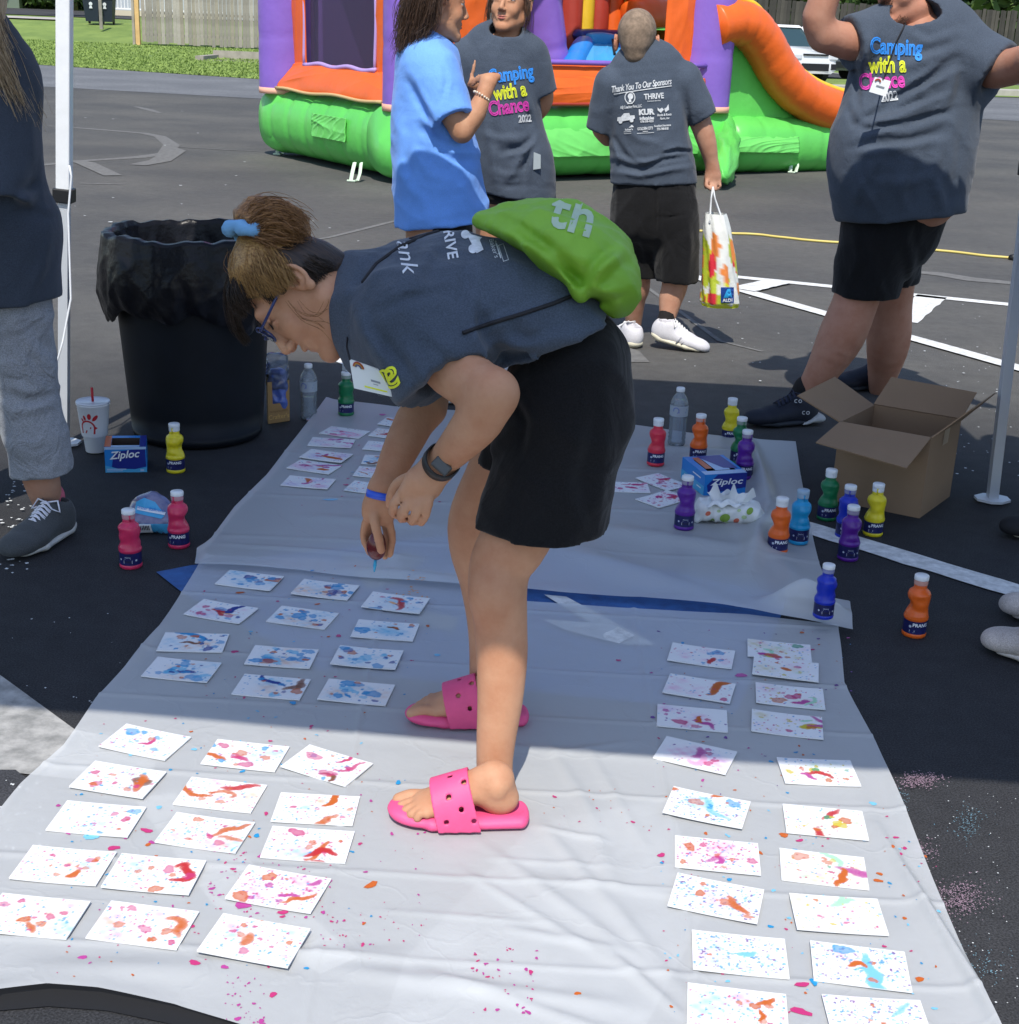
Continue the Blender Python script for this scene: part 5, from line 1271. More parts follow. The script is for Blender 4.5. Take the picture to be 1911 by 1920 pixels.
def bottle(u, v, col, yaw, label, front=True, cap='white', z=None, sc=1.0):
    g = G(u, v); z = surf_z(g[0], g[1]) if z is None else z; g = G(u, v, z)
    t = thing('paint_bottle', label, 'paint bottle', (g[0], g[1], z), yaw, 'squeeze bottles of tempera paint'); t.scale = (sc,) * 3
    m = _bm.copy(); m.materials.append(PBM[col]); link('bottle_body', m, t)
    mb = MB(); mb.lathe([(.0291, .0125), (.0291, .046)], 40); mb.f = mb.f[:40]; lb = mb.build('bottle_label', LABEL, t, True, local=True)
    toc = -math.pi / 2 - yaw            # towards the camera, in the bottle's own frame
    if front:
        v2, f2 = on_cyl(shift(subdiv2d(*text2d('PRANG', .0125, bold=.03), .004), .006, .008), .0293, .0285, toc); part('lettering', v2, f2, WHITE, lb, False, local=True)
        v2, f2 = on_cyl(join2d([disc2d(-.020, .006, .0035), rect2d(-.021, -.008, -.008, -.003), rect2d(-.021, -.0105, -.010, -.0095)]), .0293, .0265, toc); part('small_print', v2, f2, mat_lp, lb, False, local=True)
        v2, f2 = on_cyl(join2d([rect2d(-.006 + i * .0, -.003 - i * .0035, .022, -.0015 - i * .0035) for i in range(3)]), .0293, .0255, toc); part('small_print', v2, f2, mat_lb, lb, False, local=True)
    else:
        v2, f2 = on_cyl(join2d([rect2d(-.011, -.010, .012, -.001)]), .0293, .0285, toc); part('barcode_patch', v2, f2, WHITE, lb, False, local=True)
        v2, f2 = on_cyl(join2d([rect2d(-.008 + i * .003, -.008, -.0066 + i * .003, -.003) for i in range(6)]), .0295, .0285, toc); part('barcode', v2, f2, BLACK, lb, False, local=True)
        v2, f2 = on_cyl(join2d([shift(text2d('PRANG', .005), 0, .0065), rect2d(-.008, .0015, .008, .003), disc2d(-.021, .0, .0028), disc2d(.023, -.002, .0028)]), .0293, .0285, toc); part('small_print', v2, f2, mat_lp, lb, False, local=True)
    cm = CAPW if cap == 'white' else CAPC[col]
    mb = MB(); pr = [(.0168, .1375), (.0172, .139)] + [(.0170 + .0005 * (i % 2), .141 + i * .0018) for i in range(5)] + [(.0172, .150)]; mb.lathe(pr, 28); c = mb.build('cap', CAPCLR[col] if cap == 'clear' else cm, t, True, local=True)
    mb = MB(); mb.lathe([(.0176, .150), (.0178, .1515), (.0178, .160), (.0165, .1618), (0, .1622)], 28); mb.build('cap_lid', CAPW if cap != 'tint' else cm, c, True, local=True)
    if u % 2 == 0:
        a0 = rng.uniform(3.6, 5.6); mb = MB(); mb.tube([((.0172 + .0004) * math.cos(a0 - yaw), (.0172 + .0004) * math.sin(a0 - yaw), .1495), (.0178 * math.cos(a0 - yaw), .0178 * math.sin(a0 - yaw), .141), (.0172 * math.cos(a0 - yaw + .1), .0172 * math.sin(a0 - yaw + .1), .133)], [.0022, .0016, .0026], 6); mb.build('paint_drip', PBM[col], c, True, local=True)
    if cap == 'open':
        mb = MB(); mb.tube([(0, 0, .160), (0, 0, .176)], [.006, .0035], 10); mb.box((.012, 0, .172), (.006, .022, .026)); mb.build('spout', mat('clear_spout', (.5, .55, .58), .2, alpha=.6), c, True, local=True)
    return t
mat_lp = mat('label_print', (.45, .5, .6), .5); mat_lb = mat('label_small_blue', (.10, .13, .35), .5)
for b in ((330, 884, 'yellow', -.2, 'yellow paint bottle standing on asphalt between the blue bag box and trash can'), (246, 1062, 'pink', 2.2, 'pink paint bottle with barcode label turned outward, left of the balloon pack', False, 'clear'),
          (336, 1024, 'pink', .1, 'pink paint bottle right of the balloon pack, brand label turned outward', True, 'clear'), (649, 777, 'green', 2.0, 'green paint bottle with flipped open cap at the top left sheet corner', True, 'open'),
          (1229, 871, 'red', 2.8, 'red paint bottle left of the clear water bottle', True, 'white'), (1308, 862, 'orange', 2.9, 'orange paint bottle just behind the tilted blue box', True, 'clear'),
          (1367, 827, 'yellow', 2.7, 'yellow paint bottle at the far edge of the sheet before the black shoe', True, 'white'), (1384, 868, 'green', 3.0, 'green paint bottle half hidden behind a purple bottle', True, 'clear'),
          (1394, 895, 'purple', .2, 'purple paint bottle right of the tilted blue box', True, 'clear'), (1282, 990, 'purple', 3.0, 'purple paint bottle left of the wipes packet', False, 'clear'),
          (1457, 1034, 'orange', 2.9, 'orange paint bottle right of the wipes packet, touching the turquoise one', True, 'white'), (1496, 1017, 'turquoise', .3, 'turquoise paint bottle beside the wipes packet', False, 'tint'),
          (1549, 973, 'green', 2.9, 'green paint bottle in front of the cardboard box', True, 'white'), (1584, 1006, 'blue', 1.0, 'blue paint bottle behind the purple one near the cardboard box', True, 'clear'),
          (1589, 1048, 'purple', .2, 'purple paint bottle standing on the white line', False, 'clear'), (1636, 1002, 'yellow', 3.0, 'yellow paint bottle in front of the cardboard box corner', True, 'white'),
          (1543, 1156, 'blue', 1.5, 'blue paint bottle half hidden by the flapped sheet corner', False, 'clear', None, .86), (1713, 1190, 'orange', 3.1, 'orange paint bottle standing alone on bare asphalt at the right', True, 'clear')):
    bottle(*b)
# water bottles
def clear_mat(name, tint, frac):
    m = bpy.data.materials.new(name); m.use_nodes = True; nt = m.node_tree; N = nt.nodes; L = nt.links; N.remove(N['Principled BSDF'])
    g = N.new('ShaderNodeBsdfGlossy'); g.inputs['Roughness'].default_value = .06; t = N.new('ShaderNodeBsdfTransparent'); t.inputs[0].default_value = (*tint, 1)
    d = N.new('ShaderNodeBsdfDiffuse'); d.inputs[0].default_value = (.6, .66, .72, 1); lw = N.new('ShaderNodeLayerWeight'); lw.inputs[0].default_value = .35
    a = N.new('ShaderNodeMixShader'); L.new(lw.outputs['Fresnel'], a.inputs[0]); L.new(t.outputs[0], a.inputs[1]); L.new(g.outputs[0], a.inputs[2])
    b = N.new('ShaderNodeMixShader'); b.inputs[0].default_value = frac; L.new(a.outputs[0], b.inputs[1]); L.new(d.outputs[0], b.inputs[2]); L.new(b.outputs[0], N['Material Output'].inputs[0]); return m
CLR = clear_mat('clear_plastic', (.90, .93, .97), .24); WLAB = clear_mat('bottle_wrap', (.6, .72, .9), .55)
WAT = clear_mat('water', (.85, .92, .98), .10)
def water_bottle(u, v, label, yaw, fill=.10, dent=0.0):
    z = surf_z(*G(u, v)[:2]); g = G(u, v, z); t = thing('water_bottle', label, 'water bottle', (g[0], g[1], z), yaw, 'clear water bottles')
    pr = [(0, .004), (.020, .0), (.028, .004), (.0315, .012)]
    for i in range(15): pr.append((.0315 - .0022 * (i % 2), .018 + i * .0068))
    pr += [(.0318, .122), (.0318, .150), (.0300, .162), (.024, .176), (.016, .188), (.0125, .193), (.0125, .198)]
    if dent: pr = [(r * (1 - dent * math.exp(-((z_ - .06) / .02) ** 2)), z_) for r, z_ in pr]
    mb = MB(); mb.lathe(pr, 36, mod=lambda a, z_, r: r * (1 - .05 * max(0, math.sin(5 * a)) * math.exp(-(z_ / .012) ** 2))); mb.build('bottle_body', CLR, t, True, local=True)
    pw_ = [(max(0, r - .0012), z_ + .0006) for r, z_ in pr if z_ < fill]; pw_ += [(pw_[-1][0], fill), (0, fill + .0004)]; mb = MB(); mb.lathe(pw_, 30); mb.build('water', WAT, t, True, local=True)
    mb = MB(); mb.lathe([(.0322, .112), (.0322, .150)], 36); mb.f = mb.f[:36]; lb = mb.build('bottle_label', WLAB, t, True, local=True)
    v2, f2 = on_cyl(join2d([arc2d(-.014, .004, .010, .003, -60, 200), rect2d(-.002, .006, .026, .010), rect2d(-.002, -.004, .022, .001)]), .0326, .130, -math.pi / 2 - yaw); part('label_mark', v2, f2, mat_lb, lb, False, local=True)
    mb = MB(); mb.lathe([(.0145, .197), (.0150, .199), (.0150, .209), (.013, .2115), (0, .2118)], 24); mb.build('cap', CAPW, t, True, local=True)
water_bottle(579, 787, 'half full clear water bottle beside the kraft craft box', .3, .085, .08)
water_bottle(1268, 835, 'full clear water bottle between the red and orange paint bottles', .1, .165)
# ------------------------------------------------------------------ cup with straw
FOAM = mat('white_foam', (.72, .74, .77), .6); CRED = mat('cup_red', (.42, .01, .02), .5)
g = G(180, 848); cup = thing('drink_cup', 'white foam drink cup with red bird logo, lid and red straw', 'cup', (g[0], g[1], .005))
mb = MB(); mb.lathe([(0, 0), (.031, 0), (.0325, .002), (.0375, .052), (.0405, .055), (.0425, .060), (.0525, .160), (.0545, .162), (.0550, .167), (.0520, .168)], 48); mb.build('cup_body', FOAM, cup, True, local=True)
mb = MB(); mb.lathe([(.0550, .1675), (.0560, .170), (.0545, .174), (.047, .170), (0, .171)], 48); mb.build('cup_lid', mat('clear_lid', (.62, .65, .70), .25), cup, True, local=True)
mb = MB(); mb.tube([(0, 0, .165), (-.001, 0, .218)], .0042, 12); mb.build('straw', CRED, cup, True, local=True)
def cone_map(shape, a0):
    out = []
    for x, y in shape[0]:
        r = .0422 + (y - .060) * .102 + .0008; out.append((r * math.cos(a0 + x / r), r * math.sin(a0 + x / r), y))
    return out, shape[1]
lg = [disc2d(-.024, .118, .0035, .0065, 14, .5), disc2d(-.015, .126, .0045, .0090, 14, .35), disc2d(.002, .131, .0065, .0105, 16, -.05), disc2d(.021, .126, .006, .0130, 16, -.75),
      arc2d(-.006, .092, .023, .0055, -5, 205, 30), poly2d([(-.0315, .093), (-.026, .093), (-.0245, .072), (-.030, .070)]), poly2d([(.0145, .093), (.0200, .093), (.0175, .071), (.0115, .070)]),
      poly2d([(.0185, .086), (.0265, .091), (.0195, .097)]), disc2d(.004, .092, .0022, .0036, 12, -.3), poly2d([(-.016, .074), (-.012, .072), (-.007, .083), (-.011, .084)])]
v2, f2 = cone_map(subdiv2d(*join2d(lg), .004), -math.pi / 2 - .05); part('logo', v2, f2, CRED, cup, False, local=True)
# ------------------------------------------------------------------ storage bag boxes
ZB = [mat('box_' + n_, c, .4) for n_, c in (('blue', (.012, .20, .58)), ('navy', (.008, .02, .22)), ('cyan', (.06, .35, .62)), ('orange', (.50, .12, .04)), ('pale', (.35, .50, .72)), ('inside', (.05, .035, .03)))]
def bag_box(name, label, O, ex, ey, h, deco):
    "box on the ground: corner O, edge vectors ex (front) and ey; deco adds print"
    O = np.array(O, float); ex = np.array([*ex, 0.0]); ey = np.array([*ey, 0.0]); ez = np.array([0, 0, h]); t = thing(name, label, 'box', tuple(O))
    w = .004
    top = [ (.16, .14), (.84, .14), (.84, .80), (.16, .80)]
    q = lambda a, b, c: O + ex * a + ey * b + ez * c
    mb = MB()
    outer = [q(a, b, c) for c in (0, 1) for (a, b) in ((0, 0), (1, 0), (1, 1), (0, 1))]; hole = [q(a, b, 1) for a, b in top]; deep = [q(a, b, .25) for a, b in top]
    mb.add(outer + hole + deep, [(0, 1, 5, 4), (1, 2, 6, 5), (2, 3, 7, 6), (3, 0, 4, 7), (0, 3, 2, 1), (4, 5, 9, 8), (5, 6, 10, 9), (6, 7, 11, 10), (7, 4, 8, 11), (8, 9, 13, 12), (9, 10, 14, 13), (10, 11, 15, 14), (11, 8, 12, 15), (12, 13, 14, 15)])
    b = mb.build('carton', [ZB[0], ZB[5]], t)
    b.data.polygons.foreach_set('material_index', [0] * 9 + [1] * 5); deco(t, q); return t
def face(name, q, shape, mat_, t, fa, off=.0006, ml=None):
    "print on a box face; fa(x, y) in face fractions -> (a, b, c)"
    part(name, [q(*fa(x, y)) for x, y in shape[0]], shape[1], mat_, t, False)
def deco1(t, q):
    n = -.006; fr = lambda x, y: (x, n, y); w = 1.0
    face('print_navy', q, poly2d([(.16, .22), (.30, .10), (.60, .08), (.98, .22), (.98, .96), (.22, .80)]), ZB[1], t, lambda x, y: (x, -.004, y))
    face('print_cyan', q, poly2d([(.0, .0), (1, .0), (1, .20), (.7, .12), (.3, .15), (0, .28)]), ZB[2], t, lambda x, y: (x, -.006, y))
    face('print_pale', q, rect2d(.0, .90, 1, 1.0), ZB[4], t, lambda x, y: (x, -.005, y))
    s = text2d('Ziploc', .36, bold=.02, shear=.25); face('lettering', q, (s[0] * [.75, 1.15] + [.47, .68], s[1]), WHITE, t, lambda x, y: (x, -.010, y + (x - .4) * .12))
    face('small_print', q, join2d([rect2d(.04, .11, .5, .15), rect2d(.04, .05, .42, .08), rect2d(.84, .04, .93, .12)]), ZB[4], t, lambda x, y: (x, -.009, y))
    face('print_orange', q, rect2d(0, .02, .155, .98), ZB[3], t, lambda x, y: (x, y, 1.006)); face('print_navy', q, rect2d(.845, 0, 1, 1), ZB[1], t, lambda x, y: (x, y, 1.006)); face('print_pale', q, rect2d(.16, 0, .84, .13), ZB[4], t, lambda x, y: (x, y, 1.006))
a = G(198, 886); b = G(276, 885); bag_box('bag_box', 'open blue storage bag box beside the white cup, lettering facing out', a, (b - a)[:2], (-.030, .125), .085, deco1)
def deco2(t, q):
    face('print_navy', q, poly2d([(.10, .1), (1, .3), (1, 1), (.3, .98), (.06, .5)]), ZB[1], t, lambda x, y: (x, -.006, y))
    s = text2d('Ziploc', .42, bold=.02, shear=.2); face('lettering', q, (s[0] * [.70, .95] + [.52, .62], s[1]), WHITE, t, lambda x, y: (x, -.014, y))
    face('print_cyan', q, rect2d(0, .0, 1, .45), ZB[2], t, lambda x, y: (-.006, x, y)); face('small_print', q, join2d([rect2d(.15, .7, .5, .76), rect2d(.12, .25, .3, .30), rect2d(.6, .3, .85, .34)]), WHITE, t, lambda x, y: (-.010, x, y))
    face('print_orange', q, rect2d(.18, .30, .34, .92), ZB[3], t, lambda x, y: (x, y, 1.008)); face('print_pale', q, poly2d([(.36, .2), (.72, .2), (.72, .9), (.36, .9)]), ZB[4], t, lambda x, y: (x, y, 1.008)); face('print_navy', q, poly2d([(.60, .30), (.92, .24), (.9, .98), (.3, .98)]), ZB[1], t, lambda x, y: (x, y, 1.012))
    face('print_cyan', q, rect2d(0, 0, 1, .18), ZB[4], t, lambda x, y: (x, y, 1.006))
zc = surf_z(*G(1322, 928)[:2]) + .004
a = G(1319, 930, zc); b = G(1397, 925, zc); c = G(1277, 895, zc)
bag_box('bag_box', 'unopened blue storage bag box tilted behind the wipes packet', a, (b - a)[:2], (c - a)[:2], .070, deco2)
# ------------------------------------------------------------------ wipes packet
WP2 = mat('packet_film', (.72, .74, .72), .35, bump=.002, bs=30)
zc = surf_z(*G(1365, 965)[:2]) ; g = G(1367, 966, zc + .02); wt = thing('wipes_packet', 'white wipes packet with green leaf print and a tissue pulled out', 'wipes', (g[0], g[1], zc))
v_ = Vol(.003); v_.box(g + [0, .02, .008], (.190, .095, .052), R_=[[.995, -.09, 0], [.09, .995, 0], [0, 0, 1]], rad=.022).cap(g + [-.09, .03, -.012], g + [.10, .015, -.012], .012, k=.02)
v_.cap(g + [.085, -.02, -.012], g + [.105, .045, -.016], .006, k=.015).cap(g + [-.095, -.01, -.016], g + [-.09, .05, -.016], .006, k=.015)
v_.wave(crinkle(.005, 60, 3)); wo_ = v_.mesh('packet', WP2, wt)
bw = bvh_of(wo_); GRN = mat('leaf_print', (.22, .36, .05), .5); CRL = mat('coral_print', (.62, .14, .08), .5); GRNP = mat('pale_leaf_print', (.45, .58, .30), .5)
cd = _unit(np.array([g[0], g[1], g[2]]) - CO)
for (x, y, r, m_, an) in ((-.062, .005, .0085, CRL, .5), (-.05, -.018, .009, GRN, 1.0), (-.012, -.008, .016, GRN, .3), (.022, -.016, .009, CRL, .4), (.045, -.006, .008, GRNP, 0), (.062, .012, .012, GRN, .9), (-.03, .012, .006, GRNP, 0), (.078, -.02, .005, GRN, 1.2), (-.006, -.022, .005, GRNP, 0), (.03, .014, .006, GRNP, .3)):
    print_on('leaf_print', disc2d(0, 0, r, r * .72, 16, an), m_, wt, g + CR * x + CU * y, CR, CU, cd, bw, off=.0012, maxlen=.006)
TIS = mat('tissue', (.78, .80, .80), .8, alpha=.96)
def tissue(O, ax, ay, nx_, ny_, fn, name, parent, m_=TIS):
    u, v = np.meshgrid(np.linspace(-1, 1, nx_), np.linspace(0, 1, ny_)); X = O + u[..., None] * ax + v[..., None] * ay + fn(u, v)
    i = np.arange(ny_ - 1)[:, None] * nx_ + np.arange(nx_ - 1)[None]; return part(name, X.reshape(-1, 3), np.stack([i, i + 1, i + nx_ + 1, i + nx_], -1).reshape(-1, 4), m_, parent)
tissue(g + [0, .01, .030], np.array([.045, 0, 0]), np.array([.012, -.004, .045]), 50, 24, lambda u, v: np.stack([.028 * v * u - .01 * v, .018 * np.sin(u * 6) * v, .014 * np.sin(u * 9 + 1) * v * v + .006 * np.sin(u * 17) * v], -1), 'tissue', wt)
tissue(g + [-.01, -.004, .033], np.array([.052, .004, 0]), np.array([-.012, -.028, .006]), 40, 16, lambda u, v: np.stack([.006 * np.sin(v * 7), 0 * u, .016 * np.sin(u * 1.57 + 1.57) * (1 - v) * v * 4 + .005 * np.sin(u * 8)], -1), 'tissue', wt)
tissue(g + [-.005, .012, .030], np.array([.055, .004, 0]), np.array([-.006, .010, .032]), 40, 16, lambda u, v: np.stack([-.02 * v * u, .01 * np.sin(u * 5), .012 * np.cos(u * 3) * v], -1), 'tissue', wt)
# ------------------------------------------------------------------ pack of balloons (plastic bag) on the left
g = G(280, 1004); bt = thing('balloon_pack', 'opened plastic pack of water balloons with blue header and barcode', 'packet', (g[0], g[1], 0))
v_ = Vol(.0035); v_.box(g + [0, .05, .030], (.130, .10, .055), R_=[[.99, .14, 0], [-.14, .99, 0], [0, 0, 1]], rad=.024).ell(g + [-.01, .075, .060], (.050, .035, .040), k=.03).cap(g + [-.068, .05, .03], g + [-.055, .075, .055], .012, k=.02).wave(crinkle(.006, 55, 8))
po = v_.mesh('bag', mat('balloon_film', (.09, .10, .22), .15, col2=(.20, .20, .32), vs=22, coat=.5), bt); bw = bvh_of(po)
def bp_(shape, m_, dx, dy, off, rot=.0): print_on('header_print', shift(shape, 0, 0, rot), m_, bt, g + [0, .03, .035] + CR * dx + CU * dy, CR, CU, CF, bw, off=off, maxlen=.006)
bp_(poly2d([(-.035, .0), (.045, -.018), (.052, -.010), (.02, .030), (-.01, .042), (-.035, .030)]), ZB[2], -.010, .022, .001)
bp_(poly2d([(-.030, .0), (.052, -.016), (.052, -.008), (-.030, .010)]), WHITE, -.008, .030, .002)
bp_(shift(text2d('Water Balloons', .012), 0, 0, -.15), ZB[0], .0, .031, .003)
bp_(rect2d(-.050, -.017, .050, .012), ZB[2], .012, -.022, .001); bp_(rect2d(-.019, -.013, .019, .010), WHITE, -.012, -.021, .002)
bp_(join2d([rect2d(-.014 + i * .0042, -.007, -.0118 + i * .0042, .006) for i in range(7)]), BLACK, -.012, -.020, .003)
# ------------------------------------------------------------------ kraft craft box with a clear bag inside
KR = mat('kraft_card', (.36, .21, .085), .85, var=.12, vs=6); a = G(503, 797); b = G(550, 790); ex = (b - a)[:2]; ex = ex / np.linalg.norm(ex) * .088; 
kt = thing('craft_box', 'open kraft display box holding a blue bag in clear plastic, beside the trash can', 'box', (a[0], a[1], .004))
O = np.array([a[0], a[1], .004]); e1 = np.array([*ex, 0]); e2 = np.array([-.015, .06, 0]); q = lambda a_, b_, z: O + e1 * a_ + e2 * b_ + np.array([0, 0, z])
mb = MB()
def slab(mb, pts, th): # thin wall from outline points, thickened along +y
    n = len(pts); d = np.array([0, th, 0]); mb.add(list(pts) + [p + d for p in pts], [tuple(range(n)), tuple(range(n, 2 * n))[::-1]] + [(i, n + i, n + (i + 1) % n, (i + 1) % n) for i in range(n)])
slab(mb, [q(0, 0, 0), q(1, 0, 0), q(1, 0, .155), q(.82, 0, .155), q(.80, 0, .072), q(.22, 0, .072), q(.2, 0, .155), q(0, 0, .155)], .002); mb.build('front_wall', KR, kt)
mb = MB(); mb.add([q(1, .04, 0), q(1, 1, 0), q(1, 1, .17), q(1, .04, .155)], [(0, 1, 2, 3)]); mb.add([q(0, .04, 0), q(0, 1, 0), q(0, 1, .17), q(0, .04, .155)], [(0, 3, 2, 1)]); mb.add([q(0, 1, 0), q(1, 1, 0), q(1, 1, .17), q(0, 1, .17)], [(0, 3, 2, 1)]); mb.build('side_wall', KR, kt)
s = text2d('Crafter\'s', .024); part('lettering', [O + e1 * (.5 + x / .088) + [0, -.0012, .022 + y] + e2 * .0 for x, y in s[0]], s[1], mat('kraft_ink', (.62, .38, .12), .8), kt, False)
s = text2d('tempera paint', .013); part('lettering', [O + e1 * (.5 + x / .088) + [0, -.0012, .044 + y] for x, y in s[0]], s[1], mat('kraft_ink_dark', (.17, .10, .04), .8), kt, False)
v_ = Vol(.004); v_.box(q(.5, .5, .115), (.062, .040, .15), rad=.018).wave(crinkle(.006, 60, 12)); v_.mesh('blue_bag', mat('blue_bag_film', (.05, .09, .36), .25, coat=.4, col2=(.12, .18, .5), vs=20), kt)
v_ = Vol(.005); v_.box(q(.48, .5, .185), (.074, .046, .13), rad=.018).wave(crinkle(.008, 50, 15)); v_.mesh('clear_bag', clear_mat('clear_film', (.78, .84, .95), .14), kt)
# ------------------------------------------------------------------ cardboard box with open flaps
CB = mat('corrugated_card', (.27, .175, .105), .85, var=.08, vs=3, bump=.0006, bs=90)
def cardboard():
    A = G(1557, 938); B = G(1724, 972); C = G(1781, 931); D_ = A + C - B; h = None
    top = lambda p, u, v: P(u, v, p[1])[2]
    h = float(np.mean([top(B, 1740, 824), top(A, 1563, 786)]))
    t = thing('cardboard_box', 'large open brown cardboard box with its flaps folded outward', 'box', tuple(A)); up = np.array([0, 0, h]); th = .004
    cs_ = [A, B, C, D_]; cen = (A + C) / 2
    for i in range(4):
        a, b = cs_[i], cs_[(i + 1) % 4]; n = _unit(np.cross(b - a, [0, 0, 1.0])); mb = MB(); ins = -n * th
        v = [a, b, b + up, a + up, a + ins, b + ins, b + up + ins, a + up + ins]; mb.add(v, [(0, 1, 2, 3), (5, 4, 7, 6), (3, 2, 6, 7), (0, 4, 5, 1), (0, 3, 7, 4), (1, 5, 6, 2)]); mb.build('box_wall', CB, t)
    mb = MB(); mb.add([p + [0, 0, .003] for p in cs_], [(0, 1, 2, 3)]); mb.build('box_floor', CB, t)
    def flap(a, b, va, vb):
        va = np.array(va, float); vb = np.array(vb, float); n = _unit(np.cross(b - a, va)) * .004; mb = MB(); a = a + up; b = b + up
        v = [a, b, b + vb, a + va]; v = v + [p + n for p in v]; mb.add(v, [(0, 1, 2, 3), (7, 6, 5, 4), (0, 4, 5, 1), (1, 5, 6, 2), (2, 6, 7, 3), (3, 7, 4, 0)]); mb.build('box_flap', CB, t)
    def off(base_, u, v, D): return P(u, v, D) - (base_ + up)
    flap(A, B, off(A, 1530, 829, A[1] - .12), off(B, 1700, 877, B[1] - .14))                 # front flap, hanging outward
    flap(D_, A, off(D_, 1566, 706, D_[1] - .02), off(A, 1496, 741, A[1] - .02))             # left flap
    flap(D_, C, off(D_, 1672, 708, D_[1] + .06), off(C, 1832, 737, C[1] + .05))             # back flap
    flap(B, C, off(B, 1822, 766, B[1] + .01), off(C, 1866, 736, C[1]))                      # right flap
    mb = MB(); n = _unit(np.cross(C - B, [0, 0, 1.0])) * .0015; p = lambda s, z: B + (C - B) * s + np.array([0, 0, z * h]) + n
    mb.add([p(.42, .80), p(.60, .80), p(.62, 1.0), p(.44, 1.0)], [(0, 1, 2, 3)]); mb.build('tape', mat('tan_tape', (.36, .27, .18), .4), t)
cardboard()
# ------------------------------------------------------------------ trash can with a black liner
def trash():
    g = G(372, 812); t = thing('trash_can', 'large round black trash can lined with a crinkled black bag', 'trash can', (g[0], g[1], 0)); H_ = .70
    mb = MB(); pr = [(0, .0), (.205, 0), (.222, .012), (.226, .04)] + [(.226 + .045 * k / 10, .04 + (H_ - .06) * k / 10) for k in range(11)] + [(.285, H_ - .015), (.285, H_), (.262, H_), (.255, H_ - .05), (.215, .05)]
    mb.lathe(pr, 72, mod=lambda a, z, r: r - (.0018 if abs(math.sin(a * 3.5)) < .03 else 0)); mb.build('can', mat('black_can', (.006, .008, .012), .5, spec=.25, var=.25, vs=5), t, True, local=True)
    n, m = 220, 60; rr = np.random.default_rng(4); A, T = np.meshgrid(np.linspace(0, 2 * math.pi, n, endpoint=False), np.linspace(0, 1, m))
    f1 = sum(np.sin(k * A + rr.uniform(0, 6) + s * T) * w for k, s, w in ((5, 2, .35), (9, -3, .3), (14, 4, .25), (23, -5, .18), (31, 7, .12)))
    f2 = sum((1 - np.abs(np.sin(k * A * .5 + s * T + rr.uniform(0, 6)))) ** 3 * w for k, s, w in ((7, 6, .5), (11, -9, .5), (17, 12, .4), (13, 3, .4)))
    # T 0..0.45 outside hem->rim, 0.45..1 inside going down
    hem = .265 + .03 * np.sin(A * 2 + 1.9) + .016 * np.sin(7 * A + 1) + .008 * np.sin(15 * A)
    k = np.clip(T / .5, 0, 1); zo = H_ - hem * (1 - k) ; ro = .290 + .022 * np.sin(np.pi * np.clip(k, 0, 1) ** .8) * (1 + .25 * f1) + .010 * f2 * (1 - k * .6) + .012 * f1 * (1 - k)
    rim = np.exp(-((T - .5) / .05) ** 2); ki = np.clip((T - .5) / .5, 0, 1); zi = H_ + .006 - .45 * ki; ri = .258 - .03 * ki - .028 * ki * np.abs(f1) - .012 * f2 * np.minimum(1, ki * 5)
    R_ = np.where(T <= .5, ro * 1.0, ri); Z_ = np.where(T <= .5, zo, zi); s = np.clip((T - .44) / .12, 0, 1); R_ = R_ + rim * .004; Z_ = Z_ + rim * (.012 + .010 * f1)
    R_ = np.where((T > .42) & (T <= .5), .300 + (.290 - .300) * (T - .42) / .08 + .006 * f1, R_) 
    V = np.stack([R_ * np.cos(A), R_ * np.sin(A), Z_], -1).reshape(-1, 3); i = np.arange(m - 1)[:, None] * n; j = np.arange(n)[None]; F = np.stack([i + j, i + (j + 1) % n, i + n + (j + 1) % n, i + n + j], -1).reshape(-1, 4)
    part('liner_bag', V, F, mat('black_liner', (.006, .006, .008), .34, spec=.28, bump=.005, bs=24), t, local=True)
trash()
# ------------------------------------------------------------------ yellow cord on the lot
mb = MB(); pts = [G(u, v, .01) for u, v in ((760, 372), (900, 392), (1000, 402), (1120, 414), (1220, 424), (1300, 432), (1370, 437), (1430, 440), (1500, 449), (1600, 456), (1700, 463), (1740, 467), (1830, 477), (1898, 484))]
tt = np.linspace(0, len(pts) - 1, 90); sm = [np.array([np.interp(x, range(len(pts)), [p[k] for p in pts]) for k in range(3)]) + [0, .012 * math.sin(x * 5), 0] for x in tt]
mb.tube(sm, .009, 8); cr = mb.build('cord', mat('yellow_cord', (.62, .50, .14), .5), None, True); tag(cr, 'yellow cord lying straight across the open asphalt', 'cord')
mb = MB(); mb.tube([G(1896, 484, .015), G(1906, 482, .02)], .025, 10); mb.build('plug', M['black_plastic'], cr, True)
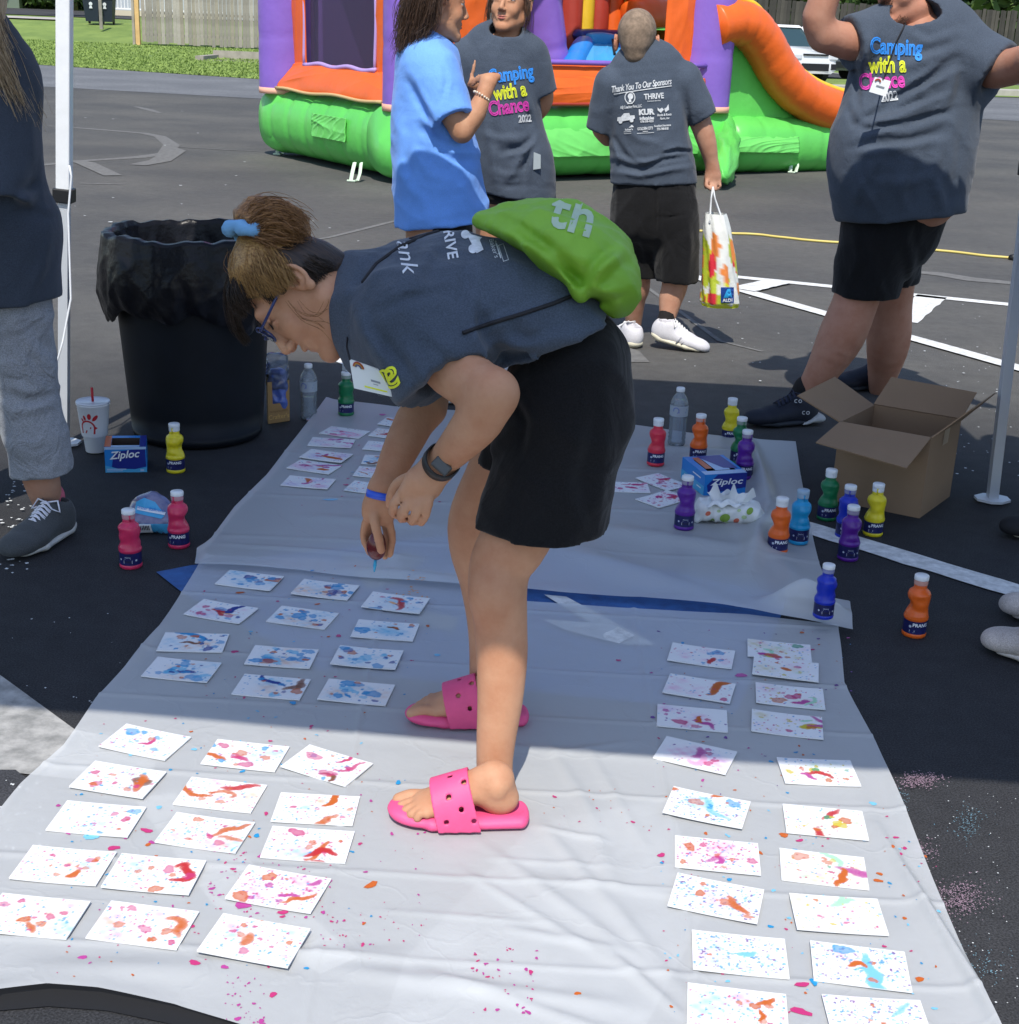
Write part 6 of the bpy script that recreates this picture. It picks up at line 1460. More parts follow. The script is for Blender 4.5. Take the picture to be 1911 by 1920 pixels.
# ------------------------------------------------------------------ people: shared builders
SKIN = lambda name, c: mat(name, tuple(x * 1.05 for x in c), .58, col2=(c[0] * .84, c[1] * .70, c[2] * .64), vs=9, bump=.0007, bs=140, sss=.05, spec=.3, detail=10)
EYEW = mat('eye_white', (.42, .38, .36), .3); IRIS = mat('iris', (.06, .035, .02), .2); LIP = mat('lip', (.42, .13, .11), .5)
def frame(O, x, y, z): return np.array(O, float), np.array([_unit(x), _unit(y), _unit(z)])
def head(name, parent, O, fwd, up, skin, h=.0035, neck=None, sc=1.0, lips=True, beard=None, smile=0.0, eyes=True, skull=(-.015, .093)):
    "head in its own frame: x to its right, y forward, z up; returns (to_world, rows)"
    f = _unit(fwd); u = _unit(np.array(up) - f * np.dot(up, f)); r = np.cross(f, u); A = np.array([r, f, u]); O = np.array(O, float)
    w = lambda *p: O + sc * (p[0] * r + p[1] * f + p[2] * u); e = lambda v, c, q, k=.012, op='+', A_=None: v.ell(w(*c), np.array(q) * sc, A if A_ is None else A_, k * sc, op)
    v = Vol(h)
    e(v, (0, skull[0], .038), (.074, skull[1], .084)); e(v, (0, .032, -.025), (.058, .060, .082), .03)
    for s in (-1, 1):
        v.cap(w(.052 * s, .0, -.055), w(.014 * s, .070, -.098), .022 * sc, .017 * sc, .02 * sc); e(v, (.034 * s, .063, -.028), (.024, .020, .026), .015)
    e(v, (0, .077, -.100), (.020, .016, .016), .015)
    v.cap(w(-.036, .076, .032), w(.036, .076, .032), .013 * sc, k=.015 * sc)
    for s in (-1, 1): e(v, (.032 * s, .103, .010), (.017, .016, .011), .010, '-')
    v.cap(w(0, .086, .020), w(0, .108, -.028), .0075 * sc, .0105 * sc, .008 * sc); 
    for s in (-1, 1): e(v, (.0115 * s, .100, -.034), (.0078, .010, .0078), .005)
    for s in (-1, 1): e(v, (.0065 * s, .107, -.042), (.0032, .004, .003), .002, '-')
    v.cap(w(-.023, .080, -.060 + smile), w(0, .0895, -.058), .0056 * sc, k=.010 * sc).cap(w(.023, .080, -.060 + smile), w(0, .0895, -.058), .0056 * sc, k=.010 * sc)
    v.cap(w(-.016, .081, -.069), w(.016, .081, -.069), .0070 * sc, k=.010 * sc); v.cap(w(-.023, .0920, -.0635), w(.023, .0920, -.0635), .0026 * sc, k=.004 * sc, op='-')
    for s in (-1, 1):
        B = np.array([_unit(r + .35 * s * f), _unit(f - .35 * s * r), u]); v.ell(w(.077 * s, -.006, -.001), np.array([.0055, .018, .029]) * sc, B, .004 * sc); v.path([w(s * (.0835 + .004 * max(0, -math.cos(a_))), -.006 + .0165 * math.cos(a_), .003 + .0265 * math.sin(a_)) for a_ in np.linspace(-.2, 4.6, 12)], [.0042 * sc] * 12, k=.002 * sc, n=1); v.ell(w(.081 * s, -.008, -.027), np.array([.006, .009, .010]) * sc, B, .004 * sc); v.path([w(s * .0835, -.008, .016), w(s * .0845, -.011, .004), w(s * .0835, -.008, -.008)], [.0030 * sc] * 3, k=.002 * sc, n=1); v.ell(w(.080 * s, .001, -.003), np.array([.006, .0055, .0075]) * sc, B, .001 * sc, '-')
    for s in (-1, 1): v.cap(w(.020 * s, .090, .0165), w(.044 * s, .080, .0145), .0042 * sc, k=.004 * sc); v.cap(w(.021 * s, .088, .0035), w(.042 * s, .079, .0035), .0038 * sc, k=.004 * sc)
    if neck is not None:
        nb, nr = neck; v.ecap(w(0, -.022, -.045), nb, r, .050 * sc, .052 * sc, nr, nr * .95, k=.035)
    o = v.mesh(name, skin, parent)
    if eyes:
        for s in (-1, 1):
            mb = MB(); c = w(.032 * s, .0765, .0095)
            for m_, rr, off, nm in ((EYEW, .0112, 0, 'eye'), (IRIS, .0066, .0058, 'iris')):
                mb = MB(); pr = [(rr * sc * math.sin(a), -rr * sc * math.cos(a)) for a in np.linspace(0, math.pi, 9)]; mb.lathe(pr, 14); 
                mb.v = [tuple(c + f * off * sc + np.array(q)) for q in mb.v]; e_ = mb.build(nm, m_, o, True)
        if lips:
            for (z0, ww, rr) in ((-.0590, .0235, .0034), (-.0680, .0205, .0042)):
                mb = MB(); mb.tube([w(x * ww, .0925 - .0070 * x * x, z0 + (.002 * abs(x) if rr < .0045 else .002 * x * x) + smile * abs(x)) for x in np.linspace(-1, 1, 9)], [rr * sc * (1 - .75 * abs(x)) for x in np.linspace(-1, 1, 9)], 8); mb.build('lip', LIP, o, True)
    return w, A, o
def brows(parent, w, m_, sc=1.0, tilt=0.0):
    for s in (-1, 1):
        mb = MB(); mb.tube([w(x * s, .0915 - (x - .02) * .30, .0315 + .004 * math.sin((x - .014) * 80) + tilt * (x - .03)) for x in np.linspace(.014, .048, 7)], [.0022, .0034, .0036, .0034, .003, .0022, .001], 6, flat=.6); mb.build('eyebrow', m_, parent, True)
def hair_mat(name, c1, c2, axis=(0, 0, 1), fine=260.0):
    m = bpy.data.materials.new(name); m.use_nodes = True; nt = m.node_tree; N = nt.nodes; L = nt.links; b = N['Principled BSDF']
    b.inputs['Roughness'].default_value = .48; b.inputs['Specular IOR Level'].default_value = .4
    tc = N.new('ShaderNodeTexCoord'); mp = N.new('ShaderNodeMapping'); a = Vector(axis).normalized(); q = a.to_track_quat('Z', 'Y').inverted().to_euler(); mp.inputs['Rotation'].default_value = q
    n = N.new('ShaderNodeTexNoise'); n.inputs['Scale'].default_value = 1.0; n.inputs['Detail'].default_value = 4; m2 = N.new('ShaderNodeMapping'); m2.inputs['Scale'].default_value = (fine, fine, fine * .05)
    L.new(tc.outputs['Object'], mp.inputs[0]); L.new(mp.outputs[0], m2.inputs[0]); L.new(m2.outputs[0], n.inputs['Vector'])
    r = N.new('ShaderNodeMapRange'); r.inputs[1].default_value = .35; r.inputs[2].default_value = .65; L.new(n.outputs[0], r.inputs[0])
    mx = N.new('ShaderNodeMix'); mx.data_type = 'RGBA'; mx.inputs['A'].default_value = (*c1, 1); mx.inputs['B'].default_value = (*c2, 1); L.new(r.outputs[0], mx.inputs['Factor']); L.new(mx.outputs['Result'], b.inputs['Base Color'])
    bp = N.new('ShaderNodeBump'); bp.inputs['Distance'].default_value = .002; bp.inputs['Strength'].default_value = .8; L.new(n.outputs[0], bp.inputs['Height']); L.new(bp.outputs[0], b.inputs['Normal'])
    return m
def strands(name, guides, n, spread, r, m_, parent, seed=1, wisp=0.0, seg=14):
    "many thin hairs that follow guide curves"
    q = np.random.default_rng(seed); V = []; F = []; k0 = 0
    G_ = []
    for g in guides:
        g = np.array(g, float); t = np.linspace(0, len(g) - 1, seg); c = np.stack([np.interp(t, range(len(g)), g[:, k]) for k in range(3)], 1)
        for _ in range(2): c[1:-1] = .5 * c[1:-1] + .25 * (c[:-2] + c[2:])
        G_.append(c)
    for i in range(n):
        a, b = q.integers(0, len(G_)), q.random(); g = G_[a]; g2 = G_[min(a + 1, len(G_) - 1)]; c = g * (1 - b) + g2 * b if np.linalg.norm(g[0] - g2[0]) < .08 else g
        o0, o1, o2 = q.normal(0, spread, 3), q.normal(0, spread, 3), q.normal(0, spread * (1 + wisp), 3); t = np.linspace(0, 1, seg)[:, None]
        c = c + o0 * (1 - t) + o2 * t + o1 * np.sin(math.pi * t)
        tg = np.gradient(c, axis=0); tg /= np.linalg.norm(tg, axis=1)[:, None] + 1e-9; u = np.cross(tg, q.normal(0, 1, 3)); u /= np.linalg.norm(u, axis=1)[:, None] + 1e-9; w_ = np.cross(tg, u)
        rr = r * q.uniform(.6, 1.2) * np.sin(np.pi * np.clip(t, .08, .93)) ** .4
        for j in range(3): V.append(c + rr * (math.cos(2.094 * j) * u + math.sin(2.094 * j) * w_))
        for s in range(seg - 1):
            for j in range(3): F.append((k0 + j * seg + s, k0 + (j + 1) % 3 * seg + s, k0 + (j + 1) % 3 * seg + s + 1, k0 + j * seg + s + 1))
        k0 += 3 * seg
    return tag(part(name, np.vstack(V), np.array(F), m_, parent), kind='stuff')
def sleeve(v, a, b, ra, rb, k=.04, hollow=.009, depth=.02, flat=None, post=False):
    a = np.array(a); b = np.array(b); t = _unit(b - a); old = v.ops; v.ops = []; lat = 2.7 if post else 2.9; v.cap(a, b + t * rb * .6, ra, rb, k)
    x = _unit(np.cross(t, [0, 0, 1.0])) if abs(t[2]) < .95 else _unit(np.cross(t, [1.0, 0, 0])); y = np.cross(t, x)
    v.box(b + t * .09, (.18, rb * lat, rb * lat), R_=[t, x, y], rad=.002, k=0, op='-'); v.cap(b + t * .02, b - t * depth, rb - hollow * 1.5, (rb - hollow) * .7, k=0, op='-'); v.ops = old + v.ops if post else v.ops + old
def hand(v, wr, palm, k1, fingers, r, side, wf=.040, df=.016, kb=.010):
    "palm from the wrist to the knuckle centre; fingers = list of joint lists"
    v.ecap(wr, palm, side, r * 1.05, r * .95, wf * .95, df * 1.25, k=.02); v.ecap(palm, k1, side, wf, df * 1.2, wf, df, k=.015)
    for pts, fr in fingers:
        n = len(pts); v.path(pts, [fr * (1 - .22 * i / (n - 1)) for i in range(n)], k=.0035)
def lace_line(mb, pts, r=.003): mb.tube(pts, r, 6)
def sneaker(parent, heel, toe, side, L_=.28, upper=None, solem=None, lacem=None, z=0.0, pitch=0.0, wd=.052, h=.005, tongue=True, marks=None, hi=.0, laces=5, name='shoe'):
    "heel, toe: ground directions; local x runs heel to toe, y to the side, z up"
    heel = np.array(heel, float); f = _unit(np.array(toe, float) - heel); y = _unit(np.array(side, float) - f * np.dot(side, f)); u = np.cross(f, y); u = u if u[2] > 0 else -u
    w = lambda a, b, c: heel + f * a * L_ + y * b + u * c; A = np.array([f, y, u])
    v = Vol(h)
    v.ell(w(.17, 0, .055), (.058, wd * .80, .062), A, .02); v.ecap(w(.2, 0, .05), w(.62, 0, .040), y, wd * .82, .050, wd * .98, .036, k=.03); v.ell(w(.72, 0, .036), (.075, wd * 1.0, .030), A, .02); v.ell(w(.85, 0, .030), (.044, wd * .80, .026), A, .02)
    v.ecap(w(.16, 0, .085), w(.28, 0, .088), y, wd * .70, .022, k=.02); v.ecap(w(.26, 0, .10 + hi), w(.60, 0, .055), y, wd * .42, .014, k=.02)
    v.cap(w(.15, 0, .16), w(.16, 0, .070), .036, .030, k=.006, op='-'); v.cap(w(.16, 0, .09), w(.26, 0, .10), .028, .024, k=.006, op='-')
    v.cut(w(0, 0, .016), -u)
    up = v.mesh(name + '_upper', upper, parent)
    s = Vol(h); s.ecap(w(.14, 0, .016), w(.62, 0, .016), y, wd * .86, .0175, wd * 1.05, .0165, k=.01); s.ecap(w(.62, 0, .016), w(.84, 0, .017), y, wd * 1.05, .0165, wd * .82, .013, k=.01); s.ell(w(.10, 0, .024), (.035, wd * .80, .022), A, .015)
    s.cut(w(0, 0, .0), -u); so = s.mesh(name + '_sole', solem, up)
    if lacem is not None:
        mb = MB(); 
        for i in range(laces):
            a = .34 + .26 * i / laces; c = .121 + hi * .8 - (a - .26) * .132; b = wd * .40
            mb.tube([w(a, -b * 1.15, c - .014), w(a + .01, -b * .4, c), w(a + .02, b * .4, c), w(a + .03, b * 1.15, c - .014)], .0028, 5); mb.tube([w(a + .02, -b * 1.1, c - .014), w(a, 0, c + .004), w(a + .01, b * 1.1, c - .012)], .0028, 5)
        mb.tube([w(.33, 0, .110 + hi), w(.30, b * 1.4, .116 + hi), w(.34, b * 2.0, .088), w(.37, b * 1.0, .098)], .003, 5); mb.tube([w(.33, 0, .110 + hi), w(.30, -b * 1.4, .114 + hi), w(.36, -b * 1.9, .088), w(.37, -b, .098)], .003, 5)
        mb.build(name + '_lace', lacem, up, True)
    return w, up
def on_body(px, bv, off=.003, view=True):
    "points on a surface seen at pixels"
    out = []
    for (u, v_) in px:
        d = Vector(_unit(ray(u, v_))); h = bv.ray_cast(Vector(CO), d, 60)
        if h[0] is not None: out.append(np.array(h[0] - d * off))
    return out
def densify(px, n=8):
    out = []
    for (a, b) in zip(px[:-1], px[1:]):
        for i in range(n): out.append((a[0] + (b[0] - a[0]) * i / n, a[1] + (b[1] - a[1]) * i / n))
    return out + [px[-1]]
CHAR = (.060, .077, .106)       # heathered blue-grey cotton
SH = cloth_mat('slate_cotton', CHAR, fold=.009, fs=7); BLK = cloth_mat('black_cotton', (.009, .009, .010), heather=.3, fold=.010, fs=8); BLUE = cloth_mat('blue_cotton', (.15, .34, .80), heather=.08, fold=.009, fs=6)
GREY = cloth_mat('grey_jersey', (.25, .26, .28), heather=.25, fold=.02, fs=12)
PBLU = mat('blue_print', (.03, .28, .85), .7); PYEL = mat('yellow_print', (.72, .78, .03), .7); PMAG = mat('pink_print', (.70, .05, .42), .7)
# ------------------------------------------------------------------ the bending woman
SKW = SKIN('warm_skin', (.52, .29, .175))
wm = thing('person', 'woman bending over the cards in slate shirt, black shorts and pink slides', 'person', (0.05, 2.48, 0))
YY = np.array([0, 1.0, 0]); XX = np.array([1.0, 0, 0])
O_ = P(565, 541, 2.47); UPv = -.88 * CR + .475 * CU; FWv = -.475 * CR - .88 * CU
nk = P(682, 560, 2.50)
wh, AH, hd = head('head', wm, O_, FWv, UPv, SKW, h=.0022, neck=(nk, .062), eyes=False, skull=(-.003, .074))
# limbs and torso as one body
b = Vol(.005)
def bw_(u, v, d): return P(u, v, d)
N0, N1, N2, N3 = P(960, 960, 2.37), P(936, 1095, 2.35), P(941, 1200, 2.345), P(938, 1285, 2.34)
b.epath([P(1022, 880, 2.40), P(970, 1003, 2.37), P(942, 1052, 2.362), P(934, 1095, 2.355), P(938, 1160, 2.35), P(941, 1230, 2.345), P(938, 1310, 2.335), P(930, 1390, 2.325), P(928, 1446, 2.315), P(938, 1490, 2.312)], XX, [.068, .064, .058, .0545, .050, .048, .043, .037, .034, .034], [.068, .064, .059, .056, .051, .049, .044, .037, .033, .031], k=.02)
b.ell(P(925, 1120, 2.32), (.038, .03, .048), k=.03)
F0 = 2.66
b.epath([P(950, 850, 2.64), P(900, 960, 2.65), P(893, 1020, 2.655), P(906, 1085, 2.66), P(915, 1150, 2.665), P(915, 1210, 2.67), P(911, 1270, 2.675), P(911, 1305, 2.68)], XX, [.060, .060, .056, .050, .046, .040, .035, .033], [.06, .06, .056, .050, .046, .040, .033, .031], k=.02)
b.mesh('leg_skin', SKW, wm, lo=None) if False else None
# torso under the clothes
b.epath([nk, P(760, 572, 2.5), P(900, 580, 2.5), P(1060, 650, 2.5), P(1065, 770, 2.5)], YY, [.06, .14, .13, .12, .11], [.06, .075, .08, .06, .07], k=.05)
b.epath([P(1055, 790, 2.44), P(1022, 880, 2.40)], XX, [.07, .07], [.07, .07], k=.04); b.epath([P(1050, 790, 2.58), P(960, 860, 2.64)], XX, [.06, .06], [.06, .06], k=.04)
# near arm
SHN = P(778, 600, 2.37); ELN = P(926, 738, 2.22); WRN = P(824, 872, 2.33)
b.epath([SHN, P(852, 692, 2.30), ELN], YY, [.050, .048, .039], [.050, .050, .040], k=.02)
b.path([ELN, P(900, 785, 2.235), P(866, 826, 2.275), WRN], [.039, .041, .035, .0260], k=.018)
# near hand: back of the hand up, fingers loosely curled down
q = lambda u, v, d: P(u, v, d)
hand(b, WRN, q(795, 905, 2.325), q(778, 928, 2.325), [
    ([q(755, 922, 2.322), q(739, 945, 2.315), q(737, 962, 2.335), q(748, 967, 2.355)], .0098),
    ([q(772, 934, 2.312), q(757, 958, 2.305), q(752, 972, 2.325), q(760, 972, 2.350)], .0100),
    ([q(789, 938, 2.308), q(779, 965, 2.302), q(772, 978, 2.320), q(779, 976, 2.348)], .0095),
    ([q(805, 936, 2.312), q(799, 965, 2.308), q(790, 980, 2.322), q(793, 976, 2.345)], .0088),
    ([q(775, 893, 2.345), q(748, 905, 2.365), q(735, 925, 2.385), q(731, 945, 2.395)], .0115)], .0275, .8 * CR + .55 * CU * 1 - .0 * CF, wf=.036, df=.018)
# far arm and the hand that holds the balloon
SHF = P(742, 640, 2.66)
b.path([SHF, P(800, 745, 2.62), P(778, 790, 2.58), P(748, 850, 2.53), P(717, 918, 2.48)], [.055, .044, .039, .034, .0235], k=.02)
hand(b, P(717, 918, 2.48), q(712, 950, 2.475), q(708, 968, 2.475), [
    ([q(704, 952, 2.462), q(703, 978, 2.446), q(709, 1005, 2.440), q(715, 1032, 2.444)], .0108),
    ([q(722, 962, 2.474), q(732, 988, 2.480), q(735, 1015, 2.488), q(731, 1040, 2.490)], .0092),
    ([q(716, 968, 2.486), q(726, 995, 2.505), q(727, 1022, 2.510), q(722, 1044, 2.505)], .0094),
    ([q(700, 966, 2.488), q(690, 995, 2.500), q(687, 1018, 2.505), q(694, 1038, 2.500)], .0092),
    ([q(692, 962, 2.482), q(684, 986, 2.488), q(681, 1008, 2.490), q(688, 1026, 2.486)], .0085)], .0235, CR, wf=.031, df=.018)
bd = b.mesh('body', SKW, wm)
# feet
def bare_foot(heel, toe, lat, ank, name, lift=.030):
    heel = np.array([heel[0], heel[1], 0]); f = _unit(np.array([toe[0] - heel[0], toe[1] - heel[1], 0])); y = _unit(np.array(lat) - f * np.dot(lat, f)); u = np.array([0, 0, 1.0])
    w = lambda a, b_, c: heel + f * (a * .88) + y * b_ + u * (c + lift); A = np.array([f, y, u]); v = Vol(.0028)
    v.ell(w(.034, 0, .030), (.036, .031, .032), A, .02); v.path([ank, w(.038, 0, .070), w(.042, 0, .040)], [.0275, .029, .030], k=.012)
    v.ecap(w(.05, 0, .055), w(.15, -.004, .030), y, .028, .028, .040, .021, k=.02); v.ell(w(.17, 0, .020), (.042, .043, .019), A, .02); v.cap(w(.055, 0, .080), w(.15, -.010, .036), .019, .015, k=.025)
    v.ell(w(.043, .030, .062), (.012, .008, .013), A, .012); v.ell(w(.043, -.030, .066), (.012, .008, .013), A, .012)
    for (y0, x1, r0, y1) in ((-.027, .243, .0132, -.025), (-.006, .238, .0092, -.004), (.010, .229, .0088, .012), (.024, .218, .0085, .026), (.036, .205, .0082, .037)):
        v.path([w(.185, y0, .016), w((.185 + x1) / 2 + .004, (y0 + y1) / 2, .019), w(x1, y1, .010)], [r0 * .95, r0 * .9, r0], k=.003)
    o = v.mesh(name, SKW, wm)
    NAIL = M.setdefault('nail', mat('toe_nail', (.62, .40, .32), .3))
    for (x1, y1, r0) in ((.246, -.025, .0075), (.240, -.004, .0048), (.231, .012, .0046), (.220, .026, .0044), (.207, .037, .004)):
        mb = MB(); mb.add([w(x1 + r0 * .9 * math.cos(a) - .002, y1 + r0 * .8 * math.sin(a), .0195 + (.0025 if r0 > .006 else -.001) - .25 * (r0 * math.cos(a) + .002)) for a in np.linspace(0, 6.283, 10, endpoint=False)], [tuple(range(10))]); mb.build('nail', NAIL, o, True)
    return w, A, o
PNK = mat('pink_foam', (.74, .085, .23), .55, var=.06, vs=30, bump=.0003, bs=300)
def slide(heel, toe, lat, label_part):
    heel = np.array([heel[0], heel[1], 0]); f = _unit(np.array([toe[0] - heel[0], toe[1] - heel[1], 0])); y = _unit(np.array(lat) - f * np.dot(lat, f)); u = np.array([0, 0, 1.0])
    w = lambda a, b_, c: heel + f * a + y * b_ + u * (c + .010); A = np.array([f, y, u]); v = Vol(.003)
    v.ecap(w(.028, 0, .016), w(.19, 0, .016), y, .040, .017, .052, .016, k=.012); v.ell(w(.205, -.004, .018), (.060, .049, .0165), A, .012); v.ell(w(.245, -.010, .023), (.028, .036, .012), A, .012)
    v.ecap(w(.03, 0, .046), w(.20, 0, .046), y, .031, .020, .043, .020, k=.010, op='-')
    v.cut(w(0, 0, .001), -u)
    s = Vol(.0026)
    s.ecap(w(.080, 0, .020), w(.21, 0, .012), y, .053, .106, .058, .066, k=.006); s.ecap(w(.060, 0, .020), w(.235, 0, .010), y, .048, .106, .052, .054, k=0, op='-')
    s.cut(w(.098, 0, 0), -_unit(f * 1.0 + u * -.28)); s.cut(w(.182, 0, .02), _unit(f - u * .25)); s.cut(w(0, 0, .010), -u)
    for (x, an) in ((.118, 14), (.112, 50), (.108, 88), (.112, 128), (.142, 0 + 30), (.139, 68), (.139, 108), (.142, 150), (.168, 12), (.165, 48), (.163, 88), (.166, 128)):
        a = R(an); c0 = w(x, .02 * math.cos(a), .015 + .02 * math.sin(a)); c1 = w(x - .006, .085 * math.cos(a), .015 + .130 * math.sin(a)); s.cap(c0, c1, .0046, k=0, op='-')
    so = v.mesh('slide', PNK, wm); s.mesh('slide_strap', PNK, so)
lat_n = -CF * [1, 1, 0]; hn, tn = G(968, 1522, .03), G(735, 1522, .03)
bare_foot(G(966, 1522, .03), tn, (0, -1, 0), P(938, 1482, 2.312), 'foot'); slide(G(1004, 1524, .03), tn, (0, -1, 0), 'near')
bare_foot(G(964, 1338, .03), G(762, 1335, .03), (0, 1, 0), P(911, 1300, 2.68), 'foot'); slide(G(1002, 1338, .03), G(762, 1335, .03), (0, 1, 0), 'far')
# shirt
s = Vol(.0055)
s.epath([P(668, 562, 2.5), P(722, 574, 2.5), P(800, 578, 2.5), P(890, 580, 2.5), P(980, 592, 2.5), P(1068, 640, 2.5), P(1110, 690, 2.5)], YY, [.080, .150, .185, .185, .178, .180, .185], [.078, .104, .124, .126, .120, .104, .100], k=.05)
s.ell(P(770, 640, 2.48), (.10, .15, .085), k=.06); s.ell(P(905, 640, 2.48), (.10, .14, .07), k=.06)

sleeve(s, P(745, 640, 2.64), P(790, 735, 2.64), .085, .070, k=.05)
SLE = P(831, 708, 2.315); sleeve(s, P(775, 612, 2.36), SLE, .098, .084, k=.03, hollow=.012, depth=.006, post=True)
A1, A2 = P(952, 704, 2.3), P(1146, 616, 2.3); nrm = _unit(np.cross(A2 - A1, YY)); nrm = nrm if nrm[0] > 0 else -nrm; s.cut(A1 + nrm * .0, nrm)
s.ell(P(640, 565, 2.5), (.075, .078, .082), k=.004, op='-')
fp = lambda px, D, a, w_: s.drape(px, D, a * 1.0, w_)
for px, D, a, w_ in (([(745, 455), (690, 500), (660, 560)], 2.38, -.006, .010), ([(700, 590), (760, 560), (850, 545)], 2.33, -.006, .009), ([(880, 480), (868, 560), (880, 650)], 2.34, -.007, .009),
                     ([(690, 640), (730, 690), (770, 740)], 2.30, .010, .014), ([(665, 560), (680, 620), (720, 680)], 2.33, .008, .012), ([(870, 560), (890, 640), (940, 690)], 2.30, .010, .013),
                     ([(930, 640), (1000, 650), (1120, 600)], 2.33, .008, .010), ([(940, 665), (1020, 665), (1130, 622)], 2.33, -.009, .008), ([(950, 685), (1040, 655), (1135, 612)], 2.33, .007, .008), ([(880, 640), (950, 600), (1080, 560)], 2.33, .007, .012),
                     ([(800, 640), (850, 690), (870, 720)], 2.22, -.006, .009), ([(760, 640), (790, 700), (800, 750)], 2.24, .008, .012), ([(860, 430), (800, 470), (770, 540)], 2.40, .006, .014), ([(900, 560), (960, 640), (1000, 680)], 2.32, .007, .012)):
    fp(px, D, a, w_)
s.wave(crinkle(.009, 22, 5))
shirt = s.mesh('shirt', SH, wm); bsh = bvh_of(shirt)
mb = MB(); c0 = P(647, 562, 2.5); cu = _unit(np.cross(YY, _unit(P(760, 572, 2.5) - c0)))
ax = _unit(P(760, 572, 2.5) - c0); mb.tube([c0 + ax * .004 + YY * .077 * math.cos(a) + cu * .080 * math.sin(a) for a in np.linspace(0, 2 * math.pi, 40)], .0055, 8, cap=False); mb.build('collar', SH, shirt, True)
# shirt prints seen on the back
for (shape, c, m_, rot, sc_) in ((text2d('Thank', .040, shear=.3), (757, 455), M['print_white'], R(-78), 1), (text2d('THRIVE', .026, bold=.02), (841, 440), M['print_white'], R(-80), 1),
        (join2d([poly2d([(-.022, -.006), (.022, -.006), (.022, .006), (.006, .008), (.002, .018), (-.014, .018), (-.016, .006), (-.022, .004)]), disc2d(-.013, -.008, .007), disc2d(.013, -.008, .007)]), (888, 449), M['print_white'], R(-62), 1.1),
        (text2d("Baker's", .012), (926, 466), M['print_white'], R(-72), 1), (join2d([rect2d(-.016, -.0012, .016, .0012)]), (934, 468), M['print_white'], R(-72), 1),
        (join2d([rect2d(-.015, .004, .015, .005), rect2d(-.015, -.005, .015, -.004), rect2d(-.015, -.005, -.014, .005), rect2d(.014, -.005, .015, .005)]), (944, 474), M['print_white'], R(-72), 1)):
    sh = shift(shape, 0, 0, rot, sc_); d = _unit(ray(*c)); print_on('shirt_print', sh, m_, shirt, P(c[0], c[1], 2.4), CR, CU, d, bsh, off=.0018, maxlen=.010)
d = _unit(ray(735, 722)); print_on('shirt_print', shift(text2d('a', .07, outline=.03), 0, 0, R(200)), PYEL, shirt, P(733, 715, 2.35), CR, CU, d, bsh, off=.002)
# shorts
t = Vol(.0055); nearh = P(1011, 980, 2.37); farh = P(935, 948, 2.62)
t.ecap(P(1088, 662, 2.5), P(1062, 760, 2.5), YY, .155, .078, .170, .108, k=.05); t.ell(P(1085, 720, 2.46), (.085, .12, .085), k=.05); t.ecap(P(1062, 672, 2.5), P(1050, 770, 2.5), YY, .140, .090, .155, .105, k=.04)
t.epath([P(1062, 790, 2.43), P(1036, 900, 2.40), nearh + [0, 0, -.06]], XX, [.108, .114, .122], [.098, .100, .102], k=.05)
t.epath([P(1040, 790, 2.59), P(985, 870, 2.61), farh + [0, 0, -.06]], XX, [.095, .090, .088], [.085, .085, .085], k=.05)
t.cut(nearh + [0, 0, 0.003], _unit([-.02, .16, -1.0])); t.cut(A1 + nrm * -.012, -nrm)
for px, D, a, w_ in (([(1000, 780), (930, 830), (870, 890)], 2.34, .007, .012), ([(1090, 780), (1060, 900), (1080, 990)], 2.31, .008, .016), ([(1000, 820), (960, 900), (930, 990)], 2.32, .008, .014), ([(1130, 720), (1140, 850), (1120, 980)], 2.33, .006, .014), ([(960, 740), (985, 790), (975, 860)], 2.33, -.010, .008)):
    t.drape(px, D, a * .8, w_)
t.wave(crinkle(.006, 18, 9)); sho = t.mesh('shorts', BLK, wm)
# hair
HDK = hair_mat('dark_hair', (.012, .008, .006), (.04, .024, .015), UPv); HBL = hair_mat('honey_hair', (.20, .10, .03), (.42, .24, .08), UPv, 300); HBR = hair_mat('brown_hair', (.14, .06, .02), (.36, .18, .065), CR, 300)
hv = Vol(.0035); e = lambda c, r_, k=.015, op='+': hv.ell(wh(*c), r_, AH, k, op)
e((0, -.006, .042), (.080, .081, .088)); e((0, -.045, -.005), (.060, .040, .05), .03); hv.cap(wh(0, -.050, -.02), wh(0, -.072, -.075), .040, .022, k=.03)
for sgn in (-1, 1): e((.070 * sgn, .005, .03), (.014, .045, .045), .02)
hv.cut(wh(0, .058, .056), _unit(.866 * AH[1] - .50 * AH[2])) 
for sgn in (-1, 1): e((.092 * sgn, .010, -.028), (.040, .050, .044), .006, '-')
e((0, .10, -.02), (.12, .095, .062), .01, '-')
hair = hv.mesh('hair', HDK, wm)
bun = P(508, 424, 2.49); sc_c = P(472, 442, 2.49); root = P(492, 500, 2.47)
hb = Vol(.0035); hb.ecap(root, P(478, 452, 2.485), YY, .070, .050, .030, .026, k=.03)
for _ in (0,): hb.ell(wh(0, -.004, .044), (.086, .082, .094), AH, .02)
hb.cut(wh(0, 0, .040), -_unit(AH[2] + .1 * AH[1])); hb.cut(wh(0, .052, .05), _unit(AH[1] - .3 * AH[2])); hb.cut(wh(0, -.062, .05), -_unit(AH[1] + .15 * AH[2])); hbm = hb.mesh('hair_top', HBL, hair)
hn_ = Vol(.0035); hn_.ell(bun + CU * .002, (.055, .052, .045), k=.02).ell(P(540, 435, 2.49), (.032, .038, .030), k=.02).ell(P(478, 405, 2.49), (.026, .04, .024), k=.02); hn_.wave(crinkle(.007, 70, 21)); bunm = hn_.mesh('hair_bun', HBR, hair)
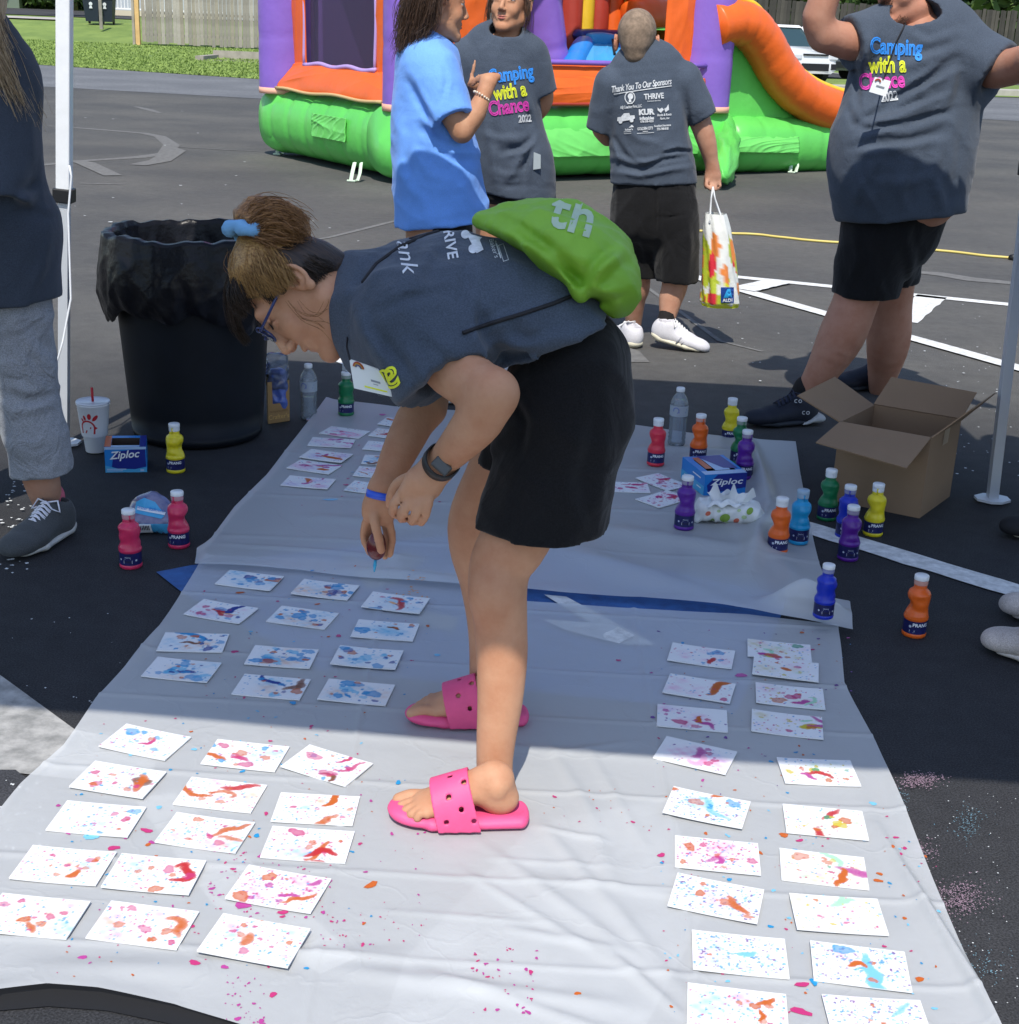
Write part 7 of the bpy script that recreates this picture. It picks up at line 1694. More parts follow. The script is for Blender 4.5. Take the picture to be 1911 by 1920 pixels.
mb = MB(); ring = [sc_c - CF * .02 + CR * .006 + (.043 + .003 * math.sin(7 * a)) * (math.cos(a) * (.95 * CR - .15 * CU) + math.sin(a) * CF * 1.0) + CU * .003 * math.sin(5 * a) for a in np.linspace(0, 2 * math.pi, 44)]
mb.tube(ring, [.0125 + .0025 * math.sin(9 * a) for a in np.linspace(0, 2 * math.pi, 44)], 10, cap=False); mb.build('scrunchie', mat('sky_velvet', (.16, .36, .60), .9, bump=.003, bs=60), hair, True)
hg = lambda *pts: [P(u, v, d) for u, v, d in pts]
strands('hair_strand', [hg((448, 552, 2.44), (434, 505, 2.44), (446, 470, 2.46), (468, 448, 2.47)), hg((478, 555, 2.40), (460, 515, 2.405), (462, 480, 2.425), (474, 450, 2.46)), hg((520, 552, 2.378), (500, 515, 2.378), (490, 480, 2.41), (482, 450, 2.45)),
        hg((548, 530, 2.378), (530, 498, 2.385), (512, 470, 2.42), (494, 450, 2.46)), hg((560, 500, 2.43), (540, 478, 2.44), (515, 460, 2.46), (496, 450, 2.47))], 1260, .0045, .0006, HBL, hair, 3)
strands('hair_strand', [hg((455, 548, 2.42), (470, 500, 2.41), (480, 455, 2.45)), hg((500, 548, 2.395), (500, 500, 2.40), (488, 455, 2.45)), hg((545, 520, 2.40), (525, 490, 2.41), (495, 455, 2.45))], 500, .006, .0006, HBR, hair, 33)
strands('hair_strand', [hg((478, 440, 2.46), (462, 415, 2.45), (475, 390, 2.46), (505, 382, 2.46), (535, 392, 2.46), (555, 415, 2.46)), hg((480, 445, 2.45), (490, 415, 2.43), (520, 405, 2.43), (550, 420, 2.44), (560, 440, 2.46)),
        hg((490, 448, 2.45), (510, 430, 2.43), (535, 428, 2.43), (555, 445, 2.45), (540, 465, 2.46)), hg((465, 425, 2.46), (455, 405, 2.47), (470, 388, 2.47), (500, 380, 2.48), (540, 388, 2.48), (562, 410, 2.48)), hg((470, 440, 2.45), (500, 445, 2.42), (530, 455, 2.43), (552, 462, 2.46))], 1560, .006, .0006, HBR, hair, 4, wisp=1.0)
strands('hair_strand', [hg((600, 512, 2.43), (570, 500, 2.42), (535, 485, 2.43), (500, 455, 2.46)), hg((632, 482, 2.48), (598, 486, 2.45), (558, 478, 2.46), (505, 452, 2.47)), hg((590, 530, 2.405), (575, 515, 2.405), (545, 500, 2.415), (505, 470, 2.45)), hg((620, 500, 2.43), (590, 490, 2.425), (555, 480, 2.44), (505, 455, 2.46))], 900, .004, .0006, HDK, hair, 5)
strands('hair_strand', [hg((472, 578, 2.41), (458, 560, 2.40), (448, 532, 2.41), (455, 490, 2.45)), hg((455, 590, 2.44), (440, 570, 2.43), (436, 550, 2.43), (445, 500, 2.46)), hg((510, 560, 2.40), (498, 548, 2.395), (490, 530, 2.40), (480, 490, 2.44)), hg((462, 640, 2.535), (440, 610, 2.53), (428, 550, 2.49), (440, 500, 2.49))], 1020, .004, .0006, HDK, hair, 6)
strands('hair_strand', [hg((575, 565, 2.385), (590, 590, 2.38), (615, 590, 2.385), (623, 555, 2.39), (618, 540, 2.40)), hg((535, 565, 2.385), (560, 592, 2.38), (595, 600, 2.385), (618, 622, 2.40)), hg((470, 400, 2.46), (450, 380, 2.46), (470, 372, 2.46)), hg((555, 400, 2.46), (575, 420, 2.46), (590, 450, 2.46)), hg((430, 470, 2.48), (425, 500, 2.48), (440, 520, 2.47))], 22, .0030, .0006, HBR, hair, 7, wisp=1.5)
strands('eyebrow', [[wh(x * sg, .0935 - (x - .02) * .32, .031 + .004 * math.sin((x - .014) * 80)) for x in (.014, .03, .048)] for sg in (-1, 1)], 60, .0014, .0006, HDK, hd, 8, seg=5)
# glasses
GLM = mat('navy_frame', (.02, .035, .12), .3); GLL = clear_mat('lens', (.62, .78, .92), .22); mb = MB()
for sg in (-1, 1): mb.tube([wh(.080 * sg, -.004, .014), wh(.079 * sg, .045, .014), wh(.068 * sg, .104, .013)], .0026, 6)
for sg in (-1, 1): mb.tube([wh(sg * (.036 + .026 * math.cos(a)), .106 - .006 * abs(math.cos(a) + .3), .008 + .019 * math.sin(a)) for a in np.linspace(0, 6.283, 22)], .0020, 6)
mb.tube([wh(-.012, .108, .012), wh(0, .111, .014), wh(.012, .108, .012)], .002, 6); gl = mb.build('glasses', GLM, hd, True)
for sg in (-1, 1): mb = MB(); mb.add([wh(sg * (.036 + .025 * math.cos(a)), .106, .008 + .018 * math.sin(a)) for a in np.linspace(0, 6.283, 20, endpoint=False)], [tuple(range(20))]); mb.build('lens', GLL, hd)
mb = MB(); c = wh(-.084 if (wh(-1, 0, 0) - O_) @ CF < 0 else .084, -.013, .022); mb.lathe([(0, -.0028), (.0028, 0), (0, .0028)], 8); mb.v = [tuple(np.array(v) + c) for v in mb.v]; mb.build('earring', mat('silver', (.8, .8, .8), .2, metal=1), hd, True)
# watch, wristband
def band_on(name, c, axis, r1, r2, w_, m_, parent, th=.0022):
    a = _unit(axis); x = _unit(np.cross(a, CF)); y = np.cross(a, x); mb = MB(); n = 32
    for k in range(n):
        pass
    v = []; 
    for (dr, dz) in ((0, -w_ / 2), (th, -w_ / 2), (th, w_ / 2), (0, w_ / 2)):
        for k in range(n): an = 2 * math.pi * k / n; v.append(c + a * dz + x * (r1 + dr) * math.cos(an) + y * (r2 + dr) * math.sin(an))
    f = [(i * n + j, i * n + (j + 1) % n, ((i + 1) % 4) * n + (j + 1) % n, ((i + 1) % 4) * n + j) for i in range(4) for j in range(n)]
    return part(name, v, f, m_, parent)
ax = WRN - P(866, 826, 2.25); wt_ = band_on('watch_band', P(828, 866, 2.305), ax, .0300, .0300, .020, mat('black_strap', (.02, .021, .022), .5), wm, .003)
mb = MB(); cc = P(828, 874, 2.272); mb.box(cc, (.034, .006, .021), M=np.array([_unit(CR * .74 - CU * .67), -CF, _unit(CR * .67 + CU * .74)]).T); bevel(mb.build('watch_face', mat('watch_case', (.06, .062, .06), .25), wt_), .004)
band_on('wristband', P(715, 927, 2.477), P(717, 918, 2.48) - P(712, 945, 2.475), .0265, .0265, .014, mat('blue_band', (.03, .10, .62), .35), wm)
# the balloon she squeezes
bc = P(706, 1022, 2.472); mb = MB(); mb.lathe([(.019 * math.sin(a) * (1 + .12 * math.cos(a)), -.030 * math.cos(a)) for a in np.linspace(0, math.pi, 15)], 24); mb.v = [tuple(np.array(v) + bc) for v in mb.v]
bo = mb.build('water_balloon', mat('maroon_rubber', (.10, .008, .012), .25, coat=.3), None, True); tag(bo, 'small dark red paint filled balloon squeezed in the bending woman\'s hand', 'balloon')
mb = MB(); mb.tube([P(704, 1050, 2.472), P(703, 1060, 2.472), P(702, 1072, 2.472)], [.0025, .0035, .0015], 8); tag(mb.build('paint_drip', mat('blue_drip', (.03, .35, .6), .2), bo, True))
# drawstring bag on her back
gb = Vol(.005)
gb.epath([P(905, 412, 2.50), P(960, 415, 2.50), P(1030, 432, 2.50), P(1090, 468, 2.50), P(1135, 510, 2.50), P(1150, 545, 2.50)], YY, [.030, .095, .145, .165, .150, .110], [.012, .028, .050, .062, .058, .036], k=.03)
gb.cap(P(1090, 548, 2.36), P(1110, 520, 2.40), .010, .022, k=.03)
for px, D, a, w_ in (([(1172, 468), (1130, 500), (1094, 543)], 2.34, .012, .012), ([(1150, 460), (1110, 500), (1092, 543)], 2.34, -.012, .010), ([(1180, 540), (1130, 545), (1094, 546)], 2.34, .010, .010), ([(900, 410), (960, 440), (1040, 500), (1088, 545)], 2.36, .010, .012),
                     ([(900, 408), (970, 425), (1060, 480)], 2.36, -.006, .010), ([(900, 405), (960, 395), (1030, 390)], 2.38, -.004, .012), ([(1094, 545), (1080, 520), (1050, 490)], 2.34, -.010, .009), ([(1094, 545), (1150, 575)], 2.34, -.008, .010)):
    gb.drape(px, D, a, w_)
gb.wave(crinkle(.010, 26, 31)); GBM = mat('green_nylon', (.20, .42, .03), .55, var=.08, vs=6, bump=.0006, bs=400)
gt = thing('drawstring_bag', 'bright green drawstring bag resting on the bending woman\'s back', 'bag', tuple(P(1060, 480, 2.5))); go = gb.mesh('bag', GBM, gt); bg_ = bvh_of(go)
for (s_, c, rot) in ((text2d('th', .092, bold=.02, sp=1.05), (1076, 403), R(-17)),): print_on('lettering', shift(s_, 0, 0, rot), mat('grey_print', (.38, .50, .36), .6), gt, P(c[0], c[1], 2.4), CR, CU, _unit(ray(*c)), bg_, off=.0012)
CORD = mat('black_cord', (.01, .01, .014), .7)
for px in ([(895, 414), (850, 425), (800, 440), (750, 462), (705, 495), (680, 530)], [(895, 416), (860, 424), (815, 436), (770, 448)], [(1093, 546), (1040, 568), (980, 588), (920, 606), (868, 624)]):
    pts = on_body(densify(px, 6), bsh, .004)
    if len(pts) > 3: mb = MB(); mb.tube(pts, .0036, 6); mb.build('cord', CORD, gt, True)
# name badge hanging from her neck
bt_ = thing('name_badge', 'clear plastic name badge swinging below the bending woman\'s neck', 'badge', tuple(P(695, 710, 2.42)))
c4 = [P(655, 673, 2.28), P(727, 698, 2.28), P(735, 744, 2.27), P(664, 728, 2.27)]; mb = MB(); th = np.array([0, .003, 0]); mb.add(c4 + [p + th for p in c4], [(0, 3, 2, 1), (4, 5, 6, 7), (0, 1, 5, 4), (1, 2, 6, 5), (2, 3, 7, 6), (3, 0, 4, 7)]); mb.build('badge_card', mat('badge_white', (.68, .70, .68), .35), bt_)
lp = lambda x, y: c4[0] * (1 - x) * (1 - y) + c4[1] * x * (1 - y) + c4[2] * x * y + c4[3] * (1 - x) * y + [0, -.0012, 0]
mb = MB(); mb.add([lp(.3, .80), lp(.9, .80), lp(.9, .86), lp(.3, .86)], [(0, 1, 2, 3)]); mb.build('badge_stripe', PYEL, bt_); mb = MB(); mb.add([lp(.5, .5), lp(.75, .5), lp(.75, .58), lp(.5, .58)], [(0, 1, 2, 3)]); mb.add([lp(.55, .64), lp(.68, .64), lp(.68, .67), lp(.55, .67)], [(0, 1, 2, 3)]); mb.build('badge_print', mat('badge_ink', (.25, .27, .3), .5), bt_)
for k, cc_ in enumerate(((.35, .06, .02), (.45, .25, .04), (.1, .1, .2))):
    mb = MB(); mb.tube([lp(.22 + (.13 - .028 * k) * math.cos(a), .22 - (.20 - .045 * k) * math.sin(a)) for a in np.linspace(.1, 3.04, 12)], .0016, 5); mb.build('badge_arch', mat('badge_arch_ink', cc_, .5), bt_)
mb = MB(); mb.tube([P(656, 674, 2.279), P(650, 650, 2.33), P(653, 615, 2.40)], .0018, 5); mb.build('badge_cord', CORD, bt_, True)

HLS = mat('lash', (.01, .006, .005), .6)
for sg in (-1, 1):
    mb = MB(); mb.tube([wh(sg * x, .0895 - abs(x - .031) * .35, .0035 + (x - .031) ** 2 * 40) for x in np.linspace(.018, .045, 8)], [.0006, .0014, .0016, .0016, .0016, .0016, .0014, .0007], 5); mb.build('eyelash', HLS, hd, True)
# ------------------------------------------------------------------ the woman at the left edge
SKP = SKIN('fair_skin', (.50, .29, .20)); SKT = SKIN('tan_skin', (.50, .275, .165)); SKR = SKIN('ruddy_skin', (.50, .25, .17))
DL = 3.68; p = lambda u, v, d=0.0: P(u, v, DL + d)
lw = thing('person', 'woman cut off by the left edge in slate shirt, grey cropped pants and grey sneakers', 'person', tuple(G(60, 1000)))
b = Vol(.008)
b.epath([p(60, 820), p(78, 900, -.01), p(95, 958, .04)], XX, [.06, .050, .037], [.06, .05, .037], k=.02); b.epath([p(-60, 560, .1), p(-75, 800, .15), p(-80, 960, .15)], XX, [.09, .06, .04], [.09, .06, .04], k=.02)
b.epath([p(-70, 90), p(-60, 250), p(-45, 450), p(-20, 560)], XX, [.07, .11, .11, .10], [.10, .12, .12, .12], k=.05); b.path([p(-130, 120), p(-150, 300), p(-80, 380, -.12), p(-50, 410, -.2)], [.05, .045, .04, .03], k=.02)
b.cap(p(-70, 60), p(-70, -50), .055, .05, k=.03); b.mesh('body', SKP, lw)
head('head', lw, p(-70, -110), CR * .2 + CF, (0, 0, 1), SKP, h=.006, eyes=False)
s = Vol(.007)
s.epath([p(-45, 60), p(-40, 140), p(-38, 260), p(-28, 370), p(-12, 460), p(-5, 560)], XX, [.09, .145, .155, .160, .165, .160], [.08, .12, .13, .14, .15, .15], k=.04)
sleeve(s, p(5, 150, -.02), p(-8, 370, -.12), .085, .075, k=.05); s.ell(p(42, 425, .02), (.085, .12, .10), k=.05)
s.cut(p(0, 562), _unit(np.array([.10, 0, -1.0])))
for px, a in (([(70, 340), (50, 350), (20, 360)], -.010), ([(75, 365), (50, 378), (20, 385)], .010), ([(40, 150), (60, 250), (70, 330)], .008), ([(100, 420), (80, 500), (60, 540)], .007), ([(30, 380), (60, 400), (100, 410)], -.007)): s.drape(px, DL, a, .014)
s.wave(crinkle(.007, 12, 41)); s.mesh('shirt', cloth_mat('slate_cotton_dark', (.040, .050, .068), fold=.004, fs=10), lw)  # darker copy of the slate cotton, with the shade painted in
t = Vol(.007)
t.epath([p(20, 500), p(15, 570), p(38, 680), p(52, 760), p(70, 820, -.01), p(77, 885, -.02)], XX, [.115, .110, .088, .084, .082, .080], [.12, .11, .09, .087, .084, .080], k=.04)
t.epath([p(-50, 520, .08), p(-70, 700, .14), p(-80, 850, .15)], XX, [.15, .11, .09], [.12, .10, .09], k=.04)
t.cut(p(77, 884, -.02), _unit([.12, 0, -1]))
for px, a, w_ in (([(0, 560), (50, 575), (95, 560)], -.008, .012), ([(10, 740), (60, 752), (110, 740)], -.012, .014), ([(20, 775), (70, 765), (110, 750)], .010, .014), ([(30, 600), (60, 650), (100, 690)], .008, .016), ([(40, 860), (80, 872), (125, 858)], -.003, .006), ([(100, 590), (104, 680), (98, 740)], .005, .010)): t.drape(px, DL, a, w_)
t.wave(crinkle(.009, 20, 43)); t.mesh('pants', GREY, lw)
mb = Vol(.006); mb.ecap(p(93, 930, .02), p(96, 952, .04), XX, .0415, .043, k=.01); mb.mesh('sock', mat('pink_sock', (.62, .14, .20), .9), lw)
hp = G(112, 968); sneaker(lw, [G(128, 992)[0], G(128, 992)[1], 0], [G(42, 1040)[0], G(42, 1040)[1], 0], (1, -.4, 0), .285, cloth_mat('grey_knit', (.06, .065, .068)), mat('pale_sole', (.50, .50, .47), .7), mat('white_lace', (.66, .66, .72), .8), wd=.055, laces=6)
HL = hair_mat('blonde_hair', (.26, .18, .10), (.50, .38, .24)); hv = Vol(.006); hv.epath([p(-50, -130), p(-60, 0, -.02), p(-45, 90, -.05), p(-10, 160, -.05)], XX, [.09, .09, .065, .030], [.12, .10, .06, .03], k=.03); hv.ell(p(-72, -140), (.10, .12, .12), k=.03); hr = hv.mesh('hair', HL, lw)
strands('hair_strand', [[p(-30, -20, -.1), p(-12, 60, -.1), p(15, 130, -.08), p(42, 200, -.06)], [p(-40, 0, -.1), p(-22, 90, -.12), p(10, 160, -.10), p(35, 215, -.08)], [p(-50, 0, -.1), p(-35, 80, -.12), p(-5, 140, -.12), p(25, 190, -.1)], [p(-20, 0, -.05), p(0, 80, -.05), p(32, 150, -.03), p(56, 222, -.02)]], 900, .009, .0008, HL, hr, 11, wisp=.8)
# ------------------------------------------------------------------ girl in the blue shirt
DB = 5.38; p = lambda u, v, d=0.0: P(u, v, DB + d)
bg1 = thing('person', 'girl in an oversized bright blue shirt seen from the side, hands raised in talk', 'person', tuple(P(820, 800, DB) * [1, 1, 0]))
hc = p(820, 8, 0); fwd = CR * .92 - CF * .05 - CU * .03
w, A, hd_ = head('head', bg1, hc, CR * .93 + CF * .33, (0, .02, 1), SKT, h=.005, neck=(p(802, 105), .056), sc=1.05)
b = Vol(.008)
b.epath([p(800, 80), p(805, 130), p(812, 250), p(820, 390)], CF * [1, 1, 0], [.055, .15, .14, .14], [.05, .09, .10, .11], k=.04)
b.epath([p(800, 400, -.08), p(795, 560, -.10), p(790, 690, -.1), p(788, 780, -.1)], XX, [.085, .055, .05, .035], [.085, .055, .05, .035], k=.03); b.epath([p(840, 400, .08), p(850, 560, .1), p(852, 690, .1), p(855, 770, .1)], XX, [.085, .055, .05, .035], [.085, .055, .05, .035], k=.03)
# near (right) arm: sleeve, elbow at (872, 250), hand at (915, 155)
E1 = p(866, 246, -.20); W1 = p(910, 170, -.17)
b.path([p(812, 130, -.14), p(842, 205, -.20), E1], [.055, .045, .040], k=.02); b.path([E1, p(892, 212, -.19), W1], [.040, .038, .025], k=.015)
hand(b, W1, p(916, 152, -.165), p(917, 146, -.16), [([p(922, 143, -.16), p(933, 144, -.16), p(936, 150, -.15)], .0088), ([p(918, 140, -.16), p(930, 139, -.155), p(938, 142, -.15)], .009), ([p(910, 143, -.155), p(903, 142, -.15), p(893, 147, -.14), p(886, 152, -.13)], .0088), ([p(906, 148, -.15), p(896, 152, -.14), p(886, 160, -.13)], .0085)], .024, CR, wf=.030, df=.016, )
# far hand with raised finger, and fingers on the forearm
b.path([p(830, 140, .16), p(870, 240, .12), p(898, 185, -.02)], [.05, .04, .024], k=.02)
hand(b, p(898, 185, -.02), p(893, 170, -.06), p(890, 160, -.08), [([p(887, 158, -.09), p(885, 140, -.09), p(889, 126, -.09), p(891, 113, -.09)], .0088), ([p(893, 160, -.08), p(893, 148, -.09), p(898, 142, -.10)], .0088), ([p(897, 162, -.08), p(903, 156, -.09), p(910, 155, -.1)], .008), ([p(886, 165, -.08), p(880, 160, -.09), p(882, 150, -.1)], .009)], .024, CR, wf=.028, df=.016)
b.mesh('body', SKT, bg1)
s = Vol(.008)
s.epath([p(798, 92), p(802, 118), p(806, 180), p(812, 260), p(822, 350), p(832, 432)], CF * [1, 1, 0], [.075, .18, .20, .205, .225, .235], [.06, .112, .133, .150, .170, .184], k=.03)
SE = p(850, 226, -.215); sleeve(s, p(815, 140, -.13), SE, .095, .074, k=.05); sleeve(s, p(820, 140, .13), p(852, 220, .16), .085, .07, k=.05)
s.cut(p(835, 412, 0), _unit([.14, 0, -1.0])); s.ell(p(803, 68), (.060, .065, .055), k=.004, op='-')
for px, a, w_ in (([(765, 148), (785, 190), (812, 235)], -.014, .014), ([(785, 235), (810, 260), (850, 275)], -.014, .016), ([(745, 300), (760, 345), (790, 380)], .008, .020), ([(800, 270), (850, 300), (905, 300)], -.012, .018), ([(760, 260), (800, 320), (860, 350)], .008, .022), ([(830, 120), (838, 150), (825, 200)], -.007, .010), ([(745, 200), (750, 280), (745, 360)], .006, .02), ([(860, 330), (885, 380), (905, 400)], .008, .018), ([(780, 330), (800, 400), (805, 430)], .006, .018)): s.drape(px, DB, a * 1.1, w_)
s.wave(crinkle(.009, 13, 51)); sh = s.mesh('shirt', BLUE, bg1)
mb = MB(); cs_ = []; 
t = Vol(.009); t.epath([p(828, 400), p(828, 440), p(826, 480)], CF * [1, 1, 0], [.16, .16, .15], [.115, .12, .12], k=.03); t.epath([p(812, 480, -.08), p(806, 540, -.09)], XX, [.10, .095], [.10, .095], k=.03); t.epath([p(845, 480, .08), p(850, 540, .09)], XX, [.10, .095], [.10, .095], k=.03); t.cut(p(820, 535), (0, 0, -1)); t.mesh('shorts', BLK, bg1)
for q_, (ux, d_) in enumerate(((788, -.1), (855, .1))): hl = P(ux - 8, 795 - q_ * 30, DB + d_); sneaker(bg1, [hl[0] - .05, hl[1], 0], [hl[0] + .2, hl[1] - .02, 0], (0, -1, 0), .25, mat('sneaker_cloth', (.5, .5, .5), .8), mat('sneaker_sole', (.6, .6, .58), .7))
mb = MB(); ax_ = _unit(W1 - E1); x_ = _unit(np.cross(ax_, CF)); y_ = np.cross(ax_, x_); cc = p(903, 180, -.18)
for k in range(18): a = 6.283 * k / 18; c = cc + .031 * (x_ * math.cos(a) + y_ * math.sin(a)); mb.tube([c - ax_ * .004, c, c + ax_ * .004], [.002, .0045, .002], 6)
tag(mb.build('bracelet', mat('cream_beads', (.68, .60, .48), .5), bg1, True), 'cream bead bracelet', kind='stuff')
HD2 = hair_mat('dark_brown_hair', (.028, .016, .010), (.11, .062, .040))
hv = Vol(.006); hv.ell(w(0, -.020, .045), (.084, .104, .094), A, .01); hv.cap(w(0, -.07, -.02), w(.01, -.085, -.10), .060, .040, k=.03); hv.cut(w(0, .055, .075), _unit(.9 * A[1] - .35 * A[2])); hv.ell(w(.092, .02, -.03), (.04, .045, .045), A, k=.005, op='-'); hv.ell(w(-.092, .02, -.03), (.04, .045, .045), A, k=.005, op='-'); hv.ell(w(0, .1, -.02), (.12, .085, .06), A, k=.01, op='-'); hr = hv.mesh('hair', HD2, bg1)
strands('hair_strand', [[p(800, -50, -.12), p(775, -20, -.13), p(765, 20, -.12), p(762, 60, -.10), p(755, 98, -.10)], [p(815, -50, -.13), p(795, -10, -.14), p(785, 30, -.13), p(778, 62, -.12), p(762, 92, -.11)], [p(800, -45, -.08), p(770, -10, -.08), p(758, 20, -.07), p(752, 60, -.06), p(750, 85, -.05)],
        [p(830, -45, -.12), p(812, -5, -.13), p(806, 25, -.13), p(800, 45, -.12), p(785, 66, -.12)], [p(800, -50, 0), p(768, -10, 0), p(762, 30, 0), p(765, 60, -.02)]], 1800, .010, .0008, HD2, hr, 12, wisp=.8)
strands('hair_strand', [[p(765, 10, -.1), p(748, 30, -.1), p(742, 62, -.1)], [p(760, 40, -.1), p(750, 75, -.1), p(752, 98, -.1)]], 14, .006, .001, HD2, hr, 13, wisp=1.5)
# ------------------------------------------------------------------ girl in the slate shirt, facing the camera
DG = 5.85; p = lambda u, v, d=0.0: P(u, v, DG + d)
gg = thing('person', 'girl facing the camera in a long slate camp shirt, squinting', 'person', tuple(P(950, 700, DG) * [1, 1, 0]))
w, A, hd_ = head('head', gg, p(957, 9), -CF * .90 - CR * .30 - CU * .16, (0.05, 0, 1), SKT, h=.0042, neck=(p(947, 100), .054), sc=.95)
brows(hd_, w, HD2)
b = Vol(.009)
b.epath([p(945, 80), p(940, 130), p(945, 240), p(955, 360)], XX, [.055, .14, .13, .14], [.05, .09, .10, .10], k=.04)
b.epath([p(975, 330, -.02), p(965, 380, -.02), p(955, 520, 0), p(950, 690, 0)], XX, [.085, .080, .05, .035], [.085, .08, .05, .035], k=.03); b.epath([p(935, 340, .05), p(925, 400, .05), p(920, 520, .05), p(915, 680, .05)], XX, [.085, .078, .05, .035], [.085, .08, .05, .035], k=.03)
b.path([p(1000, 105, 0), p(1020, 175, .02), p(1012, 205, .04), p(992, 228, .10)], [.05, .040, .036, .028], k=.02); b.path([p(868, 110), p(845, 190, .02), p(870, 240, .08)], [.05, .04, .03], k=.02)
b.path([p(912, 240, -.30), p(905, 228, -.30)], [.01, .01]) if False else None
b.mesh('body', SKT, gg)
s = Vol(.008)
s.epath([p(946, 68), p(941, 90), p(938, 150), p(944, 230), p(958, 310), p(966, 372)], XX, [.075, .145, .155, .155, .172, .165], [.065, .095, .12, .13, .14, .14], k=.018)
sleeve(s, p(990, 105), p(1012, 178, .02), .080, .072, k=.05); sleeve(s, p(880, 112), p(852, 180, .02), .080, .072, k=.05)
s.cut(p(965, 364), _unit([-.08, 0, -1.0])); s.ell(p(949, 56, -.04), (.070, .085, .040), k=.004, op='-')
for px, a, w_ in (([(1000, 255), (980, 275), (940, 285)], -.016, .014), ([(1000, 262), (975, 300), (950, 340)], .012, .016), ([(1000, 265), (985, 310), (980, 350)], -.010, .012), ([(910, 230), (925, 290), (930, 350)], .010, .018), ([(975, 180), (990, 215), (998, 250)], -.010, .014), ([(900, 250), (940, 262), (985, 258)], .008, .016), ([(925, 320), (950, 330), (990, 322)], .007, .014), ([(930, 345), (960, 350), (995, 344)], -.005, .010)): s.drape(px, DG, a * 1.1, w_)
s.wave(crinkle(.007, 12, 61)); sh = s.mesh('shirt', SH, gg); bv = bvh_of(sh); dr = _unit(ray(960, 180))
def nx(s_, k): return s_[0] * np.array([k, 1]), s_[1]
def camp_print(parent, bv, T, dr, D, year=True, gap=True):
    for txt, (u, v), m_, sz, rot in T: print_on('shirt_print', shift(nx(text2d(txt, sz, outline=.032), .66), 0, 0, rot), m_, parent, P(u, v, D), CR, CU, dr, bv, off=.003, maxlen=.02)
camp_print(sh, bv, [('Camping', (958, 140), PBLU, .076, R(8)), ('with a', (956, 172), PYEL, .080, R(9)), ('Chance', (954, 200), PMAG, .080, R(8)), ('2022', (984, 222), M['print_white'], .040, R(4))], dr, DG)
s = Vol(.008); s.ell(p(950, 365), (.14, .12, .05), k=.02); s.mesh('shorts', BLK, gg)
for ux, vv, d_ in ((950, 700, 0), (914, 690, .05)): hl = P(ux, vv, DG + d_); sneaker(gg, [hl[0], hl[1] + .05, 0], [hl[0] - .02, hl[1] - .2, 0], (1, 0, 0), .25, M.setdefault('snk', mat('sneaker_cloth', (.5, .5, .5), .8)), M.setdefault('snks', mat('sneaker_sole', (.6, .6, .58), .7)))
bt2 = thing('name_badge', 'clear name badge hanging at the hip of the girl facing the camera', 'badge', tuple(p(1008, 300, -.12)))
mb = MB(); c = [P(1001, 285, DG - .13), P(1014, 290, DG - .13), P(1014, 316, DG - .13), P(1000, 318, DG - .13)]; mb.add(c, [(0, 3, 2, 1)]); mb.build('badge_card', mat('clear_badge', (.35, .40, .42), .3), bt2)
hv = Vol(.006); hv.ell(w(0, -.020, .045), (.083, .102, .093), A, .01); hv.cap(w(0, -.08, .0), w(0, -.09, -.05), .05, .035, k=.03); hv.cut(w(0, .060, .080), _unit(.9 * A[1] - .30 * A[2]))
for sg in (-1, 1): hv.ell(w(sg * .095, .03, -.03), (.045, .055, .06), A, k=.005, op='-')
hv.ell(w(0, .1, -.02), (.12, .085, .075), A, k=.01, op='-'); hr = hv.mesh('hair', HD2, gg)
strands('hair_strand', [[w(-.07, .02, .05), w(-.084, .02, 0), w(-.088, .01, -.05), w(-.080, .0, -.10)], [w(.07, .02, .05), w(.084, .02, 0), w(.088, .01, -.05), w(.080, .0, -.09)]], 60, .005, .001, HD2, hr, 14, wisp=1)
for sg in (-1, 1): mb = MB(); mb.lathe([(0, -.004), (.004, 0), (0, .004)], 8); mb.v = [tuple(np.array(v) + w(sg * .082, 0, -.035)) for v in mb.v]; mb.build('earring', mat('gold', (.8, .55, .25), .25, metal=1) if sg < 0 else bpy.data.materials['gold'], hd_, True)
# ------------------------------------------------------------------ man walking away with the shopping bag
DM = 6.57; p = lambda u, v, d=0.0: P(u, v, DM + d)
mn = thing('person', 'man with a shaved head walking away in slate shirt and long black shorts', 'person', tuple(P(1240, 640, DM) * [1, 1, 0]))
w, A, hd_ = head('head', mn, p(1194, 80), CF * [1, 1, 0] + CR * .12, (-.03, -.10, 1), SKR, h=.006, neck=(p(1210, 125), .078), sc=1.14, eyes=False)
hv = Vol(.005); hv.ell(w(0, -.015, .042), (.0865, .110, .0985), A, .01); hv.cap(w(0, -.055, -.01), w(0, -.052, -.040), .057, .051, k=.03); hv.cut(w(0, .03, 0), A[1])
for sg in (-1, 1): hv.ell(w(sg * .094, .0, -.006), (.030, .034, .046), A, k=.003, op='-')
hv.mesh('hair', mat('buzzed_hair', (.235, .170, .120), .85, var=.35, vs=45, bump=.0012, bs=300), mn)
b = Vol(.009)
b.epath([p(1212, 120), p(1215, 150), p(1222, 240), p(1228, 330)], XX, [.06, .18, .16, .15], [.06, .10, .11, .12], k=.04)
HR = p(1338, 328, .02); b.path([p(1288, 165), p(1312, 225), p(1326, 268, .0), p(1336, 312, .01)], [.058, .050, .044, .028], k=.02)
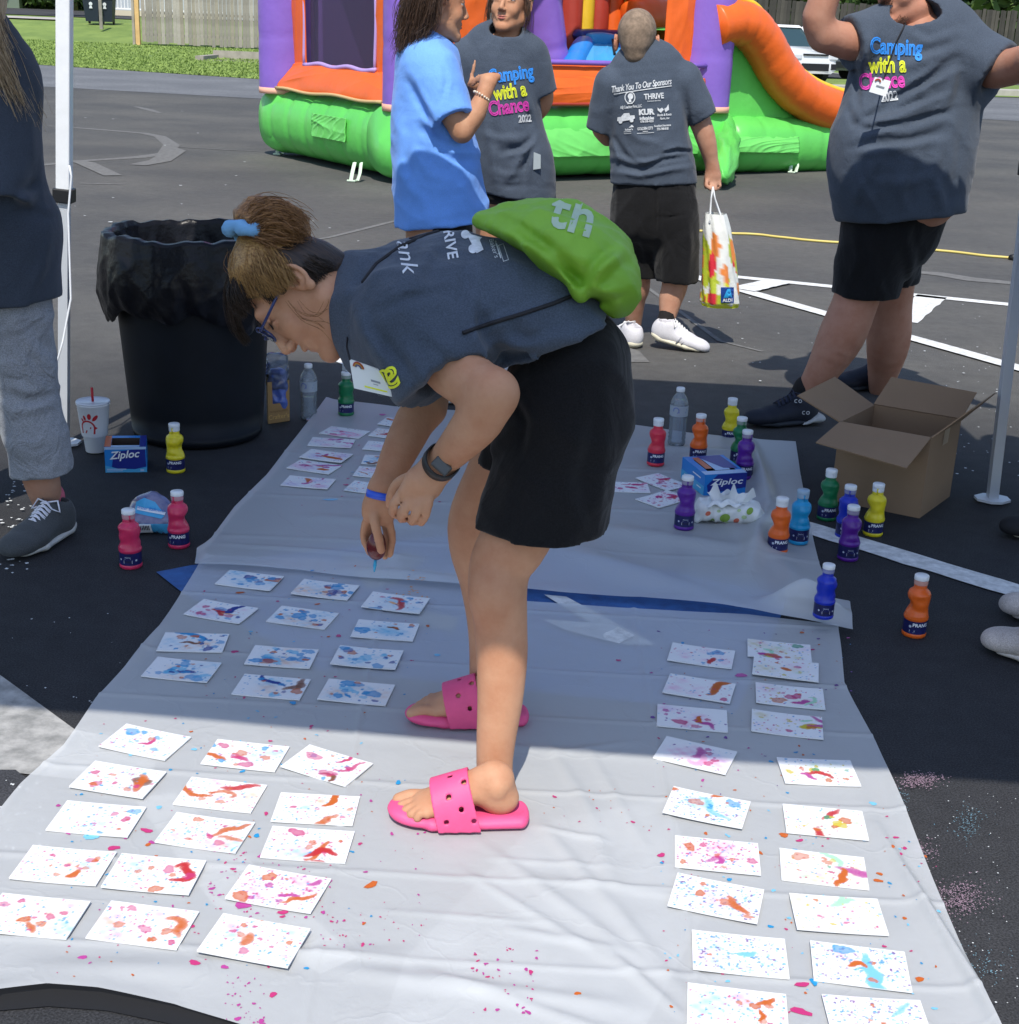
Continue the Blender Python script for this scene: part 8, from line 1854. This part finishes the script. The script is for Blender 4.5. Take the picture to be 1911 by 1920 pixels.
hand(b, p(1336, 312, .01), p(1337, 330, .01), p(1337, 342, .01), [([p(1326, 338, -.01), p(1324, 348, -.02), p(1330, 354, -.02)], .0105), ([p(1334, 344, -.01), p(1333, 354, -.03), p(1340, 356, -.01)], .0105), ([p(1342, 344, -.01), p(1342, 355, -.02), p(1346, 354, .0)], .010), ([p(1349, 340, 0), p(1351, 350, -.01), p(1350, 352, .01)], .010), ([p(1326, 328, .02), p(1322, 342, .02), p(1324, 352, .01)], .0105)], .028, CR, wf=.038, df=.022)
b.path([p(1140, 165), p(1126, 230, .02), p(1140, 258, .10)], [.055, .048, .04], k=.02)
b.epath([p(1190, 480, .05), p(1196, 535, .08), p(1190, 560, .10), p(1188, 610, .14)], XX, [.075, .060, .054, .038], [.075, .062, .056, .038], k=.03)
b.epath([p(1262, 480, -.02), p(1266, 530, -.03), p(1258, 560, -.04), p(1252, 596, -.06)], XX, [.075, .062, .056, .038], [.075, .062, .056, .038], k=.03)
b.mesh('body', SKP, mn)
s = Vol(.008)
s.epath([p(1208, 100), p(1212, 124), p(1216, 190), p(1218, 250), p(1222, 300), p(1226, 345)], XX, [.075, .160, .182, .182, .190, .198], [.070, .10, .125, .135, .145, .145], k=.018)
sleeve(s, p(1280, 155), p(1316, 222, .0), .088, .070, k=.05); sleeve(s, p(1150, 160), p(1127, 245, .03), .085, .066, k=.05)
s.cut(p(1226, 340), _unit([.05, 0, -1.0])); s.ell(p(1205, 84, .0), (.070, .075, .030), k=.004, op='-')
for px, a, w_ in (([(1150, 305), (1200, 318), (1245, 300), (1300, 292)], -.014, .012), ([(1150, 292), (1200, 305), (1240, 300)], .012, .012), ([(1240, 290), (1270, 282), (1300, 285)], -.016, .010), ([(1150, 322), (1200, 330), (1260, 318), (1300, 312)], .014, .012), ([(1155, 260), (1175, 295), (1210, 315)], -.012, .012), ([(1148, 265), (1158, 290), (1160, 310)], .012, .010), ([(1286, 170), (1290, 220), (1294, 260)], -.008, .012), ([(1170, 240), (1200, 262), (1240, 270)], .007, .016), ([(1270, 180), (1280, 230), (1280, 280)], .006, .018)): s.drape(px, DM, a * 1.1, w_)
s.wave(crinkle(.007, 12, 71)); sh = s.mesh('shirt', SH, mn); bv = bvh_of(sh); dr = _unit(ray(1210, 200)); PW = M['print_white']
def pr(shape, u, v, rot=4.0, sc=1.0, ml=.02): print_on('shirt_print', shift(shape, 0, 0, R(rot), sc), PW, sh, P(u, v, DM), CR, CU, dr, bv, off=.003, maxlen=ml)
pr(nx(text2d('Thank You To Our Sponsors', .040, shear=.35, bold=.016, sp=.92), .62), 1202, 161, 8); pr(rect2d(-.13, -.0018, .13, .0018), 1205, 169, 8)
pr(join2d([disc2d(0, 0, .024, .028, 24, 0, .84), disc2d(.003, .005, .012, .014), poly2d([(-.006, -.02), (.006, -.02), (.004, -.005), (-.004, -.005)])]), 1182, 183, 3); pr(rect2d(-.012, -.002, .012, .002), 1182, 194)
pr(nx(text2d('THRIVE', .034, bold=.03), .78), 1226, 181, 4); pr(text2d('Insurance Services', .008, bold=.02), 1226, 189, 4)
pr(nx(text2d('ASJ Coaching Firm, LLC', .018, bold=.02, sp=.9), .62), 1184, 200, 5)
truck = join2d([poly2d([(-.062, -.016), (-.030, -.020), (.048, -.012), (.060, -.004), (.058, .016), (.028, .016), (.024, .034), (-.012, .034), (-.024, .012), (-.058, .010)]), disc2d(-.040, -.022, .013), disc2d(.036, -.018, .013)]); pr(truck, 1175, 221, 4, .66)
pr(text2d('KUR', .034, bold=.06), 1212, 210, 3); pr(join2d([shift(nx(text2d('Inflatables', .020, bold=.04), .8), 0, .002), shift(nx(text2d('678-338-4223', .013, bold=.04), .8), 0, -.012)]), 1213, 222, 3)
pr(join2d([poly2d([(-.03, .0), (-.015, -.014), (0, .002), (-.008, .012), (-.02, .004), (-.03, .014)]), poly2d([(.008, -.012), (.026, .0), (.024, .028), (.014, .012), (.002, .006)])]), 1244, 206, 3, .9); pr(join2d([shift(nx(text2d('Rocks & Roots', .015, shear=.3, bold=.03), .7), 0, .008), shift(nx(text2d('Farm, Inc', .014, shear=.3, bold=.03), .8), 0, -.008)]), 1245, 218, 4)
pr(join2d([shift(text2d("Baker's", .015, bold=.02), 0, 0), poly2d([(.0, .010), (.03, .012), (.020, .026), (.008, .014)]), rect2d(-.03, -.012, .012, -.010), rect2d(-.03, -.022, .012, -.020)]), 1180, 242, 5, .8)
pr(join2d([shift(nx(text2d('GOLDEN CITY', .018, bold=.03, sp=.9), .66), 0, 0), rect2d(-.012, -.014, .012, -.011), rect2d(-.038, -.021, .038, -.019)]), 1210, 240, 4); pr(join2d([shift(nx(text2d('Southland Insurance', .013, bold=.03), .7), 0, .006), shift(nx(text2d('770-748-8181', .016, bold=.03), .6), 0, -.009)]), 1242, 237, 4)
mb = MB(); c0 = p(1204, 103, .02); mb.tube([c0 + XX * .078 * math.cos(a) + YY * .085 * math.sin(a) + [0, 0, .012 - .012 * math.sin(a)] for a in np.linspace(0, 6.283, 30)], .006, 6, cap=False); mb.build('collar', SH, sh, True)
mb = MB(); mb.tube([w(.060 * math.cos(a), -.045 - .045 * math.sin(a) * .6, -.082 - .01 * math.sin(a)) for a in np.linspace(0, 3.14, 18)], .0022, 6); mb.build('necklace', bpy.data.materials['gold'], hd_, True)
t = Vol(.008)
t.epath([p(1228, 335), p(1228, 375), p(1226, 410)], XX, [.185, .195, .200], [.13, .145, .14], k=.04)
t.epath([p(1195, 410, .03), p(1198, 460, .06), p(1200, 518, .08)], XX, [.100, .092, .084], [.12, .10, .09], k=.03); t.epath([p(1264, 410, -.02), p(1268, 460, -.03), p(1270, 515, -.04)], XX, [.105, .098, .098], [.12, .105, .10], k=.03)
t.cut(p(1230, 522, 0), _unit([.02, 0, -1.0])); t.cut(p(1228, 328), (0, 0, 1))
for px, a, w_ in (([(1232, 405), (1252, 408), (1292, 400)], -.008, .006), ([(1228, 350), (1230, 400), (1228, 440)], -.012, .012), ([(1240, 440), (1260, 480), (1250, 510)], .008, .014), ([(1165, 420), (1180, 470), (1175, 515)], .008, .014), ([(1190, 420), (1200, 470), (1210, 510)], -.008, .012), ([(1236, 350), (1270, 356), (1300, 352)], -.004, .006), ([(1290, 420), (1296, 460), (1290, 510)], .007, .012)): t.drape(px, DM, a, w_)
t.wave(crinkle(.010, 16, 73)); t.mesh('shorts', BLK, mn)
SOCKB = mat('black_sock', (.012, .010, .010), .9); NIKEW = cloth_mat('white_mesh', (.58, .57, .60), heather=.08); CREAM = mat('cream_sole', (.66, .62, .48), .6); LACEW = mat('white_lace2', (.7, .7, .7), .8)
v_ = Vol(.006); v_.cap(p(1188, 600, .14), p(1187, 625, .15), .040, .040, k=.01); v_.mesh('sock', SOCKB, mn); v_ = Vol(.006); v_.cap(p(1252, 588, -.06), p(1247, 608, -.07), .040, .042, k=.01); v_.mesh('sock', SOCKB, mn)
h1 = G(1192, 656); w1, u1 = sneaker(mn, [h1[0] + .01, h1[1] + .02, 0], [h1[0] - .12, h1[1] + .26, 0], (-.9, -.4, 0), .27, NIKEW, CREAM, LACEW, wd=.052, h=.006)
h2 = P(1222, 622, DM - .14); t2 = G(1300, 656); w2, u2 = sneaker(mn, h2 + [0, 0, -.03], [t2[0], t2[1] - .02, .0], (-.25, -1, 0), .27, NIKEW, CREAM, LACEW, wd=.052, h=.006)
STR = mat('grey_stripe', (.25, .25, .28), .7)
for i in range(3): mb = MB(); mb.tube([w2(.44 + i * .09, .050 - i * .002, .022), w2(.50 + i * .09, .046 - i * .001, .055 - i * .006)], .006, 6, flat=.5); mb.build('shoe_stripe', STR, u2, True)
# the shopping bag in his right hand
sb = thing('shopping_bag', 'white shopping bag with red, green and yellow fruit print held by the walking man', 'bag', tuple(P(1348, 575, DM - .05)))
def tote():
    prof = [(1338, 352, 4, .006), (1340, 385, 7, .02), (1342, 400, 20, .045), (1345, 430, 26, .06), (1348, 470, 29, .07), (1349, 510, 32, .08), (1350, 545, 35, .085), (1350, 565, 36, .08), (1350, 574, 33, .06)]
    n = 48; V = []; C = []; tt = np.linspace(2, len(prof) - 1, 60); PR = np.array(prof); rr = np.random.default_rng(3)
    spots = [(rr.uniform(0, 6.28), rr.uniform(.25, .82), rr.uniform(.16, .34), rr.choice(4)) for _ in range(60)]; pal = [(.62, .03, .05), (.62, .60, .03), (.70, .22, .05), (.42, .50, .04)]
    for t_ in tt:
        u, v, hw, dp = [np.interp(t_, range(len(prof)), PR[:, k]) for k in range(4)]; c = P(u, v, DM - .05); q_ = (t_ - 2) / (len(prof) - 3)
        for j in range(n):
            a = 2 * math.pi * j / n; sc_ = hw / 395.0; f = 1 + .10 * math.sin(a * 4 + q_ * 3) * (1 - q_ * .5) + .05 * math.sin(a * 9 - q_ * 8); V.append(c + XX * sc_ * math.cos(a) * (abs(math.cos(a)) ** -.25 if abs(math.cos(a)) > .05 else 1) * min(1.1, f) * .95 + YY * dp * math.sin(a) * f)
            col = np.array((.70, .71, .68))
            for (sa, sq, sr, si) in spots:
                da = (a - sa + math.pi) % (2 * math.pi) - math.pi
                if (da * .42) ** 2 + ((q_ - sq) * 1.15) ** 2 < (sr * .42) ** 2: col = np.array(pal[si])
            if q_ > .90: col = np.array((.60, .66, .02))
            elif q_ > .84 and math.sin(a * 7) > -.3: col = np.array((.62, .66, .10))
            C.append(col)
    m_ = len(tt); F = [(i * n + j, (i + 1) * n + j, (i + 1) * n + (j + 1) % n, i * n + (j + 1) % n) for i in range(m_ - 1) for j in range(n)] + [tuple((m_ - 1) * n + j for j in range(n))]
    return part('bag_body', V, F, mat('printed_film', (.7, .7, .7), .35, attr=True, bump=.004, bs=26), sb, cols=np.array(C))
tb = tote(); bvt = bvh_of(tb)
for dx in (-6, 6): mb = MB(); mb.tube([p(1337, 350, -.06), p(1337 + dx * .6, 372, -.05 - .01 * abs(dx) / 6), p(1341 + dx * 1.6, 402, -.06), p(1342 + dx * 2, 420, -.08)], [.010, .012, .016, .018], 8, flat=.35); mb.build('bag_handle', M['white_metal'], sb, True)
d = _unit(ray(1362, 552)); print_on('logo_patch', rect2d(-.030, -.036, .030, .036), mat('logo_navy', (.01, .05, .25), .5), sb, P(1364, 553, DM - .1), CR, CU, d, bvt, off=.003, maxlen=.02); print_on('logo_mark', poly2d([(-.018, -.012), (0, .028), (.012, .028), (.020, -.012)]), mat('logo_cyan', (.03, .35, .7), .5), sb, P(1364, 553, DM - .1), CR, CU, d, bvt, off=.005, maxlen=.02); print_on('lettering', shift(text2d('ALDI', .020, bold=.04), 0, -.024), WHITE, sb, P(1364, 553, DM - .1), CR, CU, d, bvt, off=.006, maxlen=.02)
# ------------------------------------------------------------------ the broad man with an arm stretched to the right
DH = 5.27; p = lambda u, v, d=0.0: P(u, v, DH + d)
bm = thing('person', 'broad man in slate camp shirt, one arm raised, one stretched right', 'person', tuple(P(1600, 780, DH) * [1, 1, 0]))
w, A, hd_ = head('head', bm, p(1704, -26), -CF * [1, 1, 0] * .60 - CR * .80, (-.04, -.05, 1), SKR, h=.006, neck=(p(1722, 70), .078), sc=1.17)
st = Vol(.006); 
b = Vol(.009)
b.epath([p(1722, 60), p(1722, 130), p(1705, 260), p(1690, 360)], XX, [.08, .21, .24, .22], [.08, .13, .17, .16], k=.05)
# raised arm
b.path([p(1640, 65), p(1600, 78, -.05), p(1546, 66, -.10)], [.075, .066, .056], k=.03); b.path([p(1546, 66, -.10), p(1535, 30, -.12), p(1565, -40, -.14), p(1590, -85, -.14)], [.054, .056, .044, .032], k=.02)
hand(b, p(1590, -85, -.14), p(1600, -112, -.14), p(1606, -130, -.14), [([p(1595, -130, -.15), p(1590, -150, -.15), p(1600, -165, -.14)], .011), ([p(1606, -132, -.15), p(1604, -155, -.15), p(1612, -170, -.14)], .011), ([p(1616, -130, -.15), p(1618, -152, -.15), p(1624, -166, -.14)], .011), ([p(1624, -124, -.15), p(1630, -144, -.15)], .010)], .030, CR, wf=.042, df=.022)
# stretched arm, toward the right and the camera
b.path([p(1810, 110), p(1870, 130, -.12), p(1945, 110, -.34)], [.075, .066, .058], k=.03); b.path([p(1945, 110, -.34), p(2010, 80, -.5), p(2080, 40, -.65)], [.058, .050, .034], k=.02)
hand(b, p(2080, 40, -.65), p(2110, 28, -.70), p(2128, 20, -.72), [([p(2130, 14, -.72), p(2150, 8, -.75), p(2165, 6, -.77)], .011), ([p(2134, 22, -.72), p(2156, 18, -.75), p(2172, 16, -.77)], .011), ([p(2132, 30, -.72), p(2152, 30, -.75), p(2166, 30, -.77)], .010), ([p(2100, 10, -.7), p(2112, -5, -.72)], .012)], .032, CU, wf=.042, df=.022)
# legs: front leg reaching left, rear leg straight
b.epath([p(1620, 500, -.02), p(1606, 560, -.03), p(1578, 630, -.04), p(1545, 690, -.04), p(1512, 740, -.02)], XX, [.100, .085, .088, .066, .046], [.10, .09, .09, .066, .046], k=.03)
b.epath([p(1672, 500, .30), p(1670, 570, .32), p(1666, 640, .36), p(1656, 700, .42), p(1650, 735, .46)], XX, [.100, .086, .088, .062, .046], [.10, .09, .09, .064, .046], k=.03)
bo_ = b.mesh('body', SKIN('shaded_skin', (.46, .24, .165)), bm)
s = Vol(.0085)
s.epath([p(1722, 42), p(1724, 75), p(1722, 140), p(1704, 230), p(1690, 310), p(1690, 420)], XX, [.110, .215, .240, .255, .262, .225], [.10, .15, .18, .20, .215, .20], k=.04)
s.ell(p(1640, 290, -.08), (.14, .15, .20), k=.08)
sleeve(s, p(1672, 62), p(1594, 80, -.06), .100, .092, k=.05, hollow=.008); sleeve(s, p(1780, 90), p(1868, 138, -.12), .120, .112, k=.06, hollow=.008)
s.cut(p(1690, 400), _unit([.14, 0, -1.0])); s.ell(p(1712, 26, -.06), (.100, .105, .055), k=.004, op='-')
for px, a, w_ in (([(1620, 225), (1660, 200), (1740, 150), (1790, 110)], -.018, .016), ([(1600, 250), (1680, 225), (1760, 190)], .012, .018), ([(1620, 240), (1700, 235), (1790, 205)], -.016, .014), ([(1640, 265), (1710, 262), (1780, 240)], -.010, .016), ([(1600, 110), (1608, 150), (1606, 200)], -.014, .014), ([(1640, 60), (1625, 100), (1618, 150)], .012, .018), ([(1790, 120), (1785, 160), (1770, 200)], .012, .018), ([(1790, 210), (1780, 300), (1760, 380)], .010, .02), ([(1600, 300), (1610, 350), (1605, 385)], .008, .016),
                  ([(1700, 60), (1740, 80), (1800, 60)], .008, .016), ([(1680, 130), (1740, 110), (1800, 90)], .010, .018), ([(1630, 340), (1700, 345), (1760, 330)], .006, .02), ([(1590, 200), (1600, 230), (1640, 250)], -.010, .014), ([(1600, 262), (1680, 240), (1770, 222)], .014, .014), ([(1590, 290), (1660, 282), (1770, 262)], .010, .016), ([(1640, 205), (1720, 172), (1800, 130)], .013, .012), ([(1612, 235), (1690, 212), (1788, 175)], .012, .012), ([(1770, 250), (1750, 330), (1770, 400)], .012, .02), ([(1640, 300), (1620, 350), (1640, 400)], .010, .018), ([(1700, 320), (1690, 360), (1700, 400)], .010, .018)): s.drape(px, DH, a * 1.1, w_)
s.wave(crinkle(.007, 10, 81)); sh = s.mesh('shirt', SH, bm); bv = bvh_of(sh); dr = _unit(ray(1670, 140))
camp_print(sh, bv, [('Camping', (1680, 90), PBLU, .078, R(-3)), ('with a', (1664, 123), PYEL, .080, R(2)), ('Chance', (1654, 152), PMAG, .080, R(4)), ('2022', (1668, 180), PW, .045, R(6))], dr, DH)
mb = MB(); c0 = p(1717, 36, -.02); mb.tube([c0 + XX * .112 * math.cos(a) + YY * .115 * math.sin(a) + [0, 0, .02 + .03 * math.sin(a)] for a in np.linspace(0, 6.283, 34)], .007, 6, cap=False); mb.build('collar', SH, sh, True) if False else None
bd_ = thing('name_badge', 'white name badge hanging on the broad man\'s chest', 'badge', tuple(P(1648, 165, DH - .3)))
dB = DH - .33; cc = [P(1641, 144, dB), P(1671, 152, dB), P(1661, 181, dB), P(1630, 172, dB)]; mb = MB(); mb.add(cc + [q_ + np.array([0, .004, 0]) for q_ in cc], [(0, 3, 2, 1), (4, 5, 6, 7), (0, 1, 5, 4), (1, 2, 6, 5), (2, 3, 7, 6), (3, 0, 4, 7)]); mb.build('badge_card', mat('badge_white2', (.82, .84, .86), .3), bd_)
lp = lambda x, y: cc[0] * (1 - x) * (1 - y) + cc[1] * x * (1 - y) + cc[2] * x * y + cc[3] * (1 - x) * y + [0, -.002, 0]
mb = MB(); mb.add([lp(.25, .45), lp(.75, .45), lp(.75, .55), lp(.25, .55)], [(0, 1, 2, 3)]); mb.build('badge_print', bpy.data.materials['badge_ink'], bd_)
mb = MB(); mb.tube([lp(.25 + .15 * math.cos(a), .25 - .16 * math.sin(a)) for a in np.linspace(.1, 3.04, 8)], .003, 5); mb.build('badge_arch', bpy.data.materials['badge_arch_ink'], bd_)
mb = MB(); mb.tube(on_body(densify([(1700, 40), (1680, 80), (1668, 115), (1658, 146)], 6), bv, .006) + [lp(.5, .02)], .0028, 5); mb.build('lanyard', CORD, bd_, True)
t = Vol(.0085)
t.epath([p(1684, 370, .05), p(1672, 430, .06)], XX, [.195, .180], [.17, .17], k=.04)
t.epath([p(1655, 420, 0), p(1635, 490, -.01), p(1620, 560, -.02)], XX, [.150, .130, .118], [.15, .13, .12], k=.04); t.epath([p(1680, 420, .14), p(1670, 500, .28), p(1668, 560, .31)], XX, [.125, .115, .110], [.15, .125, .115], k=.04)
t.cut(p(1620, 550, -.02), _unit([0, 0, -1.0])); t.cut(p(1690, 385), (0, 0, 1))
for px, a in (([(1600, 420), (1610, 480), (1590, 550)], .010), ([(1640, 440), (1640, 500), (1650, 560)], .010), ([(1700, 430), (1710, 500), (1700, 560)], .009)): t.drape(px, DH, a, .018)
t.wave(crinkle(.009, 15, 83)); t.mesh('shorts', BLK, bm)
NAVY = mat('navy_mesh', (.008, .011, .022), .7, bump=.001, bs=200); v_ = Vol(.007); v_.cap(p(1512, 728, -.02), p(1500, 752, -.01), .050, .048, k=.01); v_.mesh('sock', SOCKB, bm); v_ = Vol(.007); v_.cap(P(1650, 718, DH + .46), P(1650, 745, DH + .46), .050, .048, k=.01); v_.mesh('sock', SOCKB, bm)
h3 = G(1526, 792); t3 = G(1398, 800); w3, u3 = sneaker(bm, [h3[0], h3[1], 0], [t3[0], t3[1], 0], (0, -1, 0), .305, NAVY, mat('mixed_sole', (.02, .025, .035), .7), mat('navy_lace', (.02, .025, .05), .8), wd=.058, h=.006, hi=.012)
v_ = Vol(.006); v_.ell(w3(.05, 0, .026), (.045, .058, .020), np.array([_unit(w3(1, 0, 0) - w3(0, 0, 0)), YY, [0, 0, 1]]), .01); v_.cap(w3(.02, .045, .03), w3(.26, .056, .012), .012, .006, k=.01); v_.mesh('shoe_heel', mat('grey_heel', (.42, .43, .42), .6), u3)
for k_, (a_, b_, c_) in enumerate(((.36, 0, .125), (.25, .052, .06))):
    mb = MB(); c = w3(a_, b_ - .055 if b_ else -.0, c_); fx_ = _unit(w3(1, 0, 0) - w3(0, 0, 0)); 
    sh2 = join2d([arc2d(-.008, 0, .006, .0028, 60, 300, 10), disc2d(.007, 0, .007, .007, 14, 0, .6), arc2d(.0, .0, .008, .0, 0, 1, 2)]); part('shoe_mark', [w3(a_, .045 if not b_ else .0545, c_ - (0.02 if not b_ else 0)) + np.array([x_, -.010, y__]) for x_, y__ in sh2[0]], sh2[1], mat('shoe_white%d' % k_, (.6, .62, .65), .5), u3, False)
h4 = P(1645, 742, DH + .50); sneaker(bm, [h4[0] + .06, h4[1] + .06, 0], [h4[0] - .22, h4[1] - .04, 0], (0, -1, 0), .305, NAVY, bpy.data.materials['mixed_sole'], None, wd=.058, h=.008)
st = Vol(.006); e = lambda c, r_, k=.012, op='+': st.ell(w(*c), np.array(r_) * 1.17, A, k, op)
e((0, .033, -.035), (.0595, .0615, .082)); st.cap(w(.053, 0, -.055), w(.014, .071, -.099), .027, .021, k=.02); st.cap(w(-.053, 0, -.055), w(-.014, .071, -.099), .027, .021, k=.02)
hv = Vol(.007); hv.ell(w(0, -.020, .050), np.array((.080, .098, .088)) * 1.17, A, .01); hv.cut(w(0, .05, .085), _unit(.9 * A[1] - .3 * A[2])); hv.cut(w(0, 0, -.02), -A[2]); hv.mesh('hair', HD2, bm)
strands('beard', [[w(x, .078 - abs(x) * .5, -.085), w(x * 1.0, .086 - abs(x) * .5, -.100)] for x in np.linspace(-.05, .05, 11)] + [[w(x, .094 - abs(x) * .3, -.048), w(x, .096 - abs(x) * .3, -.056)] for x in (-.02, -.01, 0, .01, .02)], 420, .006, .0006, mat('stubble', (.10, .055, .035), .8), hd_, 15, seg=3)
# ------------------------------------------------------------------ people standing beyond the right edge: shoes in view
def partial(label, D, cx, shoes, up, so, pants, seedc):
    t = thing('person', label, 'person', (cx, D, 0)); b = Vol(.012); z = np.array
    for (h, tt, lt) in shoes: b.epath([z([h[0], h[1], .10]), z([cx, D, .48]), z([cx, D, .85])], XX, [.042, .06, .08], [.042, .06, .08], k=.03)
    b.epath([z([cx, D, .85]), z([cx, D, 1.1]), z([cx, D, 1.38])], XX, [.13, .13, .15], [.10, .10, .09], k=.05); b.cap((cx, D, 1.40), (cx, D, 1.5), .055, .05, k=.03)
    for sg in (-1, 1): b.path([z([cx + sg * .17, D, 1.38]), z([cx + sg * .22, D, 1.12]), z([cx + sg * .2, D - .05, .86])], [.05, .04, .03], k=.02)
    b.mesh('body', SKP, t); head('head', t, (cx, D, 1.60), (-1, -.2, 0), (0, 0, 1), SKP, h=.008, eyes=False)
    s = Vol(.012); s.epath([z([cx, D, .80]), z([cx, D, 1.1]), z([cx, D, 1.36])], XX, [.20, .18, .18], [.15, .14, .12], k=.04)
    for sg in (-1, 1): s.cap((cx + sg * .15, D, 1.36), (cx + sg * .22, D, 1.16), .08, .07, k=.04)
    s.mesh('shirt', SH, t); q_ = Vol(.012); q_.epath([z([cx, D, .86]), z([cx, D, .75])], XX, [.17, .18], [.14, .14], k=.04)
    for (h, tt, lt) in shoes: q_.epath([z([cx, D, .75]), z([(h[0] + cx) / 2, (h[1] + D) / 2, .40])], XX, [.10, .09], [.10, .09], k=.03)
    q_.mesh('shorts', pants, t); hv = Vol(.01); hv.ell((cx + .02, D, 1.65), (.10, .09, .11), k=.01); hv.mesh('hair', HD2, t)
    for (h, tt, lt) in shoes: sneaker(t, [h[0], h[1], 0], [tt[0], tt[1], 0], lt, .27, up, so, LACEW if seedc else None, wd=.052, h=.0055)
BEIGE = cloth_mat('beige_knit', (.44, .39, .36), heather=.2, var=.35); PSOL = mat('beige_sole', (.55, .50, .46), .7)
a1, b1 = G(2080, 1195), G(1868, 1148); a2, b2 = G(2060, 1262), G(1832, 1215)
partial('person beyond the right edge, only worn beige sneakers showing beside the white line', 3.05, 1.42, [(a1, b1, (0, 1, 0)), (a2, b2, (0, -1, 0))], BEIGE, PSOL, BLK, 0)
a3, b3 = G(2042, 1012), G(1872, 1005)
partial('person beyond the right edge, only one black sneaker tip showing', 3.9, 1.72, [(a3, b3, (0, -1, 0)), ((1.95, 4.25, 0), (1.7, 4.2, 0), (0, -1, 0))], mat('black_knit', (.012, .012, .014), .8), mat('cream_sole2', (.55, .52, .42), .7), GREY, 0)
